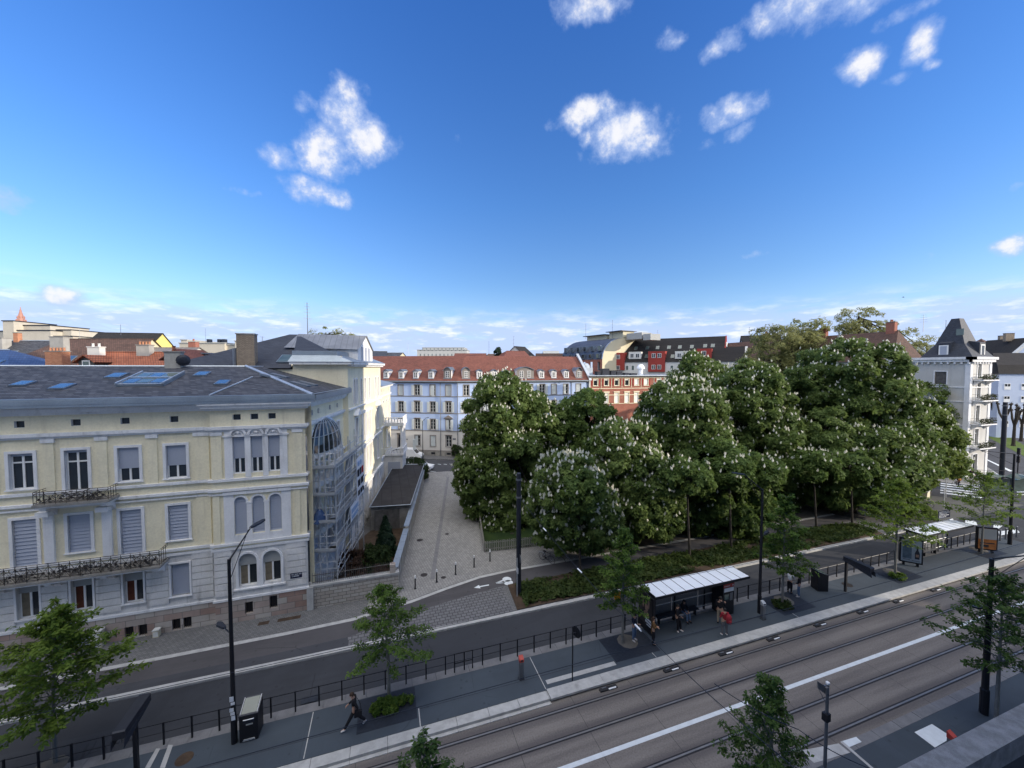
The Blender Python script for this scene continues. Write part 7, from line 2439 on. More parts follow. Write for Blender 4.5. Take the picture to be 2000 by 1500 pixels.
# picket fence round the lawn
t = thing('picket_fence', 'low fence of dark pickets round the shaded lawn', 'fence', (8.35, 33.2, FZ))
def pickets(a, b):
    a, b = Vector(a), Vector(b)
    L = (b - a).length; d = (b - a) / L
    mb = MB(Matrix.Translation((a.x, a.y, 0)) @ Matrix.Rotation(math.atan2(d.y, d.x), 4, 'Z'))
    n = int(L / .17)
    for k in range(n):
        x = L * (k + .5) / n
        mb.box(x - .045, -.015, .05, x + .045, .015, 1.0 + .02 * math.sin(k * 2.1))
    for z in (.25, .8):
        mb.box(0, .016, z, L, .05, z + .06)
    return mb.build('pickets', 'sooty_stone', t)
pickets((0, 0), (4.9, 28.0)); pickets((0, 0), (8.4, -.85))

# ---------------------------------------------------------------- trees
def ell(px, ytop, ybot, dep, hw, n, ry=None):
    """Crown ellipsoid surveyed as (centre px, top, bottom, distance, half width in px)."""
    c = far(px, (ytop + ybot) / 2, dep)
    k = dep / FPX
    return (c.x, c.y, c.z, hw * k, (ry or hw * k), abs(ybot - ytop) / 2 * k, n)


def ground_under(px, dep, z=FZ):
    p = far(px, 719, dep)
    return (p.x, p.y, z)


G = 'flowering chestnut trees of the small park'
big_tree('chestnut_tree', 'large white flowering chestnut overhanging the paved alley', ground_under(985, 45), [ell(980, 732, 900, 45, 66, 56), ell(1000, 800, 1075, 45, 100, 90), ell(1052, 762, 960, 46, 56, 50), ell(945, 850, 1010, 43, 45, 30), ell(990, 950, 1060, 42, 55, 30)], 101, 'chestnut_leaf', .42, .50, 50, 620, G, clr=1.2)
big_tree('chestnut_tree', 'dark green chestnut almost without flowers behind the white flowering pair', ground_under(1150, 47), [ell(1150, 762, 935, 47, 66, 60), ell(1170, 830, 1040, 45, 85, 70)], 102, 'chestnut_leaf_dark', .4, .50, 50, 40, G, clr=1.15)
big_tree('chestnut_tree', 'low chestnut thick with white flower candles behind the thick dark mast', ground_under(1136, 34.5), [ell(1108, 888, 1080, 33, 76, 95), ell(1160, 940, 1085, 33.5, 50, 40)], 103, 'chestnut_leaf', .34, .40, 50, 620, G, clr=.85, fl_h=.35)
big_tree('chestnut_tree', 'white flowering chestnut hanging low over the cycle lane left of the shelter', ground_under(1225, 38), [ell(1215, 822, 1010, 38, 78, 80), ell(1262, 880, 1075, 36, 62, 60), ell(1180, 905, 1065, 36, 50, 36)], 104, 'chestnut_leaf', .36, .44, 50, 470, G, clr=1.0, fl_h=.35)
big_tree('chestnut_tree', 'broad chestnut with cream flowers in front of the red brick building', ground_under(1335, 44), [ell(1332, 742, 900, 44, 84, 80), ell(1350, 800, 1000, 43, 80, 70), ell(1272, 800, 960, 44, 40, 30)], 105, 'chestnut_leaf', .4, .48, 50, 520, G, clr=1.1)
big_tree('chestnut_tree', 'dark chestnut with few flowers standing over the right end of the shelter', ground_under(1400, 39.5), [ell(1385, 850, 1050, 39.5, 88, 90), ell(1440, 900, 1060, 39, 50, 40), ell(1340, 930, 1060, 39, 40, 30)], 106, 'chestnut_leaf_dark', .36, .46, 50, 90, G, clr=1.05)
big_tree('chestnut_tree', 'distant chestnut top in front of the long black roof', ground_under(1362, 66), [ell(1362, 690, 860, 66, 52, 60)], 107, 'chestnut_leaf', .4, .62, 40, 170, G, clr=1.6, fl_h=.45)
big_tree('chestnut_tree', 'tall chestnut with cream candles in the middle of the park', ground_under(1470, 48), [ell(1462, 712, 880, 48, 72, 66), ell(1485, 790, 1010, 47, 84, 90), ell(1535, 830, 980, 47, 45, 34)], 108, 'chestnut_leaf', .42, .50, 50, 480, G, clr=1.2)
big_tree('chestnut_tree', 'biggest chestnut with broad domed crown left of the grey corner building', at(1636, 1002, FZ), [ell(1652, 664, 830, 51, 98, 96), ell(1620, 730, 930, 51, 96, 90), ell(1712, 730, 950, 50, 84, 84), ell(1660, 820, 960, 47, 108, 84)], 109, 'chestnut_leaf', .62, .52, 50, 900, G, clr=1.3)
big_tree('chestnut_tree', 'fresh green slender chestnut at the foot of the biggest one', ground_under(1612, 45), [ell(1610, 795, 985, 45, 46, 60), ell(1600, 880, 1000, 44, 55, 40)], 110, 'chestnut_leaf', .26, .46, 46, 60, G, clr=.95)
big_tree('chestnut_tree', 'chestnut with hanging sunlit branches above the white advertising column', ground_under(1735, 46), [ell(1715, 862, 985, 45, 70, 60), ell(1690, 905, 1000, 43, 50, 34)], 111, 'chestnut_leaf', .34, .46, 48, 160, G, clr=1.0)
big_tree('chestnut_tree', 'sunlit yellow green chestnut nearest the crossroads', ground_under(1822, 51), [ell(1806, 802, 930, 51, 46, 54), ell(1836, 856, 930, 51, 30, 18), ell(1785, 860, 965, 49, 34, 24)], 112, 'chestnut_leaf_light', .3, .46, 46, 260, G, clr=1.1)
big_tree('lime_tree', 'pale yellow green tree in front of the grey corner building', ground_under(1800, 62), [ell(1795, 745, 870, 62, 46, 34), ell(1842, 775, 830, 62, 22, 9), ell(1850, 800, 890, 60, 22, 10)], 113, 'chestnut_leaf_light', .3, .42, 30, 0, None, clr=1.2, cat='tree', k=3)
PG = 'plane trees rising behind the park'
big_tree('plane_tree', 'wide olive green plane tree with thin top twigs in front of the dark roofs', ground_under(1535, 82), [ell(1528, 655, 860, 82, 84, 150), ell(1512, 628, 700, 82, 34, 16), ell(1575, 626, 700, 82, 44, 22)], 114, 'plane_leaf', .5, .44, 46, 0, PG, clr=1.9, k=3, sparse=True)
big_tree('plane_tree', 'tallest airy plane tree showing sky between its twigs', ground_under(1690, 84), [ell(1676, 594, 700, 84, 44, 40), ell(1735, 630, 720, 84, 52, 36), ell(1790, 655, 770, 80, 46, 44)], 115, 'plane_leaf', .4, .40, 30, 0, PG, clr=1.5, k=3, sparse=True)
big_tree('plane_tree', 'twiggy tree rising behind the zinc gable of the yellow building', ground_under(648, 92), [ell(635, 640, 690, 92, 28, 14), ell(670, 646, 690, 92, 32, 14)], 116, 'plane_leaf', .3, .36, 34, 0, PG, clr=1.3, k=3, sparse=True)
big_tree('cypress_tree', 'small dark cypress poking up behind the long red roof', ground_under(972, 112), [ell(972, 677, 730, 112, 7, 14)], 117, 'conifer_leaf', .2, .5, 40, 0, None, clr=.7, k=3)
# slim trunks of the young trees in the verge
for i, (px, py, h) in enumerate(((1133, 1122, 5.0), (1347, 1090, 5.2), (1428, 1072, 5.2), (1594, 1031, 4.6), (1664, 1024, 4.4), (1487, 1062, 5.0))):
    p = at(px, py, FZ)
    lb = ['young chestnut in the verge beside the leaning span wire', 'young chestnut in the verge behind the shelter roof', 'young chestnut in the verge left of the right street lamp', 'young chestnut in the verge below the slender fresh green one', 'young chestnut at the right end of the verge', 'young chestnut hidden behind the right street lamp'][i]
    big_tree('chestnut_tree', lb, p, [(p.x, p.y + .5, h + 1.9, 2.1, 2.1, 1.5, 26)], 130 + i, 'chestnut_leaf_dark', .11, .40, 40, 12, 'young trees in the verge', clr=.7)

# young street trees on the platforms
SG = 'young street trees along the tram platforms'
street_tree('leafy young tree at the bottom left corner, crown leaning across the pavement', at(108, 1492, PT), 6.7, 2.75, 1.9, 201, 'street_leaf_fresh', SG, lean=(.1, .2), nbr=70, size=.19, per=90)
street_tree('young tree with spreading lower branches beside the walking person', at(760, 1362, PT), 5.9, 2.55, 1.7, 202, 'street_leaf', SG, lean=(-.25, .1), nbr=50, size=.17, per=70, skew=(.5, 0))
street_tree('narrow young tree left of the first shelter', at(1216, 1257, PT), 7.3, 1.75, 2.0, 203, 'street_leaf', SG, nbr=58, size=.18, per=74)
street_tree('young tree between the right street lamp and the two girls', at(1528, 1180, PT), 8.0, 1.95, 2.2, 204, 'street_leaf', SG, nbr=58, size=.19, per=74)
street_tree('young tree beside the bottle poster panel', at(1748, 1125, PT), 8.0, 2.9, 2.6, 205, 'street_leaf_fresh', SG, nbr=56, size=.2, per=70)
street_tree('sunlit young tree beside the orange poster panel', at(1917, 1081, PT), 7.4, 3.2, 2.6, 206, 'street_leaf_fresh', SG, nbr=50, size=.21, per=56)
street_tree('dark young tree rising into the bottom edge right of centre', (12.6, 9.2, NPZ), 6.4, 1.9, .8, 207, 'street_leaf_dark', SG, lean=(-.3, .1), nbr=58, size=.14, per=84)
street_tree('dark young tree at the right margin behind the lamp post', (26.9, 9.3, NPZ), 7.3, 2.5, 2.6, 208, 'street_leaf_dark', SG, nbr=54, size=.17, per=76)
street_tree('treetop just reaching into the bottom edge left of centre', (.75, 8.9, NPZ), 8.1, 1.6, 4.2, 209, 'street_leaf_dark', SG, nbr=34, size=.13, per=56)
shrub('grass_tuft', 'bright green tuft of grass at the foot of the tree beside the walking person', at(764, 1380, PT), (.95, .36, .13), 211, 'grass_leaf', 30, 60, .10, .15, cat='plant')
shrub('grass_tuft', 'small green tuft under the tree beside the bottle poster panel', at(1752, 1128, PT), (.6, .4, .12), 212, 'grass_leaf', 14, 40, .12, .2, cat='plant')
shrub('grass_tuft', 'small dry tuft under the tree right of the first shelter', at(1530, 1184, PT), (.6, .4, .1), 213, 'ivy_leaf', 14, 40, .12, .2, cat='plant')
shrub('bush', 'sunlit yellow green bush at the right end of the verge', at(1795, 1012, FZ), (1.3, 1.3, .7), 214, 'chestnut_leaf_light', 26, 46, .2, .4)
shrub('bush', 'dark bush beside the bend of the blue building', at(893, 893, .1), (.9, .9, 1.3), 215, 'shrub_leaf', 26, 40, .2, .4)

# pollarded trees on the avenue
def pollard(label, p, h, seed):
    r_ = random.Random(seed)
    t = thing('pollarded_tree', label, 'tree', p, 0, 'pollarded trees on the avenue')
    mb = MB()
    mb.tube([(0, 0, -.1), (0, 0, .4), (.1, 0, h * .5)], [.42, .30, .24], 8)
    mk = MB()
    for k in range(5):
        a = k * 1.257 + r_.uniform(-.3, .3)
        R_ = r_.uniform(.6, 1.3)
        e = (R_ * math.cos(a), R_ * math.sin(a), h * r_.uniform(.82, 1.0))
        mb.tube([(.1, 0, h * .48), (e[0] * .6, e[1] * .6, h * .66), e], [.20, .15, .13], 6)
        mk.lathe([(.1, -.2), (.28, -.05), (.30, .1), (.12, .25)], e, 7)
        for q in range(4):
            mk.tube([e, (e[0] + r_.uniform(-.3, .3), e[1] + r_.uniform(-.3, .3), e[2] + .6)], [.03, .01], 4)
    mb.build('trunk', 'bark', t)
    mk.build('knobs', 'bark', t)
for i, (px, py, h) in enumerate(((1944, 853, 9.0), (1958, 857, 9.2), (1979, 871, 9.0), (1994, 862, 8.6), (1932, 846, 8.0))):
    pollard(['bare pollarded tree nearest the grey corner building balconies', 'bare pollarded tree just left of the thick mast', 'bare pollarded tree right of the thick mast', 'bare pollarded tree at the right margin', 'bare pollarded tree furthest up the avenue'][i], at(px, py, 0), h, 40 + i)

# ---------------------------------------------------------------- people
def skin(name, verts, edges, radii, mat, parent, sub=1, root=0):
    me = bpy.data.meshes.new(name)
    me.from_pydata([tuple(v) for v in verts], edges, [])
    me.materials.append(MATS[mat])
    o = put(me, name, parent)
    o.modifiers.new('Skin', 'SKIN')
    sv = me.skin_vertices[0].data
    for i, r in enumerate(radii):
        sv[i].radius = r if isinstance(r, tuple) else (r, r)
        sv[i].use_root = (i == root)
    s = o.modifiers.new('Subdivision', 'SUBSURF')
    s.levels = s.render_levels = sub
    me.polygons.foreach_set('use_smooth', [True] * len(me.polygons))
    return o


STAND = dict(pel=(0, 0, .95), spi=(0, .0, 1.15), che=(0, 0, 1.36), nek=(0, .01, 1.50), hed=(0, .03, 1.60), top=(0, .02, 1.70),
             hl=(-.10, 0, .93), kl=(-.11, .03, .50), al=(-.11, -.01, .09), tl=(-.13, .17, .035), hr=(.10, 0, .93), kr=(.11, .03, .50), ar=(.11, -.01, .09), tr=(.13, .17, .035),
             sl=(-.18, 0, 1.42), el=(-.23, -.03, 1.14), wl=(-.22, .06, .90), sr=(.18, 0, 1.42), er=(.23, -.03, 1.14), wr=(.22, .06, .90))


def hand(V, E, Rr, w_, e_, wi):
    """Palm, four bent fingers of unequal length and a thumb continuing the forearm e_ -> w_."""
    w_, e_ = Vector(w_), Vector(e_)
    d = (w_ - e_).normalized()
    s_ = d.cross(Vector((0, 0, 1)))
    s_ = s_.normalized() if s_.length > .1 else Vector((1, 0, 0))
    c = s_.cross(d)
    i0 = len(V)
    V.append(tuple(w_ + d * .07)); Rr.append((.036, .018)); E.append((wi, i0))
    for k, L in enumerate((.062, .075, .072, .055)):
        b = w_ + d * .10 + s_ * ((k - 1.5) * .02)
        V += [tuple(b), tuple(b + d * L * .5 - c * .008), tuple(b + d * L * .9 - c * .030)]
        n = len(V)
        Rr.extend([.010, .009, .008]); E.extend([(i0, n - 3), (n - 3, n - 2), (n - 2, n - 1)])
    b = w_ + d * .045 + s_ * .036
    V += [tuple(b), tuple(b + d * .035 + s_ * .02), tuple(b + d * .062 + s_ * .022 - c * .01)]
    n = len(V)
    Rr.extend([.012, .010, .008]); E.extend([(i0, n - 3), (n - 3, n - 2), (n - 2, n - 1)])


def person(label, p, rz, pose=None, jacket='cloth_black', trousers='cloth_black', shoes='cloth_black', hair='hair_dark', skinm='skin', long_hair=False, scale=1.0, coat=0.0, bare_arms=False, sole='cloth_white', name='person', hood=False):
    J = dict(STAND)
    J.update(pose or {})
    t = thing(name, label, 'person', p, rz)
    t.scale = (scale,) * 3
    V = [J[k] for k in ('pel', 'spi', 'che', 'nek', 'hed', 'top', 'hl', 'kl', 'al', 'tl', 'hr', 'kr', 'ar', 'tr', 'sl', 'el', 'wl', 'sr', 'er', 'wr')]
    E = [(0, 1), (1, 2), (2, 3), (3, 4), (4, 5), (0, 6), (6, 7), (7, 8), (8, 9), (0, 10), (10, 11), (11, 12), (12, 13), (2, 14), (14, 15), (15, 16), (2, 17), (17, 18), (18, 19)]
    Rr = [(.13, .10), (.125, .095), (.15, .10), .055, (.078, .092), (.055, .065), .085, .056, .040, (.04, .022), .085, .056, .040, (.04, .022), .05, .038, .028, .05, .038, .028]
    hed = Vector(J['hed'])
    f = (hed - Vector(J['nek'])).normalized()
    V.append(tuple(hed + Vector((0, .095, -.01)))); E.append((4, len(V) - 1)); Rr.append(.018)
    hand(V, E, Rr, J['wl'], J['el'], 16); hand(V, E, Rr, J['wr'], J['er'], 19)
    body = skin('body', V, E, Rr, skinm, t)
    mb = MB()
    for s_ in (-1, 1):
        mb.lathe([(.002, -.012), (.011, -.006), (.011, .006), (.002, .012)], tuple(hed + Vector((s_ * .033, .088, .02))), 6, axis='y')
    mb.build('eyes', 'ink_dark', body)
    mb = MB()
    for s_ in (-1, 1):
        mb.lathe([(.004, -.028), (.018, -.01), (.018, .012), (.004, .03)], tuple(hed + Vector((s_ * .088, .0, .0))), 6)
    mb.build('ears', skinm, body)
    MB().cbox(hed.x, hed.y + .091, hed.z - .058, .045, .012, .010).build('mouth', 'cloth_red', body)
    # clothes
    g = .022
    Vj = [J['pel'], J['spi'], J['che'], tuple(Vector(J['nek']) - f * .03), J['sl'], J['el'], tuple(Vector(J['wl']).lerp(Vector(J['el']), .12)), J['sr'], J['er'], tuple(Vector(J['wr']).lerp(Vector(J['er']), .12))]
    Ej = [(0, 1), (1, 2), (2, 3), (2, 4), (4, 5), (2, 7), (7, 8)]
    Rj = [(.155, .125), (.15, .12), (.175, .125), .075, .075, .058, .048, .075, .058, .048]
    if bare_arms:
        Vj[5] = tuple(Vector(J['sl']).lerp(Vector(J['el']), .6)); Vj[8] = tuple(Vector(J['sr']).lerp(Vector(J['er']), .6))
        Vj = [Vj[i] for i in (0, 1, 2, 3, 4, 5, 7, 8)]; Rj = [Rj[i] for i in (0, 1, 2, 3, 4, 5, 7, 8)]
        Ej = [(0, 1), (1, 2), (2, 3), (2, 4), (4, 5), (2, 6), (6, 7)]
    else:
        Ej += [(5, 6), (8, 9)]
    if coat:
        q = Vector(J['pel']) + Vector((0, 0, -coat))
        Vj.append(tuple(q)); Ej.append((0, len(Vj) - 1)); Rj.append((.19, .15))
    skin('jacket', Vj, Ej, Rj, jacket, t)
    Vt = [tuple(Vector(J['pel']) + Vector((0, 0, .06))), J['pel'], J['hl'], J['kl'], tuple(Vector(J['al']) + Vector((0, 0, .03))), J['hr'], J['kr'], tuple(Vector(J['ar']) + Vector((0, 0, .03)))]
    skin('trousers', Vt, [(0, 1), (1, 2), (2, 3), (3, 4), (1, 5), (5, 6), (6, 7)], [(.14, .11), (.14, .115), .105, .078, .062, .105, .078, .062], trousers, t)
    for a, b in (('al', 'tl'), ('ar', 'tr')):
        A_, B_ = Vector(J[a]), Vector(J[b])
        o = skin('shoe', [tuple(A_ - (B_ - A_) * .25 - Vector((0, 0, .02))), tuple(A_ + (B_ - A_) * .3 - Vector((0, 0, .01))), tuple(B_)], [(0, 1), (1, 2)], [(.048, .05), (.052, .05), (.045, .032)], shoes, t)
    mb = MB()
    n, m = 10, 6
    Hc = hed + Vector((0, -.012, .035))
    P = lambda i, j: tuple(Hc + Vector((.093 * math.cos(2 * math.pi * i / n) * math.cos(j), .108 * math.sin(2 * math.pi * i / n) * math.cos(j) , .105 * math.sin(j))))
    lo = [-.05 if (2 * math.pi * i / n) < math.pi and i not in (0, 5) else -.9 for i in range(n)]
    for i in range(n):
        for j in range(m):
            k = lambda ii, jj: lo[ii % n] + (math.pi / 2 - lo[ii % n]) * jj / m
            mb.quad(P(i, k(i, j)), P(i + 1, k(i + 1, j)), P(i + 1, k(i + 1, j + 1)), P(i, k(i, j + 1)))
    hb_ = mb.build('hair', hair, t, True)
    if long_hair:
        MB().lathe([(.05, .04), (.085, -.03), (.09, -.16), (.075, -.30), (.03, -.36)], tuple(hed + Vector((0, -.075, 0))), 10).build('long_hair', hair, hb_, True)
    if hood:
        MB().lathe([(.06, .1), (.10, .02), (.11, -.08), (.08, -.14)], tuple(hed + Vector((0, -.05, -.06))), 10).build('hood', jacket, hb_, True)
    return t


def face(dx, dy):
    """Heading so that the person (built facing +y) looks along (dx, dy)."""
    return math.atan2(-dx, dy)


WALK = dict(hl=(-.10, .0, .91), kl=(-.10, .22, .52), al=(-.10, .42, .12), tl=(-.10, .59, .06), hr=(.10, 0, .91), kr=(.10, -.14, .50), ar=(.10, -.46, .17), tr=(.10, -.33, .04),
            el=(-.24, -.16, 1.16), wl=(-.22, -.10, .92), er=(.24, .10, 1.16), wr=(.20, .30, 1.02), spi=(0, .02, 1.15), che=(0, .05, 1.36), nek=(0, .07, 1.5), hed=(0, .11, 1.6), top=(0, .11, 1.7))
pw = at(693, 1422, PT)
person('person in black with pale shoes striding along the platform', pw, face(-1, .05), WALK, 'cloth_black', 'cloth_black', 'cloth_white', hair='hair_brown', scale=1.0)
t = thing('shoulder_bag', 'black bag hanging at the side of the striding person in black', 'bag', pw + Vector((.16, -.23, .72)), 0)
mb = MB(); mb.prism([(-.16, 0), (.16, 0), (.18, .26), (-.14, .28)], -.06, .06, 'xz'); mb.build('pouch', 'cloth_black', t)
MB().tube([(-.12, 0, .28), (-.1, .1, .55), (-.05, .22, .72), (.1, .1, .5), (.14, 0, .27)], .012, 5).build('strap', 'cloth_black', t)
LOOK = dict(hed=(0, .07, 1.585), top=(0, .08, 1.685), er=(.22, .08, 1.16), wr=(.06, .28, 1.18), el=(-.24, -.01, 1.14))
person('person in dark jacket and pale scarf with white shoes, standing left of the shelter', at(1238, 1251, PT), face(.5, -.9), LOOK, 'cloth_navy', 'denim', 'cloth_white', scale=1.0)
person('person in brown coat hugging their arms in front of the shelter end panel', at(1275, 1258, PT), face(.9, -.5), dict(el=(-.26, .05, 1.16), wl=(.04, .24, 1.14), er=(.26, .05, 1.16), wr=(-.04, .26, 1.10)), 'cloth_brown', 'cloth_black', 'cloth_black', hair='hair_brown', long_hair=True, coat=.30, scale=.98)
person('person in black leaning forward under the shelter roof', at(1322, 1232, PT), face(.55, -.85), dict(hl=(-.1, .0, .9), kl=(-.12, .16, .52), al=(-.12, .18, .09), tl=(-.13, .36, .035), kr=(.12, .10, .5), ar=(.12, .06, .09), er=(.24, .08, 1.14), wr=(.1, .26, 1.06)), 'cloth_black', 'cloth_black', 'cloth_white', scale=1.0)
SIT = dict(pel=(0, 0, .56), spi=(0, -.01, .77), che=(0, .03, .98), nek=(0, .07, 1.12), hed=(0, .11, 1.22), top=(0, .11, 1.32), hl=(-.1, .03, .55), kl=(-.12, .42, .54), al=(-.12, .46, .09), tl=(-.13, .64, .035), hr=(.1, .03, .55), kr=(.12, .42, .54), ar=(.12, .46, .09), tr=(.13, .64, .035),
           sl=(-.18, .03, 1.04), el=(-.23, .12, .78), wl=(-.12, .32, .66), sr=(.18, .03, 1.04), er=(.23, .12, .78), wr=(.12, .32, .66))
person('person with blue jeans sitting on the shelter bench', Vector((18.55, 20.0, PT)), face(.1, -1), SIT, 'cloth_black', 'denim', 'cloth_black', hair='hair_dark', skinm='skin', long_hair=True)
person('tall person in black jacket and beige trousers at the ticket machine', at(1406, 1219, PT), face(.75, .4), dict(er=(.22, .12, 1.2), wr=(.16, .36, 1.24)), 'cloth_black', 'cloth_beige', 'cloth_black', hair='hair_dark', scale=1.06)
pb = at(1415, 1241, PT)
person('person with grey trousers and white shoes standing with back turned behind the ticket queue', pb, face(.35, .94), dict(kl=(-.12, .03, .5), al=(-.15, -.02, .09), tl=(-.18, .15, .035), kr=(.12, .03, .5), ar=(.14, -.02, .09), tr=(.17, .15, .035), el=(-.25, .02, 1.15), wl=(-.18, .2, 1.05), er=(.25, .02, 1.15), wr=(.18, .2, 1.05)), 'cloth_red', 'cloth_grey', 'cloth_white', hair='hair_dark', scale=1.0)
t = thing('backpack', 'dark red backpack on the back of the person with grey trousers', 'backpack', pb + Vector((.07, -.2, .92)), face(.35, .94))
mb = MB()
mb.lathe([(.06, 0), (.155, .03), (.165, .25), (.15, .42), (.07, .54), (.02, .56)], (0, -.06, 0), 12); mb.lathe([(.03, .05), (.09, .08), (.09, .24), (.03, .28)], (0, -.19, 0), 10)
mb.build('bag', 'cloth_red', t, True)
mb = MB()
for s_ in (-1, 1):
    mb.tube([(s_ * .11, .02, .08), (s_ * .13, .12, .25), (s_ * .13, .18, .46), (s_ * .11, .06, .54)], .016, 5)
mb.build('straps', 'cloth_black', t)
person('girl in white top and black trousers bending beside the street tree', at(1542, 1158, PT), face(.8, .2), dict(spi=(0, .05, 1.14), che=(0, .14, 1.32), nek=(0, .2, 1.44), hed=(0, .27, 1.52), top=(0, .3, 1.62), sl=(-.18, .14, 1.37), sr=(.18, .14, 1.37), el=(-.2, .22, 1.1), er=(.2, .22, 1.1), wl=(-.12, .38, .98), wr=(.12, .38, .98)), 'cloth_white', 'cloth_black', 'cloth_black', hair='hair_dark', long_hair=True, scale=.95)
person('girl with long dark hair, black jacket and light jeans beside the street tree', at(1560, 1166, PT), face(-.5, .8), dict(el=(-.22, .03, 1.15), wl=(-.12, .2, 1.0)), 'cloth_black', 'denim', 'cloth_white', hair='hair_dark', long_hair=True, scale=.97)
person('dark figure on the pavement half hidden by the corner tree', at(142, 1278, FZ), face(1, .1), dict(er=(.2, .12, 1.2), wr=(.1, .32, 1.3)), 'cloth_black', 'cloth_black', 'cloth_black', hair='hair_dark', hood=True)

# ---------------------------------------------------------------- bicycles
BK = {}
def bicycle(label, p, rz, group=None, lean=0.06):
    t = thing('bicycle', label, 'bicycle', p, rz, group)
    t.rotation_euler = (lean, 0, rz)
    if not BK:
        mb = MB()
        mb.tube([(.335 * math.cos(k * .3142), 0, .335 * math.sin(k * .3142)) for k in range(21)], .018, 6)
        BK['wheel'] = mb.mesh('wheel', 'rubber')
        mb = MB()
        for k in range(8):
            a = k * .785; mb.tube([(0, .02 * (-1) ** k, 0), (.32 * math.cos(a), 0, .32 * math.sin(a))], .004, 3)
        mb.tube([(0, -.05, 0), (0, .05, 0)], .02, 6)
        BK['spokes'] = mb.mesh('spokes', 'galvanised')
        mb = MB()
        for a, b in (((-.52, 0, .34), (-.10, 0, .30)), ((-.10, 0, .30), (-.20, 0, .82)), ((-.20, 0, .82), (.40, 0, .86)), ((-.10, 0, .30), (.42, 0, .74)), ((-.52, 0, .34), (-.19, 0, .78)), ((.42, 0, .70), (.39, 0, .95)), ((.42, 0, .72), (.54, 0, .34))):
            mb.tube([a, b], .018, 6)
        BK['frame'] = mb.mesh('frame', 'cloth_navy')
        BK['handlebar'] = MB().tube([(.40, -.28, 1.0), (.46, -.2, 1.02), (.39, 0, .97), (.46, .2, 1.02), (.40, .28, 1.0)], .014, 6).mesh('handlebar', 'grey_metal')
        BK['saddle'] = MB().prism([(-.33, -.08), (-.30, .08), (-.05, .02), (-.05, -.02)], .86, .92).mesh('saddle', 'black_metal')
        BK['pedals'] = MB().tube([(-.10, -.02, .30), (-.10, .02, .30)], .09, 10).tube([(-.1, .05, .3), (-.02, .06, .16)], .01, 4).tube([(-.1, -.05, .3), (-.18, -.06, .44)], .01, 4).cbox(-.02, .1, .15, .09, .08, .02).cbox(-.18, -.1, .43, .09, .08, .02).mesh('pedals', 'black_metal')
        BK['mudguard'] = MB().tube([(-.52 + .37 * math.cos(a), 0, .34 + .37 * math.sin(a)) for a in (.5, 1.0, 1.57, 2.1, 2.6)], .022, 5).mesh('mudguard', 'galvanised')
    for x in (-.52, .54):
        o = put(BK['wheel'], 'wheel', t, (x, 0, .34)); put(BK['spokes'], 'spokes', o)
    for k in ('frame', 'handlebar', 'saddle', 'pedals', 'mudguard'):
        put(BK[k], k, t)
    return t
bicycle('dark bicycle parked under the chestnut, nearer the thick mast', at(1068, 1097, FZ), R(-62), 'bicycles parked under the chestnuts')
bicycle('dark bicycle parked under the chestnut, nearer the tree trunk', at(1098, 1094, FZ), R(-70), 'bicycles parked under the chestnuts')
bicycle('bicycle leaning in the shade by the cycle lane behind the right street lamp', at(1458, 1036, FZ), R(10), 'bicycles parked under the chestnuts')
bicycle('bicycle standing by the sunlit kiosk at the crossroads', at(1808, 988, .02), R(75), 'bicycles parked under the chestnuts')

RIDE = dict(pel=(0, -.18, .98), spi=(0, -.12, 1.17), che=(0, 0, 1.36), nek=(0, .06, 1.49), hed=(0, .11, 1.58), top=(0, .12, 1.68), hl=(-.09, -.16, .96), kl=(-.1, .16, .72), al=(-.1, -.02, .46), tl=(-.1, .14, .43), hr=(.09, -.16, .96), kr=(.1, .1, .56), ar=(.1, -.14, .22), tr=(.1, .02, .18),
            sl=(-.18, .0, 1.41), el=(-.24, .16, 1.2), wl=(-.26, .36, 1.04), sr=(.18, 0, 1.41), er=(.24, .16, 1.2), wr=(.26, .36, 1.04))
def cyclist(label, blabel, p, ang, jacket, trousers, pack=None):
    b = bicycle(blabel, p, ang, None, 0)
    person(label, p, ang - R(90), RIDE, jacket, trousers, 'cloth_black', hair='hair_dark')
cyclist('cyclist in black with an orange back panel riding over the zebra crossing', 'bicycle ridden over the zebra crossing', at(1870, 953, 0), R(60), 'cloth_black', 'cloth_black')
t = thing('backpack', 'bright orange pack on the back of the cyclist on the zebra crossing', 'backpack', at(1870, 953, 0) + Vector((-.14, -.2, 1.12)), R(-30))
MB().lathe([(.05, 0), (.15, .04), (.15, .3), (.06, .38)], (0, -.05, 0), 10).build('bag', 'cloth_orange', t, True)
mb = MB()
for s_ in (-1, 1):
    mb.tube([(s_ * .1, -.0, .05), (s_ * .12, .14, .2), (s_ * .1, .02, .36)], .014, 5)
mb.build('straps', 'cloth_black', t)
cyclist('left one of the two cyclists waiting beyond the zebra crossing', 'bicycle of the left waiting cyclist', at(1897, 938, 0), R(215), 'cloth_black', 'cloth_grey')
cyclist('right one of the two cyclists waiting beyond the zebra crossing', 'bicycle of the right waiting cyclist', at(1908, 941, 0), R(215), 'cloth_navy', 'cloth_grey')

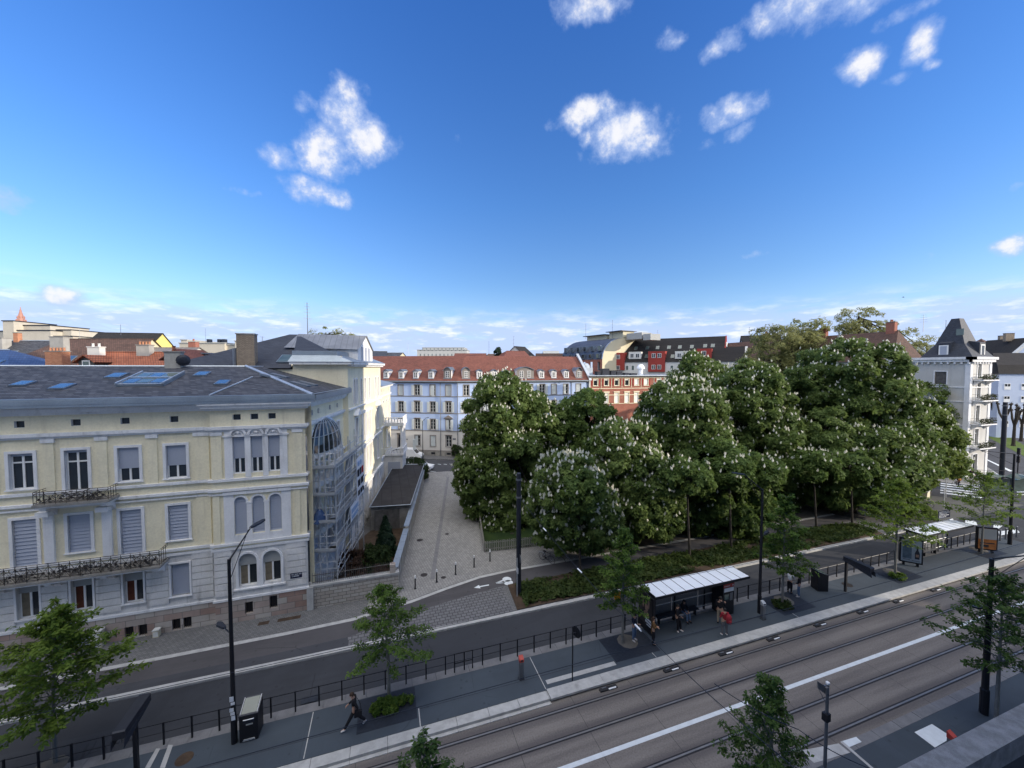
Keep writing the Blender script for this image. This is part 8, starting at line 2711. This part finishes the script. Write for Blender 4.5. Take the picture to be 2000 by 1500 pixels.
# ---------------------------------------------------------------- vehicles
def vehicle(name, label, cat, p, rz, L, Wd, prof, cab, paint, wheel_x, wr=.33, van=False):
    """Body from a side profile with tucked-in glasshouse; x forwards."""
    t = thing(name, label, cat, p, rz)
    h = Wd / 2
    mb = MB()
    n = len(prof)
    for s_ in (-1, 1):
        mb.add([(x, s_ * h * (1 if z < .9 else .97), z) for x, z in prof], [tuple(range(n)) if s_ > 0 else tuple(range(n))[::-1]])
    for i in range(n):
        a, b = prof[i], prof[(i + 1) % n]
        ka, kb = (1 if a[1] < .9 else .97), (1 if b[1] < .9 else .97)
        mb.quad((a[0], -h * ka, a[1]), (b[0], -h * kb, b[1]), (b[0], h * kb, b[1]), (a[0], h * ka, a[1]))
    mb.build('body', paint, t)
    m = len(cab)
    top = max(z for _, z in cab); bot = min(z for _, z in cab)
    k = lambda z: h * (.95 - .17 * (z - bot) / (top - bot))
    mb = MB()
    for s_ in (-1, 1):
        mb.add([(x, s_ * k(z), z) for x, z in cab], [tuple(range(m))])
    for i in range(m):
        a, b = cab[i], cab[(i + 1) % m]
        mb.quad((a[0], -k(a[1]), a[1]), (b[0], -k(b[1]), b[1]), (b[0], k(b[1]), b[1]), (a[0], k(a[1]), a[1]))
    mb.build('windows', 'pane_glass', t)
    rx = [x for x, z in cab if z > top - .05]
    mb = MB()
    mb.prism([(min(rx) - .06, -k(top) - .02), (max(rx) + .06, -k(top) - .02), (max(rx) + .06, k(top) + .02), (min(rx) - .06, k(top) + .02)], top + .002, top + .045)
    cs = sorted(cab)
    for s_ in (-1, 1):
        for a, b in ((cab[0], cab[1]), (cab[2], cab[3])):
            mb.tube([(a[0], s_ * (k(a[1]) + .005), a[1]), (b[0], s_ * (k(b[1]) + .005), b[1])], .04, 5)
        xm = (min(rx) + max(rx)) / 2
        mb.tube([(xm, s_ * (k(bot) + .005), bot), (xm, s_ * (k(top) + .005), top)], .035, 5)
    mb.build('roof', paint, t)
    for x in wheel_x:
        for s_ in (-1, 1):
            w_ = MB(Matrix.Translation((x, s_ * (h - .09), wr))).lathe([(wr * .8, -.11), (wr, -.08), (wr, .08), (wr * .8, .11)], (0, 0, 0), 16, axis='y').build('wheel', 'rubber', t)
            MB(Matrix.Translation((x, s_ * (h + .025), wr))).lathe([(wr * .62, -.01), (wr * .55, .008), (.05, .012)], (0, 0, 0), 12, axis='y').build('rim', 'galvanised', w_)
    fx, bx = max(x for x, _ in prof), min(x for x, _ in prof)
    for s_ in (-1, 1):
        MB().box(fx - .10, s_ * h * .74 - .16, .62, fx + .012, s_ * h * .74 + .16, .78).build('headlight', 'lamp_glass', t)
        MB().box(bx - .012, s_ * h * .78 - .10, .70, bx + .08, s_ * h * .78 + .10, .92).build('tail_light', 'tail_red', t)
    MB().box(fx - .02, -.26, .40, fx + .02, .26, .51).build('number_plate', 'paper_white', t)
    return t
CARP = [(-2.1, .25), (2.05, .25), (2.15, .55), (2.05, .78), (1.0, .93), (-1.75, 1.0), (-2.12, .9), (-2.18, .5)]
CARC = [(1.05, .92), (.35, 1.42), (-1.25, 1.44), (-1.85, .98)]
VANP = [(-2.4, .28), (2.35, .28), (2.45, .6), (2.3, .98), (1.55, 1.15), (1.0, 1.75), (.7, 1.93), (-2.35, 1.95), (-2.42, .9)]
VANC = [(1.56, 1.10), (1.02, 1.72), (.35, 1.74), (.1, 1.12)]
v = vehicle('delivery_van', 'white panel van parked in front of the blue building', 'van', at(800, 896, .004), R(-22), 4.8, 1.95, VANP, VANC, 'white_gloss', (-1.5, 1.5))
mb = MB(); mb.add([(1.60, -.74, 1.145), (1.60, .74, 1.145), (1.06, .70, 1.72), (1.06, -.70, 1.72)], [(0, 1, 2, 3)])
for i in range(4):
    pass
mb.build('windscreen', 'pane_glass', v)
vehicle('car', 'white car half hidden behind the bush at the end of the alley', 'car', at(818, 919, .004) + Vector((.2, .4, 0)), R(-28), 4.3, 1.8, CARP, CARC, 'white_gloss', (-1.3, 1.3))
AV = 'cars on the avenue at the right margin'
for lb, px, py, rz, mt in (('dark car at the right margin beyond the grass strip', 1996, 852, 40, 'black_metal'), ('dark red car with lit tail lights between the pollarded trees', 1957, 834, 32, 'cloth_red'), ('grey car behind the pollarded trees', 1941, 829, 34, 'grey_metal'), ('white car behind the pollarded trees', 1984, 829, 34, 'white_gloss')):
    tag(vehicle('car', lb, 'car', at(px, py, 0), R(rz), 4.3, 1.8, CARP, CARC, mt, (-1.3, 1.3)), None, None, AV)

# ---------------------------------------------------------------- crossroads furniture, small park objects
t = thing('advertising_column', 'white advertising column under the sunlit chestnut', 'column', at(1687, 1003, FZ))
MB().lathe([(.62, 0), (.62, .2), (.55, .22), (.55, 2.7), (.66, 2.75), (.66, 2.9)], (0, 0, 0), 18).build('drum', 'white_wall', t)
MB().lathe([(.66, 2.902), (.5, 3.2), (.1, 3.5), (.02, 3.7)], (0, 0, 0), 14).build('cap', 'white_wall', t)
MB().lathe([(.556, .7), (.556, 2.0)], (0, 0, 0), 9).build('poster', 'paper_white', t)
t = thing('kiosk', 'low cream kiosk with a blue poster under the chestnuts', 'kiosk', at(1728, 990, FZ), R(20))
MB().box(-2.0, 0, 0, 1.6, 2.2, 2.5).build('wall', 'cream_wall', t)
MB().box(-2.3, -.35, 2.502, 1.9, 2.5, 2.66).build('roof', 'white_wall', t)
MB().box(.55, -.04, .3, 1.45, -.003, 2.0).build('poster', 'paper_blue', t)
MB().box(-1.7, -.05, .9, .2, -.003, 2.0).build('shutter', 'blind', t)
t = thing('sand_heap_box', 'sunlit pale stone block at the corner of the park', 'block', at(1800, 972, .02), R(15))
MB().prism([(-.9, 0), (.9, 0), (.75, .95), (-.6, .95)], -.6, .6, 'xz').build('body', 'cream_wall', t)
MB().box(-.68, -.66, .952, .83, .66, 1.06).build('coping', 'white_wall', t)
for i, (px, py, lb) in enumerate(((1843, 994, 'slim pale sign post at the corner of the crossing'), (1847, 972, 'second slim pale sign post nearer the zebra crossing'), (1960, 935, 'pale lamp-like post beside the thick mast'))):
    t = thing('sign_post', lb, 'post', at(px, py, .02), 0, 'slim posts at the crossroads')
    MB().tube([(0, 0, 0), (0, 0, 2.4)], .045, 6).build('post', 'galvanised', t)
    MB().box(-.2, -.03, 2.0, .2, .0, 2.4).build('plate', 'grey_metal', t)
t = thing('traffic_light', 'black double traffic light on a post at the right margin', 'traffic light', at(1986, 948, 0))
MB().tube([(0, 0, 0), (0, 0, 4.4)], .07, 8).build('post', 'black_metal', t)
for z in (3.3, 4.45):
    h_ = MB().box(-.17, -.17, z, .17, .12, z + .95).build('signal_head', 'black_metal', t)
    mb = MB()
    for k in range(3):
        mb.lathe([(.10, -.02), (.10, 0)], (0, -.172, z + .18 + k * .29), 10, axis='y')
    mb.build('lens', 'ink_dark', h_)
t = thing('glass_shelter', 'small greenish glass shelter with wavy roof at the right margin', 'shelter', at(1985, 965, 0), R(-20))
mb = MB()
for k in range(12):
    a, b = -3.2 + k * .533, -3.2 + (k + 1) * .533
    za, zb = 2.3 + .25 * math.sin(k * 1.05), 2.3 + .25 * math.sin((k + 1) * 1.05)
    mb.add([(a, -.7, za), (b, -.7, zb), (b, .9, zb), (a, .9, za), (a, -.7, za + .05), (b, -.7, zb + .05), (b, .9, zb + .05), (a, .9, za + .05)], [(0, 1, 2, 3), (4, 5, 6, 7), (0, 1, 5, 4), (2, 3, 7, 6)])
mb.build('roof', 'green_glass', t)
mb = MB()
for x in (-3, 0, 3):
    mb.tube([(x, .6, 0), (x, .6, 2.2)], .05, 6)
mb.build('posts', 'grey_metal', t)
MB().box(-3, .62, .2, 3, .65, 1.9).build('back_glass', 'green_glass', t)
t = thing('bird', 'tiny dark bird gliding high right of the airy plane tree', 'bird', far(1764, 581, 90), R(20))
mb = MB()
mb.add([(0, 0, 0), (.35, .05, .18), (.72, -.08, .10), (.36, -.14, .14), (-.35, .05, .18), (-.72, -.08, .10), (-.36, -.14, .14), (0, .28, .02), (0, -.32, -.02), (0, 0, .10), (.06, 0, .04), (-.06, 0, .04)],
       [(0, 1, 2, 3), (0, 6, 5, 4), (7, 10, 8, 9), (7, 9, 8, 11), (7, 11, 8, 10)])
mb.build('body', 'cloth_black', t)
